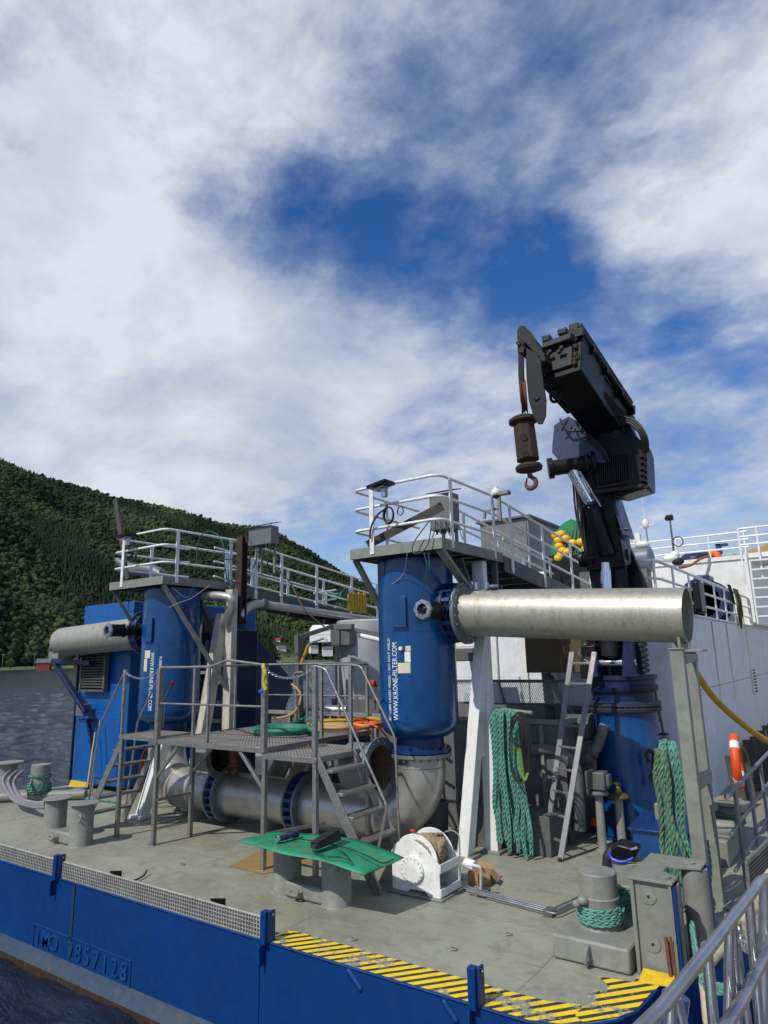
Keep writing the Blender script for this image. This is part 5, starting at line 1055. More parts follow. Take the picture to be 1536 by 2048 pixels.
# brown box on a strut, mesh screen
t = thing('brown_chest', 'brown painted chest raised on grey struts behind the ladder', 'chest', at(1100, 1340, y=11))
mb = MB(); a, b = at(1047, 1250, y=10.9), at(1168, 1345, y=10.9); mb.bx(a.x, b.x, 10.9, 11.7, b.z, a.z); mb.done('chest_body', M_brownbox, t, bevel=.01)
mb = MB(); a = at(1092, 1346, y=11.0); mb.bar(a, at(1102, 1440, y=11.0), .13, .1); mb.bar(at(1100, 1352, y=11.05), at(1140, 1430, y=11.05), .1, .08); mb.done('strut', M_greyd, t, bevel=.006)
t = thing('mesh_screen', 'white expanded mesh screen above the hopper, behind the legs', 'screen', at(1030, 1410, y=10.7))
a, b = at(912, 1362, y=10.7), at(1138, 1410, y=10.7); mb = MB(); W, Hh = b.x-a.x, a.z-b.z; st = .036
n = int(W/st)
for k in range(-6, n+6):
    for s in (1, -1):
        xa = a.x+k*st; dx = s*Hh*.55; p0 = V((xa, 10.7, b.z)); p1 = V((xa+dx, 10.7+s*.004, a.z))
        lo, hi = 0, 1
        for q in (a.x, b.x):
            f = (q-xa)/dx
            if 0 < f < 1:
                if (q == a.x) == (dx > 0): lo = max(lo, f)
                else: hi = min(hi, f)
        mid = xa+dx*(lo+hi)/2
        if hi > lo and a.x-.01 <= mid <= b.x+.01: mb.bar(p0.lerp(p1, lo), p0.lerp(p1, hi), .010, .005)
mb.done('mesh_panel', M_whiteg, t)
mb = MB(); mb.bar((a.x, 10.69, a.z), (b.x, 10.69, a.z), .05); mb.bar((a.x, 10.69, b.z), (b.x, 10.69, b.z), .03); mb.bar((at(1000, 1400, y=10.68).x, 10.66, a.z), (at(1000, 1400, y=10.68).x+.1, 10.66, b.z), .03); mb.done('screen_frame', M_greyd, t)
# ================================================================== DECK CRANE
CX, CY = -3.15, 10.75
t = CR = thing('deck_crane', 'dark knuckle boom crane on a blue pedestal, folded over with its hook hanging', 'crane', (CX, CY, 0))
mb = MB(); mb.lathe((CX, CY, 0), (0, 0, 1), [(.60, 0), (.60, .05), (.50, .06), (.49, .68), (.475, .70), (.47, 1.74), (.47, 1.9)], 64); mb.done('pedestal', M_blue, t)
mb = MB(); mb.lathe((CX, CY, 0), (0, 0, 1), [(.47, 1.735), (.52, 1.74), (.535, 1.76), (.535, 1.80), (.50, 1.815), (.535, 1.83), (.535, 1.88), (.47, 1.89)], 64); mb.bolts((CX, CY, 1.815), (0, 0, 1), .51, 40, .014, .05); mb.done('slew_flange', M_greyr, t) if False else mb.done('slew_flange', mat('rusty_blue_steel', (.02, .035, .07), .6, dirt=(.10, .05, .03), dscale=9, damt=.9), t)
mb = MB(); mb.lathe((CX, CY, 0), (0, 0, 1), [(.455, 1.88), (.455, 2.02), (.50, 2.03), (.52, 2.06), (.52, 2.12), (.49, 2.13), (.49, 2.2), (.52, 2.21), (.52, 2.27), (0, 2.28)], 64); mb.done('slew_ring', M_navy, t)
def A(px, py, y): return at(px, py, y=y)
yk = 10.75
mb = MB(); b0, b1, t0, t1 = A(1206, 1370, yk), A(1282, 1366, yk), A(1186, 1135, yk), A(1258, 1125, yk)
P = [(b0.x, b0.z), (b1.x, b1.z), (b1.x+.02, 3.2), (t1.x, t1.z), (t0.x, t0.z), (t0.x+.05, 3.3), (b0.x, 3.0)]
for yy in (10.50, 10.88): mb.prism([(x, yy, z) for x, z in P], (0, .1, 0))
mb.bx(b0.x+.2, b1.x-.02, 10.60, 10.88, 2.28, 3.6); mb.done('king_post', M_crane, t, bevel=.01)
mb = MB(); c = A(1219, 1300, 10.2); mb.cyl((c.x, 10.25, 2.55), (c.x, 10.28, 3.32), .14, n=32); mb.cyl((c.x, 10.25, 2.52), (c.x, 10.25, 2.56), .10, n=24); mb.done('lift_cylinder', M_craneg, t)
mb = MB(); mb.cyl((c.x, 10.28, 3.3), (c.x+.0, 10.40, 3.95), .085, n=28); mb.done('lift_rod', M_chrome, t)
mb = MB(); mb.cyl((c.x-.28, 10.22, 2.46), (c.x+.36, 10.22, 2.46), .055, n=20); mb.done('pivot_pin', M_chrome, t)
mb = MB(); mb.prism([(c.x+.18, 10.08, 2.26), (c.x+.34, 10.08, 2.26), (c.x+.34, 10.08, 2.9), (c.x+.30, 10.08, 3.1), (c.x+.2, 10.08, 2.5)], (0, .35, 0)); mb.prism([(c.x-.26, 10.08, 2.26), (c.x-.16, 10.08, 2.26), (c.x-.18, 10.08, 2.55), (c.x-.24, 10.08, 2.55)], (0, .35, 0)); mb.done('lug_plate', M_navy, t, bevel=.006)
mb = MB(); h0 = A(1275, 1330, 10.5)
for k in range(12): mb.tube([(h0.x-.06, 10.45, 2.32+k*.075), (h0.x+.10, 10.42, 2.33+k*.075), (h0.x+.12, 10.6, 2.34+k*.075)], .03, 8)
mb.done('hose_stack', M_rubber, t)
# inner boom
B0, B1 = A(1222, 1135, 10.65), A(1186, 925, 10.35)
def boxbeam(a, b, w0, h0, w1, h1, side=(1, 0, 0)):
    a, b = V(a), V(b); d = (b-a).normalized(); s = V(side); s = (s-d*s.dot(d)).normalized(); u = s.cross(d).normalized(); m_ = MB(); r = []
    for p, w_, h_ in ((a, w0, h0), (b, w1, h1)): r.append([p+s*w_/2+u*h_/2, p-s*w_/2+u*h_/2, p-s*w_/2-u*h_/2, p+s*w_/2-u*h_/2])
    vs = [[m_.b.verts.new(q) for q in k] for k in r]
    m_.b.faces.new(vs[0][::-1]); m_.b.faces.new(vs[1])
    for i in range(4): m_.b.faces.new((vs[0][i], vs[0][(i+1) % 4], vs[1][(i+1) % 4], vs[1][i]))
    return m_
boxbeam(B0, B1, .60, .56, .50, .50).done('inner_boom', M_crane, t, bevel=.02)
mb = MB(); q = A(1217, 1118, 10.6); mb.cyl(q-V((.34, .25, 0)), q+V((.34, -.25, 0)) if False else q+V((.30, -.0, .03)), .10, n=24); mb.cyl(q-V((.36, .25, .0)), q-V((.30, .25, 0)), .13, n=24); mb.done('pivot_pin', M_black, t)
mb = MB()
for k in range(14): f = .05+k*.065; a = B0.lerp(B1, f)+V((.235-.05*f, -.22, 0)); mb.box(a, (.02, .05, .05))
mb.done('ladder_rung', M_craneg, t)
mb = MB(); mb.cyl(A(1144, 938, 10.0), A(1184, 1010, 10.15), .10, n=24); mb.done('jib_rod', M_chrome, t)
mb = MB(); mb.cyl(A(1180, 1005, 10.15), A(1215, 1110, 10.3), .12, n=24); mb.torus(A(1182, 1010, 10.15), (A(1215, 1110, 10.3)-A(1180, 1005, 10.15)), .11, .03, 24, 8); mb.done('jib_cylinder', M_crane, t)
for k, off_ in enumerate((-.09, .09)): mb = MB(); mb.tube([A(1148, 945, 9.93)+V((off_, 0, 0)), A(1190, 1015, 10.05)+V((off_, 0, 0))], .018, 8); mb.done('hydraulic_tube', M_alu, t)
# knuckle and winch housing
mb = MB(); P = [A(1180, 895, 10.1), A(1200, 862, 10.1), A(1262, 862, 10.1), A(1286, 885, 10.1), A(1292, 905, 10.1), A(1295, 975, 10.1), A(1240, 992, 10.1), A(1200, 985, 10.1), A(1188, 960, 10.1)]; mb.prism(P, (0, .5, 0)); mb.done('winch_housing', M_crane, t, bevel=.03)
mb = MB()
for k in range(14): a, b = A(1196+k*4.2, 915-k*.6, 10.07), A(1198+k*4.2, 970-k*.9, 10.07); mb.bar(a, b, .016, .03)
for k in range(6): mb.box(A(1284, 912+k*12, 10.06), (.07, .05, .05)); mb.box(A(1292, 918+k*11, 10.05), (.035, .06, .035))
mb.done('cooling_ribs', M_black, t, bevel=.003)
mb = MB(); mb.tube([A(1190, 984, 10.02), A(1285, 972, 10.02)], .03, 8); mb.tube([A(1196, 975, 10.02), A(1250, 965, 10.02)], .018, 8); mb.done('drain_bar', M_rustd, t)
mb = MB(); a, b = A(1100, 937, 9.85), A(1182, 925, 10.1); d = (b-a).normalized(); mb.cyl(a, b, .125, n=28); mb.cyl(a-d*.03, a+d*.05, .165, n=28); mb.cyl(b, b+d*.05, .19, n=28); mb.done('slew_motor', M_black, t)
mb = MB(); mb.torus(A(1176, 925, 9.95), (1, .2, 0), .12, .02, 20, 6); mb.done('hose_ring', M_craneg, t)
mb = MB(); P = [A(1104, 892, 10.0), A(1108, 850, 10.0), A(1137, 832, 10.0), A(1155, 843, 10.0), A(1157, 860, 10.0), A(1200, 900, 10.0), A(1210, 925, 10.0), A(1120, 925, 10.0), A(1104, 905, 10.0)]; mb.prism(P, (0, .10, 0)); mb.prism([p+V((.03, .42, -.02)) for p in P], (0, .10, 0)); mb.done('link_plate', M_craneb, t, bevel=.01) if False else mb.done('link_plate', mat('crane_blue_plate', (.035, .05, .11), .35, dirt=(.02, .02, .03), dscale=6, damt=.4), t, bevel=.01)
mb = MB(); mb.tube(spline([A(1120, 838, 9.9), A(1133, 858, 9.88), A(1145, 862, 9.88), A(1165, 860, 9.9)], 5), .018, 8); mb.tube(spline([A(1136, 838, 9.9), A(1128, 852, 9.88), A(1124, 862, 9.9)], 5), .013, 8); mb.done('hose_bundle', M_craneg, t)
# outer boom, folded back towards the stern
J0, J1 = A(1238, 872, 10.7), A(1121, 718, 8.75)
ax = (J1-J0).normalized()
boxbeam(J0, J0.lerp(J1, .62), .54, .58, .52, .56).done('outer_boom', M_crane, t, bevel=.02)
boxbeam(J0.lerp(J1, .6), J1, .58, .64, .64, .66).done('boom_collar', M_black, t, bevel=.02)
s = V((1, 0, 0)); s = (s-ax*s.dot(ax)).normalized(); u = s.cross(ax).normalized()
if u.z < 0: u = -u
boxbeam(J1, J1+ax*.05, .40, .44, .40, .44).done('telescope_section', M_craneg, t, bevel=.01)
mb = MB()
for k in range(4):
    z = -.22+.15*k; mb.box(J1+ax*.03+s*(-.24)+u*z, (.06, .06, .05)); mb.box(J1+ax*.03+s*(.24)+u*(z+.02), (.05, .07, .06))
mb.cyl(J1-s*.30-u*.1, J1+s*.30-u*.1, .04, n=12); mb.cyl(J1-s*.28+u*.18, J1-s*.18+u*.18+ax*.1, .045, n=12); mb.done('slide_pads', M_rustd, t, bevel=.005)
g0, g1 = J0.lerp(J1, .12)+s*.30+u*.28, J1+s*.30+u*.36+ax*.05
for k, (ds, du, r) in enumerate(((0, 0, .05), (.0, .11, .035), (-.12, .05, .04), (-.12, .13, .025))): mb = MB(); mb.tube([g0+s*ds+u*du, g1+s*ds+u*du], r, 12); mb.done('extension_cylinder', M_crane if k % 2 == 0 else M_craneg, t)
mb = MB()
for f in (.0, .25, .55, .8, 1.0): q = g0.lerp(g1, f); mb.box(q-u*.04-s*.05, (.22, .05, .16), Matrix((s, ax, u)).transposed())
mb.done('cylinder_clamp', M_black, t, bevel=.006)
mb = MB(); q0 = J1+u*.30; F_ = [q0+s*.30, q0-s*.30, q0-s*.30+ax*.20-u*.10, q0+ax*.22-u*.30+s*.0, q0+s*.30+ax*.12-u*.05]; mb = boxbeam(q0-ax*.18-u*.02, q0+ax*.16-u*.08, .58, .22, .44, .10, side=tuple(s)); mb.box(q0-s*.22+u*.15+ax*.02, (.12, .14, .10)); mb.box(q0+s*.02+u*.2, (.14, .12, .09)); mb.box(q0+s*.20+u*.19, (.14, .12, .12)); mb.done('head_cover', M_craneg, t, bevel=.015)
mb = MB(); P = [A(1168, 745, 9.1), A(1180, 752, 9.15), A(1232, 805, 9.8), A(1262, 842, 10.2), A(1258, 858, 10.2), A(1222, 838, 9.9), A(1170, 800, 9.4), A(1145, 775, 9.1)]; mb.prism(P, (.0, -.02, 0)); mb.done('side_plate', M_craneg, t)
for k in range(3): mb = MB(); mb.tube(spline([A(1236, 842-k*5, 9.9), A(1262+k*4, 848-k*3, 9.8), A(1282+k*5, 872, 9.8), A(1288+k*4, 905, 9.95)], 6), .022, 8); mb.done('hydraulic_hose', M_rubber, t)
mb = MB(); q = A(1110, 792, 8.9); mb.tube([q+V((math.cos(a)*.07, 0, math.sin(a)*.09)) for a in [math.pi*.85+math.pi*1.4*i/12 for i in range(13)]], .022, 8); mb.box(q+V((0, 0, .09)), (.18, .1, .06)); mb.done('shackle', M_black, t)
# tip: arm, cheek plates and sheaves
yh = 8.55
def poly(P, y, dy, name, m, bev=.006): mb = MB(); mb.prism([A(px, py, y) for px, py in P], (0, dy, 0)); return mb.done(name, m, t, bevel=bev)
poly([(1034, 660), (1040, 651), (1048, 651), (1055, 662), (1088, 706), (1092, 722), (1083, 722), (1053, 688), (1046, 706), (1035, 704)], yh-.12, .30, 'tip_arm', M_cheek)
poly([(1052, 695), (1080, 712), (1086, 760), (1092, 800), (1091, 832), (1084, 848), (1076, 848), (1066, 832), (1057, 800), (1052, 750)], yh-.12, .03, 'cheek_plate', M_cheek)
poly([(1036, 700), (1046, 704), (1048, 760), (1052, 815), (1046, 825), (1040, 800), (1036, 750)], yh+.14, .03, 'cheek_plate', M_black)
mb = MB(); q = A(1050, 793, yh+.03); mb.cyl(q-V((.0, .09, 0)), q+V((0, .02, 0)), .24, n=40) if False else mb.lathe(q-V((.015, .0, 0)), (.93, .36, 0), [(.0, -.04), (.24, -.04), (.24, -.03), (.20, -.01), (.20, .01), (.24, .03), (.24, .04), (0, .04)], 40); mb.done('sheave', M_rust, t)
mb = MB(); mb.cyl(A(1072, 793, yh-.16), A(1072, 793, yh-.10), .04, n=16); mb.cyl(A(1036, 686, yh-.16), A(1036, 686, yh-.10), .03, n=12); mb.cyl(A(1046, 684, yh-.16), A(1046, 684, yh-.10), .03, n=12); mb.done('pivot_pin', M_chrome, t)
for k in (-1, 1): mb = MB(); mb.tube([A(1047+k*3, 770, yh), A(1047+k*3, 835, yh)], .008, 6); mb.done('hoist_wire', M_rust, t)
hb = thing('hook_block', 'rusty hook block hanging from the crane tip', 'hook block', A(1055, 940, yh)); t = hb
q0, q1 = A(1046, 838, yh), A(1058, 936, yh); d = (q1-q0).normalized(); sd = V((1, 0, 0)); sd = (sd-d*sd.dot(d)).normalized()
mb = MB(); mb.lathe(q0-d*.02, d, [(0, 0), (.16, .0), (.205, .03), (.205, .07), (.13, .10), (.13, .12), (0, .12)], 28); mb.done('top_flange', M_rustd, t)
mb = MB(); mb.lathe(q0, d, [(.0, .08), (.155, .08), (.160, .2), (.165, .62), (0, .62)], 8); BB = mb.done('block_body', M_rustd, t, bevel=.01)
mb = MB(); mb.lathe(q1-d*.04, d, [(0, 0), (.17, 0), (.19, .03), (.18, .07), (.08, .10), (0, .11)], 24); mb.done('bottom_flange', M_rustd, t)
for f, w_ in ((.45, .05), (.78, .045)):
    c = q0.lerp(q1, f); n_ = (O-c).normalized(); n_ = (n_-d*n_.dot(d)).normalized(); mb = MB(); mb.cyl(c+n_*.12+sd*(-.02), c+n_*.172+sd*(-.02), w_, n=20); mb.done('sheave_window', M_dark, BB)
mb = MB(); mb.cyl(q1+d*.05, q1+d*.14, .035, n=12)
hc = q1+d*.22; Pk = [hc+V((.0, 0, .10))]+[hc+V((math.sin(a)*.075, 0, math.cos(a)*.075)) for a in [math.pi*k/10 for k in range(2, 17)]]
mb.tube(spline(Pk, 2), [.03]*3+[.034]*20+[.026]*4+[.018]*(len(spline(Pk, 2))-27), 10); mb.done('hook', M_rust, t)
mb = MB(); mb.tube([hc+V((-.05, 0, .08)), hc+V((-.07, 0, 0))], .012, 6); mb.done('safety_latch', M_rust, t)
# access ladder behind the pedestal
t = thing('fixed_ladder', 'narrow grey ladder fixed behind the crane pedestal', 'ladder', A(1320, 1480, 11.0))
for a, b in ((A(1300, 1372, 11.0), A(1308, 1520, 11.0)), (A(1308, 1372, 11.0), A(1330, 1480, 11.0))): mb = MB(); mb.bar(a, b, .04); mb.done('stile', M_grey, t)
for k in range(5): f = .12+.2*k; mb = MB(); mb.bar(A(1300, 1372, 11.0).lerp(A(1308, 1520, 11.0), f), A(1308, 1372, 11.0).lerp(A(1330, 1480, 11.0), f*1.2 if f*1.2 < 1 else 1), .025); mb.done('rung', M_grey, t)
t = thing('grease_pump', 'small grey motor fixed right of the crane pedestal', 'motor', A(1327, 1480, 10.9)); mb = MB(); q = A(1325, 1475, 10.9); mb.cyl(q-V((0, 0, .22)), q, .10, n=20); mb.cyl(q-V((0, 0, .55)), q-V((0, 0, .25)), .07, n=16); mb.done('motor_body', M_galv, t); mb = MB(); mb.torus(q+V((0, 0, .05)), (0, 0, 1), .09, .012, 16, 6); mb.done('lifting_ring', M_black, t)
mb = MB(); q = A(1306, 1525, 10.25); mb.tube(spline([q+V((-.05, 0, .0)), q+V((-.09, 0, .1)), q+V((-.03, 0, .16)), q+V((.02, 0, .1)), q+V((0, 0, 0)), q+V((.0, 0, -.12)), q+V((.05, 0, -.18))], 5), .025, 8); mb.torus(q+V((-.02, 0, -.2)), (0, 1, 0), .04, .02, 14, 6); mb.torus(q+V((.08, 0, -.17)), (0, 1, 0), .035, .02, 14, 6)
tag(mb.done('spare_hook', M_rustd), 'grey spare shackle and hook hanging on the crane pedestal', 'shackle')
# blue chest, vent pipes
t = thing('blue_chest', 'blue steel chest with sloping lid in front of the crane pedestal', 'chest', (-2.7, 9.1, 0))
mb = MB(); QX = at(1264, 1660, z=.58); qx, qy = QX.x, QX.y; mb.bx(qx, qx+.62, qy, qy+.62, 0, .58); mb.done('chest_body', M_blue, t, bevel=.01); mb = MB(); mb.prism([(qx-.04, qy-.04, .58), (qx+.66, qy-.04, .58), (qx+.66, qy+.66, .64), (qx-.04, qy+.66, .64)], (0, 0, .03)); mb.done('lid', M_blued, t, bevel=.008)
mb = MB(); mb.cyl((qx+.2, qy+.4, .64), (qx+.2, qy+.4, .80), .03, n=12); mb.ball((qx+.2, qy+.4, .80), .03, 2); mb.done('filler_cap', M_grey, t)
mb = MB(); mb.torus((qx+.42, qy+.32, .675), (0, 0, 1), .09, .012, 20, 6); tag(mb.done('red_ring', M_red), 'red ring lying on the blue chest lid', 'ring')
def ventp(px, py, h, head, lab):
    p = at(px, py, z=0); t = thing('tank_vent', lab, 'vent', p, 'grey tank vent pipes by the crane')
    mb = MB(); mb.cyl(p, p+V((0, 0, h)), .058, n=20); mb.lathe(p, (0, 0, 1), [(.10, 0), (.10, .015), (.06, .02)], 20); mb.done('vent_pipe', M_grey2, t)
    q = p+V((0, 0, h))
    if head == 'box':
        mb = MB(); mb.lathe(q, (0, 0, 1), [(.06, -.01), (.14, .0), (.14, .04), (.11, .06)], 24); mb.box(q+V((0, .0, .19)), (.27, .22, .24)); mb.box(q+V((.16, 0, .20)), (.05, .14, .16)); mb.done('vent_head', M_greyd, t, bevel=.02)
    else:
        mb = MB(); mb.lathe(q, (0, 0, 1), [(.058, -.01), (.14, .0), (.15, .02), (.13, .05), (.06, .07), (.045, .12), (.05, .13), (.035, .16), (.05, .18), (.05, .21), (0, .215)], 24); mb.done('vent_head', M_greenbr, t) if False else mb.done('vent_head', mat('brass_greasy', (.16, .13, .06), .5, .5, dirt=(.08, .05, .03), dscale=14, damt=.6), t)
ventp(1206, 1700, .70, 'box', 'vent pipe with square grey head left of the blue chest'); ventp(1245, 1692, .62, 'brass', 'vent pipe with flat brass topped head beside the blue chest')
mb = MB(); q = at(1192, 1640, y=10.2)
for k in range(4): mb.torus(q+V((.0, 0, -.02*k)), (0, .3, 1), .06+.01*(k % 2), .014, 18, 6)
tag(mb.done('orange_lead', M_orange), 'orange lead coiled on a hook left of the square vent', 'cable')

# ================================================================== ROPE HANKS
def hank(xs, y, ztop, zbot, Rr, m, lab, seed, spread=.0, strands=4, dy=.12):
    rng = random.Random(seed); mb = MB()
    for i, x in enumerate(xs):
        zb = zbot+rng.uniform(0, .22); yy = y+rng.uniform(-dy, dy); wj = lambda: rng.uniform(-.028, .028); xo = spread*(i/(len(xs)-1)-.3)
        P = spline([(x*.6+.4*(sum(xs)/len(xs)), y-.02, ztop), (x+wj()*.5, yy-.03, ztop-.12-.06*rng.random()), (x+wj(), yy-.02, (ztop+zb)*.68), (x+wj(), yy-.02, (ztop+zb)*.5), (x+xo*.6+wj(), yy+wj(), (ztop+zb)*.33), (x+xo*.9+wj(), yy+wj(), (ztop+zb)*.17+zb*.5), (x+xo, yy, zb)], 10); braid(mb, P, Rr, strands)
    return tag(mb.done('rope_hank', m), lab, 'rope', 'hanks of mooring rope')
x0 = at(996, 1560, y=8.75).x; x1 = at(1040, 1560, y=8.75).x
hank([x0+(x1-x0)*k/11 for k in range(12)], 8.72, 1.88, .02, .026, M_rope, 'big teal rope hank hanging beside the white upright leg', 5, .05)
hank([x0+.03+(x1-x0)*k/9 for k in range(10)], 8.84, 1.85, .05, .026, M_rope, 'rear strands of the big teal hank, behind its front strands', 8, .10)
mb = MB(); c0 = at(1040, 1495, y=8.58)
for k in range(4): mb.tube([c0+V((math.sin(a)*(.16-.012*k)+.03*math.cos(a)+.01*math.sin(3*a+k), -.01*k, math.cos(a)*(.45-.02*k)+.01*math.sin(2*a+k*2))) for a in [2*math.pi*i/30 for i in range(30)]], .007, 6, closed=True)
for k in range(4): mb.tube([c0+V((math.sin(a)*(.11-.012*k)+.01*math.sin(2*a+k), -.02-.01*k, .20+math.cos(a)*(.22-.02*k))) for a in [2*math.pi*i/24 for i in range(24)]], .007, 6, closed=True)
tag(mb.done('twine_coil', M_netd), 'dark twine coil hung in front of the big teal hank', 'twine')
mb = MB()
for k in range(4): mb.tube(spline([c0+V((-.02+.015*k, -.04, .0)), c0+V((-.01+.02*k, -.05, -.25)), c0+V((.06, -.05, -.40+.01*k)), c0+V((.12-.01*k, -.04, -.30))], 6), .004, 6)
tag(mb.done('line_loop', mat('lime_line', (.22, .36, .03), .6)), 'lime green thin line loop in front of the big teal hank', 'line')
mb = MB(); q = at(1030, 1425, y=8.8); mb.tube([q+V((-.35, .15, .03)), q+V((.25, 0, .0))], .025, 10); tag(mb.done('rope_hook', M_grey), 'grey peg that carries the big teal rope hank', 'hook')
# hank on the right post
xa, xb = at(1332, 1600, y=8.0).x, at(1368, 1600, y=8.0).x
hank([xa+(xb-xa)*k/5 for k in range(6)], 7.95, at(1350, 1482, y=7.95).z, .04, .027, M_rope, 'teal rope hank hanging left of the grey post', 11, .10)
hank([xa-.02+(xb-xa)*k/3*.6 for k in range(4)], 7.84, at(1350, 1500, y=7.84).z, .22, .027, M_ropeg, 'faded green laid rope over the teal hank at the grey post', 12, .16, 3)
mb = MB(); P = [at(1388, 1545, y=7.9), at(1393, 1600, y=7.85), at(1405, 1680, y=7.8), at(1412, 1740, y=7.78), at(1408, 1795, y=7.8)]
braid(mb, spline(P, 8), .022); braid(mb, spline([p+V((.03, .02, 0)) for p in P[2:]], 8), .024); tag(mb.done('rope_tail', M_rope), 'teal rope tail hanging between the two grey posts', 'rope', 'loose rope tails')
# rope hank by the left tank, brown hoses
hank([-11.55+.05*k for k in range(4)], 8.9, 1.75, .3, .028, M_rope, 'small teal rope hank behind the left stair', 15, -.25)
coil(V((-11.2, 8.2, .62)), .28, .45, mat('maroon_hose', (.10, .03, .025), .5), .016, 'maroon hose coiled behind the left stair', 5)
coil(V((-10.9, 8.5, 1.2)), .25, .22, M_cableb, .014, 'black hose coiled above the maroon hose', 4)
# ================================================================== DECKHOUSE AND UPPER DECK
t = DH = thing('deckhouse', 'long white deckhouse behind the crane, its side running aft along the quay', 'deckhouse', (-2.6, 12, 0))
mb = MB(); P = [(-7.2, 12.0, 0), (-2.75, 12.0, 0), (-2.64, 12.05, 0), (-2.60, 12.15, 0), (-2.60, 60, 0), (-7.2, 60, 0)]; mb.prism(P, (0, 0, 3.24)); HS = mb.done('house_shell', M_shell, t, bevel=.01)
mb = MB(); mb.bx(-7.25, -2.57, 11.97, 60, 3.242, 3.28); mb.done('deck_edge', M_white, t)
mb = MB()
for z in (1.9,): mb.bx(-2.60, -2.592, 12.3, 59, z, z+.012)
mb.bx(-2.60, -2.593, 30, 30.015, .1, 3.2)
mb.done('plate_seam', M_grey, HS)
a, b = at(1500, 1338, x=-2.59), at(1513, 1385, x=-2.59); mb = MB(); mb.bx(-2.6, -2.55, a.y, b.y+.0, b.z, a.z); mb.done('vent_frame', M_white, t)
mb = MB()
for k in range(8): z = b.z+(a.z-b.z)*(k+.5)/8; mb.bx(-2.551, -2.54, a.y+.15, b.y-.1, z-.012, z+.022)
mb.done('vent_slots', M_dark, HS)
mb = MB(); mb.bx(-6.1, -5.8, 11.93, 11.998, .9, 3.2); mb.bx(-5.35, -5.2, 11.95, 11.998, .9, 3.2); mb.bx(-4.75, -4.65, 11.9, 11.998, 1.0, 3.2); mb.done('wall_pilaster', M_white, t, bevel=.01)
p = at(1050, 1272, y=11.97); mb = MB(); mb.prism([(p.x-.06, 11.985, 3.2), (p.x+.02, 11.985, 3.2), (p.x+.0, 11.985, 2.2), (p.x-.03, 11.985, 2.2)], (0, .01, 0)); mb.done('rust_streak', M_rustk, t) if False else mb.b.free()
p, q = at(912, 1297, y=11.5), at(952, 1322, y=11.5); mb = MB(); mb.bx(p.x, q.x, 11.4, 11.97, q.z, p.z); tag(mb.done('wall_cabinet', M_greyd, bevel=.02), 'dark grey cabinet on the deckhouse wall between the near tank and the white leg', 'cabinet')
p, q = at(905, 1281, y=10.9), at(962, 1293, y=10.9); mb = MB(); mb.bx(p.x, q.x, 10.8, 11.2, q.z, p.z); tag(mb.done('cable_tray', M_white, bevel=.006), 'white tray beam under the right steel pipe flange', 'tray')
t = thing('casing_tower', 'round grey casing standing by the rail left of the near blue tank', 'casing', (-9.2, 12.7, 0)); a, b = at(666, 1330, y=12.5), at(790, 1330, y=12.5)
cx, rr = (a.x+b.x)/2, (b.x-a.x)/2*.86; mb = MB(); mb.lathe((cx, 12.7, 0), (0, 0, 1), [(rr, 0), (rr, .5), (rr, 2.0), (rr, 3.38), (rr, 3.42), (rr-.05, 3.46), (0, 3.5)], 72); mb.done('casing_shell', mat('casing_grey', (.42, .43, .44), .3, .15, dirt=(.3, .3, .3), dscale=1.5, damt=.3, streak=.2), t)
a, b = at(672, 1258, y=11.9), at(708, 1290, y=11.9); mb = MB(); mb.bx(a.x, (a.x+b.x)/2, 11.7, 12.1, b.z, a.z); mb.bx((a.x+b.x)/2+.01, b.x, 11.74, 12.1, b.z, a.z); mb.done('switch_cabinet', M_galv, t, bevel=.006)
# rails of the deckhouse
def rail_side(name, lab, x, ys, z0, z1, m, cat='railing', flat=True, extra=None, grp=None):
    t = thing(name, lab, cat, (x, ys[0], z0), grp)
    for z in (z1, z0+(z1-z0)*.64, z0+(z1-z0)*.30):
        P = [(x, ys[0], z), (x, ys[-1], z)]
        if extra and z > z0+(z1-z0)*.5: P = rounded([(extra, ys[0]+.1, z), (x-.15, ys[0], z), (x, ys[0]+.35, z), (x, ys[-1], z)], .2)
        mb = MB(); mb.tube(P, .028 if z == z1 else .022, 10); mb.done('guard_rail', m, t)
    for y in ys: mb = MB(); mb.bx(x+.0, x+.022, y-.05, y+.05, z0-.03, z1-.02); mb.done('rail_post', m, t)
    return t
rail_side('deck_railing', 'white railing with broad flat posts along the deckhouse edge', -2.62, [11.2+1.32*k for k in range(18)], 3.26, 4.06, M_whiter, extra=-3.5)
mb = MB(); P0 = at(1468, 1178, x=-2.58)
for k in range(7): P = spline([P0+V((.02, -.25+.1*k, .0)), P0+V((.05, -.15+.1*k, -.3)), P0+V((.05, -.2+.12*k, -.6)), P0+V((.05, .0+.05*k, -1.0+.05*k))], 6); mb.tube(P, .022, 6)
tag(mb.done('olive_ropes', mat('olive_rope', (.09, .09, .04), .9, dirt=(.03, .03, .015), dscale=20, damt=.6)), 'olive ropes hanging over the white deck railing', 'rope')
mb = MB(); P0 = at(1470, 1178, x=-2.6)
for k in range(5): mb.tube(spline([P0+V((.03, -1.3+.08*k, .02)), P0+V((.05, -1.2+.08*k, -.25)), P0+V((.05, -1.0+.05*k, -.42)), P0+V((.03, -.7, -.35))], 6), .02, 6)
tag(mb.done('dark_ropes', M_netd), 'dark rope bundle hanging on the white deck railing left of the olive ropes', 'rope')
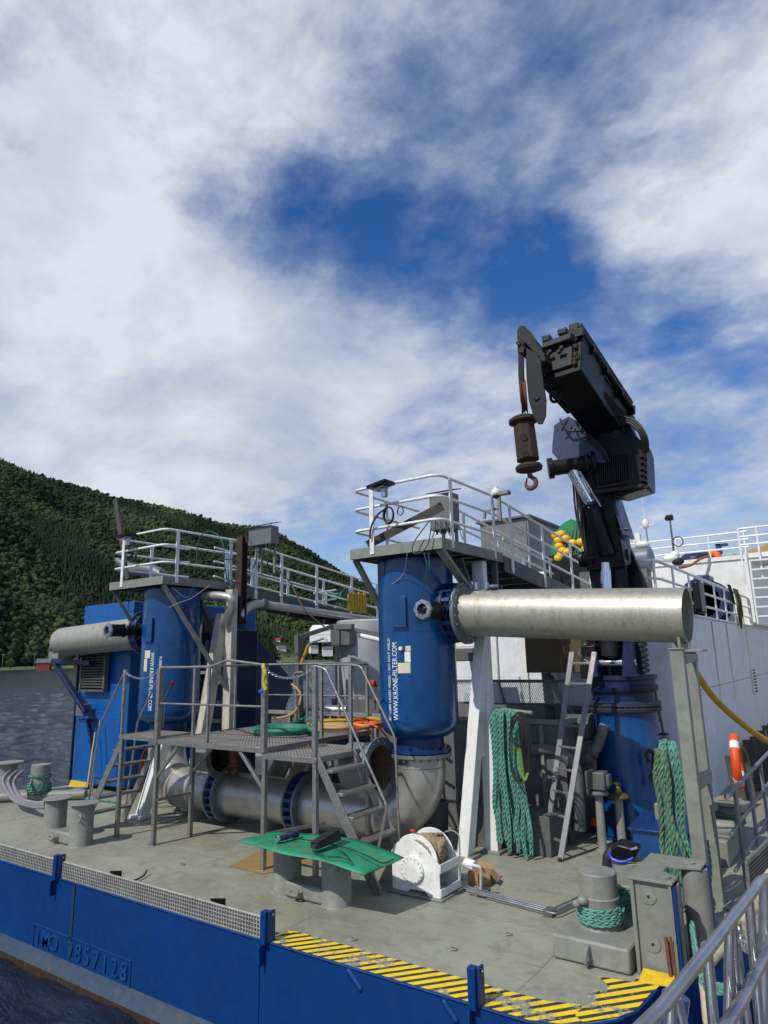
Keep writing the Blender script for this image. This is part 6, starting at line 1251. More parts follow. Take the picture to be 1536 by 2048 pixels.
# machinery on the upper deck
t = thing('deck_winch', 'blue and black deck winch behind the white railing', 'winch', at(1435, 1210, x=-3.6)); a = at(1405, 1205, x=-3.5); b = at(1475, 1225, x=-3.3)
mb = MB(); mb.cyl(a+V((0, 0, .05)), a+V((.0, 2.2, .05)), .45, n=32); mb.done('winch_drum', M_rustd, t)
for f in (0, .5, 1): mb = MB(); mb.cyl(a+V((0, 2.2*f, .05)), a+V((0, 2.2*f+.06, .05)), .62, n=36); mb.bolts(a+V((0, 2.2*f, .05)), (0, 1, 0), .55, 14, .03, .03); mb.done('drum_flange', M_navy, t)
mb = MB(); mb.bx(a.x-.3, a.x+.3, a.y+2.4, a.y+3.6, 3.3, 3.95); mb.box(a+V((0, .6, .65)), (.4, .8, .25)); mb.done('motor_housing', M_blued, t, bevel=.04)
a, b = at(1382, 1163, y=13.5), at(1401, 1196, y=13.5); mb = MB(); mb.bx(a.x, b.x, 13.5, 14.0, 3.29, a.z); tag(mb.done('black_locker', M_black, bevel=.03), 'black locker behind the white railing, right of the steel pipe end', 'locker')
# bridge front
yb = 22.0; zt = at(1430, 1115, y=yb).z; xr = at(1500, 1112, y=yb).x
t = thing('bridge_block', 'white raised deck block across the ship behind the crane', 'superstructure', (xr, yb, 3.28)); mb = MB(); mb.bx(-9, xr, yb, yb+14, 3.285, zt); mb.done('block_shell', M_white, t, bevel=.03); mb = MB(); mb.bx(-9, xr+.05, yb-.05, yb-.002, zt-.12, zt+.0); mb.done('deck_lip', M_white, t)
a = at(1258, 1088, y=yb).z; t = thing('bridge_railing', 'thin white railing on top of the white deck block', 'railing', (-5, yb, zt))
for k in range(3): z = zt+(a-zt)*(1-k*.33); mb = MB(); mb.tube([(-9, yb+.08, z), (xr, yb+.08, z)], .028, 8); mb.done('guard_rail', M_whiter, t)
for px in (1232, 1292, 1352, 1418, 1490): x = at(px, 1090, y=yb+.08).x; mb = MB(); mb.tube([(x, yb+.08, zt), (x, yb+.08, a)], .026, 8); mb.done('rail_post', M_whiter, t)
t = thing('stair_tower', 'white ship stair with railings at the right edge of the photo', 'stair', at(1515, 1190, y=19)); p0, p1 = at(1494, 1190, y=19.5), at(1560, 1190, y=19.5); zt2 = at(1510, 1105, y=19.5).z; zr = at(1510, 1055, y=19.5).z
mb = MB(); mb.bx(p0.x+.08, p1.x+2.2, 19.5, 21.5, zt2-.12, zt2); mb.done('landing', M_white, t)
for k in range(7): z = 3.4+(zt2-3.4)*k/7; mb = MB(); mb.bx(p0.x+.18, p1.x+.8, 19.3+.0*k, 19.55, z, z+.04); mb.done('tread', M_white, t)
for x in (p0.x+.08, p1.x+.85): mb = MB(); mb.bx(x, x+.06, 19.28, 19.5, 3.28, zt2); mb.done('stringer', M_white, t)
for k in range(3): z = zt2+(zr-zt2)*(1-k*.33); mb = MB(); mb.tube([(p0.x, 19.45, z), (p1.x+2, 19.45, z)], .026, 8); mb.done('guard_rail', M_whiter, t)
for x in (p0.x, p0.x+.42, p0.x+.95): mb = MB(); mb.tube([(x, 19.45, zt2-.8), (x, 19.45, zr)], .028, 8); mb.done('rail_post', M_whiter, t)
def onblock(px, py, y): return at(px, py, y=y)
p = onblock(1397, 1110, 25); t = thing('covered_boat', 'dark blue covered workboat on top of the white deck block', 'boat', p); mb = MB(); mb.ball((p.x, 25, zt+.25), 1, 3, (.62, 1.2, .38)); mb.done('boat_cover', M_navy, t)
mb = MB(); mb.bx(p.x-.6, p.x+.6, 24.2, 25.6, zt, zt+.12); mb.done('cradle', M_black, t)
p = onblock(1428, 1108, 24.5); mb = MB(); mb.tube(spline([(p.x-.2, 24.5, zt+.05), (p.x-.1, 24.5, zt+.40), (p.x+.1, 24.4, zt+.38), (p.x+.15, 24.4, zt+.05)], 5), .12, 10); tag(mb.done('orange_hose_loop', M_orange), 'orange hose loop on the white deck block beside the covered boat', 'hose')
mb = MB(); mb.tube(spline([at(1418, 1112, y=21.9), at(1400, 1118, y=21.6), at(1382, 1130, y=21.4), at(1358, 1136, y=21)], 6), .04, 8); tag(mb.done('red_hose', mat('dull_red_hose', (.3, .08, .04), .6)), 'dull red hose draped down the front of the white deck block', 'hose')
p = onblock(1440, 1095, 24.5); mb = MB(); mb.bx(p.x-.12, p.x+.05, 24.4, 24.6, zt, zt+.75); mb.bx(p.x-.12, p.x+.25, 24.4, 24.6, zt+.66, zt+.75) ; tag(mb.done('blue_davit', M_blued, bevel=.02), 'blue davit post on the white deck block', 'davit')
p = onblock(1456, 1105, 24.5); mb = MB(); mb.bx(p.x-.25, p.x+.3, 24.3, 24.8, zt, zt+.22); mb.bx(p.x-.2, p.x+.2, 24.35, 24.75, zt+.22, zt+.4); tag(mb.done('green_locker', mat('pale_green_plastic', (.25, .38, .27), .5), bevel=.05), 'pale green locker right of the blue davit', 'locker')
p = onblock(1505, 1085, 24.5); mb = MB(); mb.prism([(p.x-.5, 24.5, zt), (p.x+1.5, 24.5, zt), (p.x+1.5, 24.5, zt+.9), (p.x-.5, 24.5, zt+.35)], (0, 1, 0)); tag(mb.done('tan_cover', mat('tan_tarpaulin', (.36, .25, .12), .8)), 'tan tarpaulin cover at the right edge of the upper deck', 'cover')
a, b = at(1262, 1120, y=16), at(1300, 1120, y=16); t = thing('grey_tank', 'grey horizontal tank with white dome behind the crane', 'tank', a); c = (a+b)/2; mb = MB(); mb.cyl((c.x-.8, 16, c.z), (b.x, 16, c.z), .30, n=32); mb.ball((b.x, 16, c.z), .3, 3, (.3, 1, 1)); mb.done('tank_shell', M_greybl, t) if False else mb.done('tank_shell', mat('blue_grey_tank', (.16, .19, .23), .4, dirt=(.1, .1, .1), dscale=3), t)
mb = MB(); mb.bx(c.x-.7, c.x-.55, 15.8, 16.2, 3.29, c.z-.2); mb.bx(b.x-.2, b.x-.05, 15.8, 16.2, 3.29, c.z-.2); mb.done('tank_leg', M_galv, t); mb = MB(); mb.ball((c.x+.1, 15.9, c.z+.33), .14, 3, (1.2, 1, .7)); mb.box((c.x, 15.9, c.z+.5), (.16, .14, .2)); mb.done('tank_valve', M_white, t)
t = thing('weather_mast', 'thin mast with white wind sensor right of the crane', 'mast', at(1297, 1110, y=18)); a, b = at(1299, 1110, y=18), at(1291, 1048, y=18); mb = MB(); mb.cyl(a, b, .022, .016, 8); mb.done('mast_pole', M_grey, t)
mb = MB(); mb.ball(b, .09, 2, (1, 1, 1.6)); mb.tube([b+V((-.16, 0, -.08)), b+V((.22, 0, -.03))], .018, 6); mb.tube([b, b+V((-.02, 0, .8))], .006, 5); mb.done('wind_sensor', M_whitep, t)
t = thing('signal_pole', 'slim dark pole with a black lamp on top, left of the covered boat', 'pole', at(1350, 1122, y=18)); a, b = at(1350, 1125, y=18), at(1340, 1040, y=18); mb = MB(); mb.cyl(a, b, .03, .02, 8); mb.done('pole', M_greyd, t)
mb = MB(); mb.box(b+V((.0, 0, .06)), (.16, .14, .14)); mb.ball(b+V((-.06, 0, .05)), .07, 2); mb.done('lamp', M_black, t, bevel=.02); q = at(1356, 1083, y=18); mb = MB(); mb.torus(q, (0, 1, .1), .12, .014, 24, 6); mb.done('cable_ring', M_black, t)
t = thing('white_buoy', 'white bundle and dark net ball at the corner of the white railing', 'buoy', at(1344, 1118, y=14)); q = at(1342, 1117, y=14); mb = MB(); mb.ball(q, .12, 3, (1.3, 1, .7)); mb.ball(q+V((.08, 0, .06)), .09, 2); mb.done('buoy_body', M_whitep, t); mb = MB(); mb.ball(q+V((.12, 0, -.07)), .10, 2, (1.2, 1, .8)); mb.done('net_ball', M_netd, t)
# green net with yellow floats
t = thing('net_pile', 'green net pile heaped behind the right catwalk', 'net', at(1150, 1110, y=14.5)); c = at(1150, 1112, y=14.5); R0 = abs(at(1196, 1112, y=14.5).x-at(1106, 1112, y=14.5).x)/2; H0 = at(1150, 1040, y=14.5).z-c.z
mb = MB(); P = []
for i in range(19):
    row = []; v = i/18
    for j in range(36):
        a = 2*math.pi*j/35; r = R0*(1.12)*math.sqrt(max(0, 1-v**1.6)); nn = 1+.12*noise.noise(V((math.cos(a)*2, math.sin(a)*2, v*3))); row.append((c.x+r*math.cos(a)*nn+.0*v, 14.5+r*math.sin(a)*nn, c.z-.1+(H0+.1)*v*(1)+.05*noise.noise(V((math.cos(a)*4, math.sin(a)*4, v*6)))))
    P.append(row)
mb.grid(P); mb.done('net_heap', M_netgreen, t, ang=180)
mb = MB()
for k in range(14):
    a0 = -1.9+k*.16; mb.tube([(c.x+R0*1.16*math.sqrt(max(0, 1-v**1.6))*math.cos(a0+.5*v), 14.5+R0*1.16*math.sqrt(max(0, 1-v**1.6))*math.sin(a0+.5*v), c.z-.1+(H0+.1)*v) for v in [i/12 for i in range(11)]], .014, 5)
mb.done('net_cords', mat('brownish_cord', (.12, .14, .08), .9), t)
mb = MB(); mb.bx(c.x-R0, c.x+R0, 13.9, 15.1, 3.3, c.z-.02); mb.done('net_bin', M_black, t, bevel=.03)
fl = [(1122, 1068), (1131, 1077), (1145, 1086), (1161, 1084), (1118, 1092), (1134, 1104), (1122, 1110), (1172, 1096), (1179, 1106), (1112, 1071), (1117, 1116), (1125, 1101), (1168, 1106), (1183, 1092), (1117, 1080)]
for k, (px, py) in enumerate(fl):
    q = at(px, py, y=14.5-R0*1.12); mb = MB(); mb.ball(q, .088, 2, (1.2, .95, .95)); tag(mb.done('net_float', M_yellow), 'yellow float strung on the green net pile', 'float', 'yellow floats on the green net')
t = thing('grey_cabin', 'grey steel cabin behind the right catwalk rails', 'cabin', at(1060, 1160, y=14.8)); a, b, b2 = at(960, 1052, y=14.8), at(1057, 1052, y=14.8), at(1112, 1075, x=at(1057, 1052, y=14.8).x)
mb = MB(); mb.bx(a.x, b.x, 14.8, 19.5, 3.29, a.z+.05); mb.done('cabin_shell', M_galv, t, bevel=.015); mb = MB(); mb.bx(a.x-.08, b.x+.08, 14.72, 19.6, a.z+.052, a.z+.10); mb.done('cabin_roof', M_greyd, t); mb = MB(); q = at(1042, 1065, y=14.79); mb.cyl(q, q-V((0, .03, 0)), .05, n=12); mb.bx(b.x-.35, b.x-.05, 14.77, 14.8, 3.6, a.z-.1); mb.done('cabin_door', M_galv, t)
t = thing('silver_pipework', 'silver pipes behind the right catwalk at the crane foot', 'pipework', at(1100, 1150, y=14)); mb = MB(); mb.tube([at(1075, 1148, y=14.2), at(1165, 1150, y=14.2)], .07, 14); mb.cyl(at(1048, 1120, y=14.2)-V((0, 0, .3)), at(1048, 1115, y=14.2), .09, n=20); mb.done('pipe_run', M_alu, t)
mb = MB(); a, b = at(1158, 1145, y=13.6), at(1182, 1175, y=13.6); mb.bx(a.x, b.x, 13.6, 13.9, b.z-.3, a.z); mb.done('pipe_support', M_greyd, t, bevel=.01)
# hose reel and things at the end of the left catwalk
c = at(712, 1205, x=-10.05); t = thing('hose_coil', 'yellow hose coil hung on the far catwalk railing', 'hose', c); mb = MB()
for k in range(9): mb.tube([c+V((.02+.012*(k % 3), -.28+.07*k+math.sin(a)*.06, math.cos(a)*(.21+.012*(k % 3)))) for a in [2*math.pi*i/24 for i in range(24)]], .022, 6, closed=True)
mb.done('hose_turns', M_yhose, t)
c = at(677, 1195, y=13.6); t = thing('cable_reel', 'dark green cable reel on the far catwalk', 'reel', c); mb = MB(); mb.cyl(c-V((.22, 0, 0)), c+V((.22, 0, 0)), .12, n=20); mb.cyl(c-V((.24, 0, 0)), c-V((.20, 0, 0)), .2, n=24); mb.cyl(c+V((.20, 0, 0)), c+V((.24, 0, 0)), .2, n=24); mb.done('reel_body', mat('reel_green', (.008, .09, .05), .5), t); mb = MB(); mb.box(c+V((-.38, 0, 0)), (.12, .2, .3)); mb.done('reel_bracket', M_white, t)
rail_t = thing('side_gate_railing', 'short white gate railing branching off the far catwalk', 'railing', (-10, 13, 3.7))
for z in (0, .22, .44): mb = MB(); a, b = at(628, 1186, y=12.2), at(672, 1180, y=13.0); mb.tube([a+V((0, 0, -z)), b+V((0, 0, -z))], .02, 8); mb.done('guard_rail', M_whiter, rail_t)
mb = MB(); a = at(651, 1184, y=12.6); mb.tube([a, a-V((0, 0, .5))], .02, 8); mb.done('rail_post', M_whiter, rail_t)
# gantry frame behind the stage
t = thing('gantry_frame', 'dark steel gantry with white strip lamp behind the stage', 'gantry', at(598, 1440, y=10.3)); yg = 9.6
mb = MB(); a, b = at(596, 1270, y=yg), at(600, 1450, y=yg); mb.bar(a, b, .09, .12); mb.bar(at(596, 1275, y=yg), at(668, 1252, y=yg+.7), .1, .08); mb.done('gantry_post', M_greyd, t, bevel=.005)
mb = MB(); mb.bar(at(668, 1254, y=yg+.7), at(775, 1272, y=yg+1.2), .1, .1); mb.bar(at(666, 1254, y=yg+.7), at(706, 1253, y=yg+.7), .1, .1); mb.done('gantry_beam', M_galv, t, bevel=.005)
mb = MB(); mb.bar(at(620, 1370, y=yg+.3), at(640, 1402, y=yg+.3), .07, .1); mb.bar(at(600, 1332, y=yg+.1), at(641, 1403, y=yg+.3), .07, .07); mb.done('gantry_brace', M_inox, t)
mb = MB(); mb.tube([at(716, 1270, y=yg+.9), at(768, 1282, y=yg+1.1)], .045, 12); mb.done('strip_lamp', M_whitep, t)
mb = MB(); mb.tube(rounded([at(617, 1288, y=yg), at(650, 1276, y=yg), at(655, 1285, y=yg)], .03), .02, 8); mb.done('lamp_arm', M_alu, t)
mb = MB(); mb.tube([at(617, 1290, y=yg), at(603, 1326, y=yg)], .03, 8); tag(mb.done('yellow_pipe', M_yhose), 'short yellow hose piece hanging on the dark gantry post', 'hose')
mb = MB(); P = rounded([at(605, 1362, y=yg-.1), at(590, 1350, y=yg-.1), at(592, 1345, y=yg-.1), at(603, 1344, y=yg-.1)], .03); mb.tube([at(589, 1370, y=9.3), at(588, 1350, y=9.3), at(594, 1345, y=9.3), at(606, 1345, y=9.3)], .028, 10); mb.box(at(594, 1375, y=9.3), (.14, .1, .06)); mb.cyl(at(592, 1376, y=9.3), at(592, 1445, y=9.3), .035, n=12); tag(mb.done('stand_pipe', M_inox), 'steel standpipe with bent top behind the stage railing', 'pipe')
cable([at(583, 1368, y=9.25), at(600, 1385, y=9.25), at(598, 1410, y=9.2), at(580, 1430, y=9.15), at(545, 1438, y=9.0)], MATS['tan_hose'], .02, 'tan hose rising from the coil to the standpipe', 'hose')
t = thing('red_lever', 'red handled lever on a dark rod left of the near blue tank', 'lever', at(745, 1368, y=8.6)); mb = MB(); mb.box(at(746, 1366, y=8.3), (.09, .07, .09)); mb.done('grip', M_red, t, bevel=.02); mb = MB(); mb.bar(at(750, 1370, y=8.35), at(776, 1385, y=8.35), .03); mb.tube([at(748, 1372, y=8.3), at(750, 1400, y=8.3), at(749, 1420, y=8.3)], .02, 8); mb.done('rod', M_greyd, t)
t = thing('red_lever', 'red capped rod standing at the left stair head', 'lever', at(345, 1368, y=7.6)); mb = MB(); mb.ball(at(345, 1367, y=7.6), .045, 2); mb.done('grip', M_red, t); mb = MB(); mb.bar(at(344, 1372, y=7.6), at(330, 1398, y=7.6), .03); mb.tube([at(331, 1398, y=7.6), at(328, 1430, y=7.6), at(326, 1455, y=7.6)], .008, 6); mb.done('rod', M_greyd, t)

# ================================================================== BLUE HOUSE at left
t = thing('blue_engine_house', 'tall bright blue engine house at the left deck edge behind the far tank', 'engine house', (-13.4, 9.0, 0)); xr, xl = -12.75, -14.62; y0 = 8.75; zt = at(240, 1205, y=y0).z
mb = MB(); mb.prism([(xl, y0, .12), (xr-.0, y0, .12), (xr, y0, zt), (xl, y0, zt)], (0, 3.6, 0)); mb.done('house_shell', M_bluel, t, bevel=.02) if False else mb.done('house_shell', mat('house_blue_paint', (.001, .085, .32), .4, dirt=(.002, .05, .20), dscale=2, damt=.4, bump=.04, bscale=3), t, bevel=.02)
mb = MB(); mb.bx(xl-.03, xl+.62, y0-.04, y0-.002, 0, .14); mb.done('yellow_kick_plate', M_ypaint, t)
a, b = at(178, 1302, y=y0), at(217, 1376, y=y0); mb = MB(); mb.bx(a.x-.02, b.x+.03, y0-.09, y0-.05, b.z-.03, a.z+.02) ; mb.done('louvre_back', M_dark, t)
mb = MB()
for k in range(14): z = b.z+(a.z-b.z)*(k+.5)/14; mb.prism([(a.x, y0-.10, z-.02), (b.x, y0-.10, z-.02), (b.x, y0-.14, z-.012), (a.x, y0-.14, z-.012)], (0, .0, .012)); mb.bx(a.x, b.x, y0-.13, y0-.095, z-.012, z+.012)
mb.bx(a.x-.05, a.x, y0-.15, y0-.05, b.z-.05, a.z+.05); mb.bx(b.x, b.x+.05, y0-.15, y0-.05, b.z-.05, a.z+.05); mb.bx(a.x-.05, b.x+.05, y0-.15, y0-.05, b.z-.07, b.z-.03); mb.done('louvre', M_greyd, t)
mb = MB(); a, b = at(193, 1422, y=y0), at(235, 1560, y=y0); mb.bx(a.x, b.x, y0-.03, y0-.002, b.z, a.z); mb.done('door', MATS['house_blue_paint'], t, bevel=.008)
mb = MB(); mb.bar((xl-.03, y0-.03, .1), (xl-.03, y0-.03, zt-1.0), .04, .05); mb.done('corner_pipe', M_navy, t)
p = at(167, 1420, y=y0-.2); mb = MB(); mb.box(p, (.30, .2, .26)); mb.done('socket_box', M_galv, t, bevel=.02); mb = MB(); mb.box(p+V((.0, .05, -.22)), (.34, .15, .07)); mb.bar(p+V((.05, .1, -.25)), p+V((.2, .15, -.8)), .06); mb.done('socket_bracket', M_blued, t)
# support bracket of the left pipe
t = thing('pipe_cradle', 'navy cantilever bracket carrying the left end of the steel pipe', 'bracket', at(150, 1330, y=8.5)); yk = 8.45; a, b, c = at(108, 1322, y=yk), at(182, 1326, y=yk), at(172, 1424, y=yk)
mb = MB(); mb.bar(a, b, .10, .10); mb.bar(a+V((.05, 0, -.05)), c, .12, .09); mb.done('cradle_arm', M_navy, t, bevel=.006)
mb = MB(); q = at(135, 1316, y=8.4); mb.bx(q.x-.22, q.x+.14, 8.1, 8.5, a.z+.05, a.z+.2); mb.prism([(q.x-.27, 8.1, a.z+.05), (q.x-.27, 8.5, a.z+.05), (q.x-.24, 8.5, a.z+.35), (q.x-.24, 8.1, a.z+.35)], (.02, 0, 0)); mb.done('saddle', M_grey, t)
# navy sloping wing
t = thing('navy_wing_wall', 'dark navy sloping wall right of the rusty column', 'wall', (-12.0, 11.3, 0)); xw = -11.9
P = [at(478, 1246, x=xw), at(502, 1262, x=xw), at(592, 1368, x=xw), at(572, 1412, x=xw)]; P += [V((xw, P[-1].y, 1.0)), V((xw, 9.8, .3)), V((xw, 9.8, P[0].z+.0))]
mb = MB(); mb.prism(P, (-.12, 0, 0)); mb.done('wing_plate', M_navyw, t) if False else mb.done('wing_plate', mat('navy_wall_paint', (.004, .028, .13), .45, dirt=(.005, .015, .06), dscale=2), t, bevel=.01)
# dark machinery between far tank and column
t = thing('pump_skid', 'dark machinery stack behind the far blue tank', 'machinery', (-11, 10, 0)); mb = MB(); a, b = at(405, 1262, y=10), at(450, 1450, y=10); mb.bx(a.x-.3, b.x, 10, 10.9, .0, a.z); mb.done('skid_frame', M_navy, t, bevel=.02)
mb = MB(); a, b = at(400, 1345, y=9.9), at(446, 1350, y=9.9); mb.bx(a.x, b.x, 9.85, 9.97, a.z-.03, a.z+.03); a = at(400, 1404, y=9.9); mb.bx(a.x, b.x, 9.85, 9.97, a.z-.04, a.z+.04); a = at(405, 1440, y=9.9); mb.bx(a.x, b.x, 9.85, 9.97, a.z-.04, a.z+.04); mb.done('shelf', M_grey, t)
mb = MB(); a = at(424, 1361, y=9.85); mb.cyl(a-V((.18, 0, 0)), a+V((.2, 0, 0)), .075, n=16); a = at(283, 1374, y=10); mb.done('bright_cylinder', M_chrome, t)
mb = MB(); a = at(440, 1280, y=9.7); mb.cyl(a, a-V((0, 0, .5)), .11, n=20); mb.cyl(a+V((0, 0, .0)), a+V((0, 0, .05)), .17, n=20); mb.cyl(a-V((0, 0, .33)), a-V((0, 0, .28)), .17, n=20); mb.box(a+V((-.3, 0, -.2)), (.12, .2, .4)); mb.done('filter_housing', M_galv, t)
mb = MB(); a = at(418, 1240, y=9.6); mb.cyl(a, a-V((0, 0, .25)), .12, .07, 16); mb.box(a+V((-.22, .05, -.1)), (.3, .3, .3)); mb.done('blue_motor', M_greyd, t)
mb = MB(); a, b = at(279, 1410, y=9.2), at(271, 1460, y=9.2); mb.bx(b.x-.04, a.x+.05, 9.2, 9.24, b.z-.1, a.z); tag(mb.done('red_plate', mat('faded_red', (.45, .10, .09), .6)), 'faded red plate standing left of the far blue tank foot', 'plate')
# broom and boat hook at the blue house
for P, m, lab in (([(172, 1592), (190, 1465), (194, 1462)], 'y', 'yellow handled brush leaning on the blue house'), ([(183, 1592), (200, 1440), (244, 1345)], 'g', 'grey pole leaning between the left stair and the blue house')):
    a, b = at(P[0][0], P[0][1], y=8.35), at(P[1][0], P[1][1], y=8.6); mb = MB(); mb.cyl(V((a.x, a.y, .01)), b, .014, n=8); tag(mb.done('long_handle', M_yellowh if False else (MATS['lime_line'] if False else (M_ypaint if m == 'y' else M_alu))), lab, 'handle', None)
mb = MB(); a, b = at(168, 1590, y=8.2), at(240, 1603, y=7.6)
for k in range(4): mb.tube(spline([at(130+14*k, 1592+2*k, z=.03), at(160+14*k, 1596+k, z=.03), at(190+14*k, 1598+2*k, z=.03)], 5), .018, 6)
tag(mb.done('teal_rope_end', M_rope), 'teal rope ends lying on deck behind the left bollard', 'rope', 'loose rope tails')

# ================================================================== RIGHT SIDE: fairlead, posts, rails
t = thing('roller_fairlead', 'tall grey roller fairlead box at the deck corner with two rollers', 'fairlead', (-1.7, 6.6, 0))
x0, x1, y0, y1, zt = -1.93, -1.46, 6.30, 6.95, .74
mb = MB(); mb.bx(x0, x1-.13, y0, y0+.025, .004, zt-.02); mb.bx(x0, x0+.025, y0+.025, y1, .004, zt-.02); mb.bx(x1-.16, x1-.135, y0-.03, y0+.02, .004, zt-.02); mb.bx(x0-.002, x0+.03, y0-.03, y0-.001, .004, zt-.02); mb.done('fairlead_frame', M_grey, t, bevel=.005)
mb = MB(); mb.prism([(x0-.02, y0-.04, zt-.02), (x1-.12, y0-.04, zt-.02), (x1-.12, y0+.16, zt-.02), (x1-.26, y0+.26, zt-.02), (x1-.26, y0+.42, zt-.02), (x1, y0+.50, zt-.02), (x1, y1+.12, zt-.02), (x0-.02, y1+.12, zt-.02)], (0, 0, .022)); mb.done('top_plate', M_grey, t, bevel=.004)
for x, y, r in ((x1-.21, y0+.08, .075), (x1-.12, y1-.05, .11)):
    mb = MB(); mb.cyl((x+.04, y, 0.0), (x+.04, y, zt-.03), r, n=32); mb.done('roller', M_grey2, t); mb = MB(); mb.lathe((x+.0, y, zt), (0, 0, 1), [(0, .003), (.055, .003), (.055, .018), (.03, .02), (0, .02)], 24); mb.cyl((x, y, zt+.02), (x, y, zt+.03), .012, n=8); mb.done('roller_cap', M_grey, t)
for z in (.60, .24): mb = MB(); mb.lathe((x0+.14, y0, z), (0, -1, 0), [(.062, .0), (.062, .008), (.052, .010), (0, .010)], 28); CD = mb.done('cover_disc', M_grey, t); mb = MB(); mb.cyl((x0+.14, y0-.009, z), (x0+.14, y0-.014, z), .012, n=10); mb.done('disc_hole', M_dark, CD)
mb = MB(); mb.bar((x1-.20, y0-.05, .03), (x1-.21, y0-.05, .33), .025); mb.bar((x1-.165, y0-.05, .03), (x1-.175, y0-.05, .34), .015); mb.done('welded_rod', M_rust, t)
mb = MB(); mb.bx(x1-.13, x1-.11, y0-.02, y0+.18, -.7, zt-.03); mb.bx(x1-.02, x1+.02, y1-.0, y1+.10, -.7, zt-.03); mb.done('hull_cheek', M_hull, t)
mb = MB(); mb.prism([(x0+.05, y0-.20, .01), (x1-.12, y0-.14, .01), (x1-.12, y0-.03, .05), (x0+.05, y0-.03, .05)], (0, 0, .005)); mb.done('yellow_sill', M_ypaint, t)
def ubar(a, b, m=M_grey): mb = MB(); mb.bar(a, b, .13, .11, side=(0, 1, 0)); return mb
FX = at(1354, 1300, y=7.58).x; RX = at(1377, 1295, y=8.3).x
t = thing('pipe_support_post', 'grey twin post frame carrying the open end of the right steel pipe', 'post', (-1.66, 7.55, 0))
mb = ubar((FX, 7.58, 0), (FX, 7.58, 2.62)); mb.done('front_post', M_grey, t, bevel=.006)
mb = ubar((RX, 8.30, 0), (RX, 8.30, 2.59)); mb.done('rear_post', M_grey, t, bevel=.006)
mb = MB(); mb.bx(FX-.0, FX+.07, 7.64, 8.24, 1.24, 1.36); mb.bx(FX-.0, FX+.07, 7.64, 8.24, 2.48, 2.57); mb.done('cross_beam', M_grey, t, bevel=.006)
mb = MB(); mb.bx(FX-.08, FX+.08, 7.51, 7.65, 2.621, 2.635); mb.bx(-1.74, -1.48, 8.15, 8.45, 2.595, 2.62); mb.prism([(-1.72, 8.1, 2.62), (-1.72, 8.5, 2.62), (-1.72, 8.5, 2.77), (-1.72, 8.40, 2.71), (-1.72, 8.3, 2.68), (-1.72, 8.2, 2.71), (-1.72, 8.1, 2.77)], (.03, 0, 0)); mb.done('saddle', M_grey, t, bevel=.004)
mb = MB(); mb.box((FX, 7.58, .01), (.3, .28, .02)); mb.box((RX, 8.30, .01), (.3, .28, .02)); mb.done('foot_plate', M_grey, t)
mb = MB(); P = [at(1353, 1283, y=8.6), at(1372, 1312, y=8.7), at(1392, 1345, y=8.8), at(1430, 1398, y=9.1), at(1485, 1448, y=9.6), at(1536, 1483, y=10.2), at(1600, 1515, y=11)]
mb.tube(spline(P, 8), .038, 12); tag(mb.done('yellow_hose', M_yhose), 'thick yellow hose sweeping from the steel pipe end to the right edge', 'hose')
t = thing('quay_side_railing', 'grey ship railing with broad posts beside the gangway', 'railing', (-1.32, 7, 0))
for z, r in ((1.09, .026), (.73, .018), (.38, .018)): mb = MB(); mb.tube([(-1.43, 8.2, z), (-1.43, 26, z)], r, 10); mb.done('guard_rail', M_railg, t) if False else mb.done('guard_rail', mat('rail_grey', (.17, .175, .20), .5, dirt=(.1, .1, .1), dscale=6), t)
for k in range(14): y = 8.72+1.1*k; mb = MB(); mb.bar((-1.425, y, 0), (-1.425, y, 1.07), .13, .03, side=(1, 0, 0)); mb.done('rail_post', MATS['rail_grey'], t, bevel=.004)
# life ring on the rail
c = V(at(1474, 1522, y=11.4)); t = thing('lifebuoy', 'orange lifebuoy with white bands hung on the grey railing', 'lifebuoy', c); rx = .33
def ring(a0, a1, r, m, nm): mb = MB(); mb.tube([c+V((math.cos(a)*.10, math.sin(a)*rx*.62, math.cos(0)*0))+V((math.sin(a)*0, 0, math.cos(a+math.pi/2)*0)) for a in [0, 1]], .01) if False else mb.tube([c+V((-math.cos(a)*rx*.10, math.cos(a)*rx*.99, math.sin(a)*rx)) for a in [a0+(a1-a0)*i/20 for i in range(21)]], r, 14); mb.done(nm, m, t)
for k in range(4): a = math.pi/4+k*math.pi/2; ring(a+.16, a+math.pi/2-.16, .062, M_orange, 'ring_segment'); ring(a-.16, a+.16, .066, M_whitep, 'white_band')
mb = MB(); mb.tube(spline([c+V((.1, -.3, .3)), c+V((.14, 0, .1)), c+V((.14, .3, -.25))], 6), .012, 6); mb.done('grab_line', M_ropet, t)
# fender boards
for k in range(7):
    p = at(1405+24*k, 1560-10*k, y=14.5+.9*k*.8); x = -2.05; y = 13.0+1.0*k; mb = MB(); mb.bar((x, y, 0), (x-.07, y, .88+.02*(k % 3)), .20, .05, side=(0, 1, 0)); tag(mb.done('fender_board', M_wood, bevel=.006), ['fender board %s' % s for s in ('nearest the grey posts', 'second from the grey posts', 'just left of the lifebuoy', 'behind the lifebuoy', 'right of the lifebuoy', 'second right of the lifebuoy', 'at the right edge of the photo')][k]+' beside the white deckhouse', 'board', 'dark fender boards beside the white deckhouse')
t = thing('capstan', 'grey flat topped capstan behind the grey posts', 'capstan', at(1420, 1575, z=0)); p = V((-1.95, 11.3, 0)); mb = MB(); mb.lathe(p, (0, 0, 1), [(.3, 0), (.28, .06), (.17, .10), (.15, .40), (.2, .44), (.28, .45), (.28, .48), (0, .49)], 32); mb.done('capstan_drum', M_grey2, t); mb = MB()
for k in range(3): mb.torus(p+V((0, 0, .2+.05*k)), (0, 0, 1), .175, .025, 24, 6)
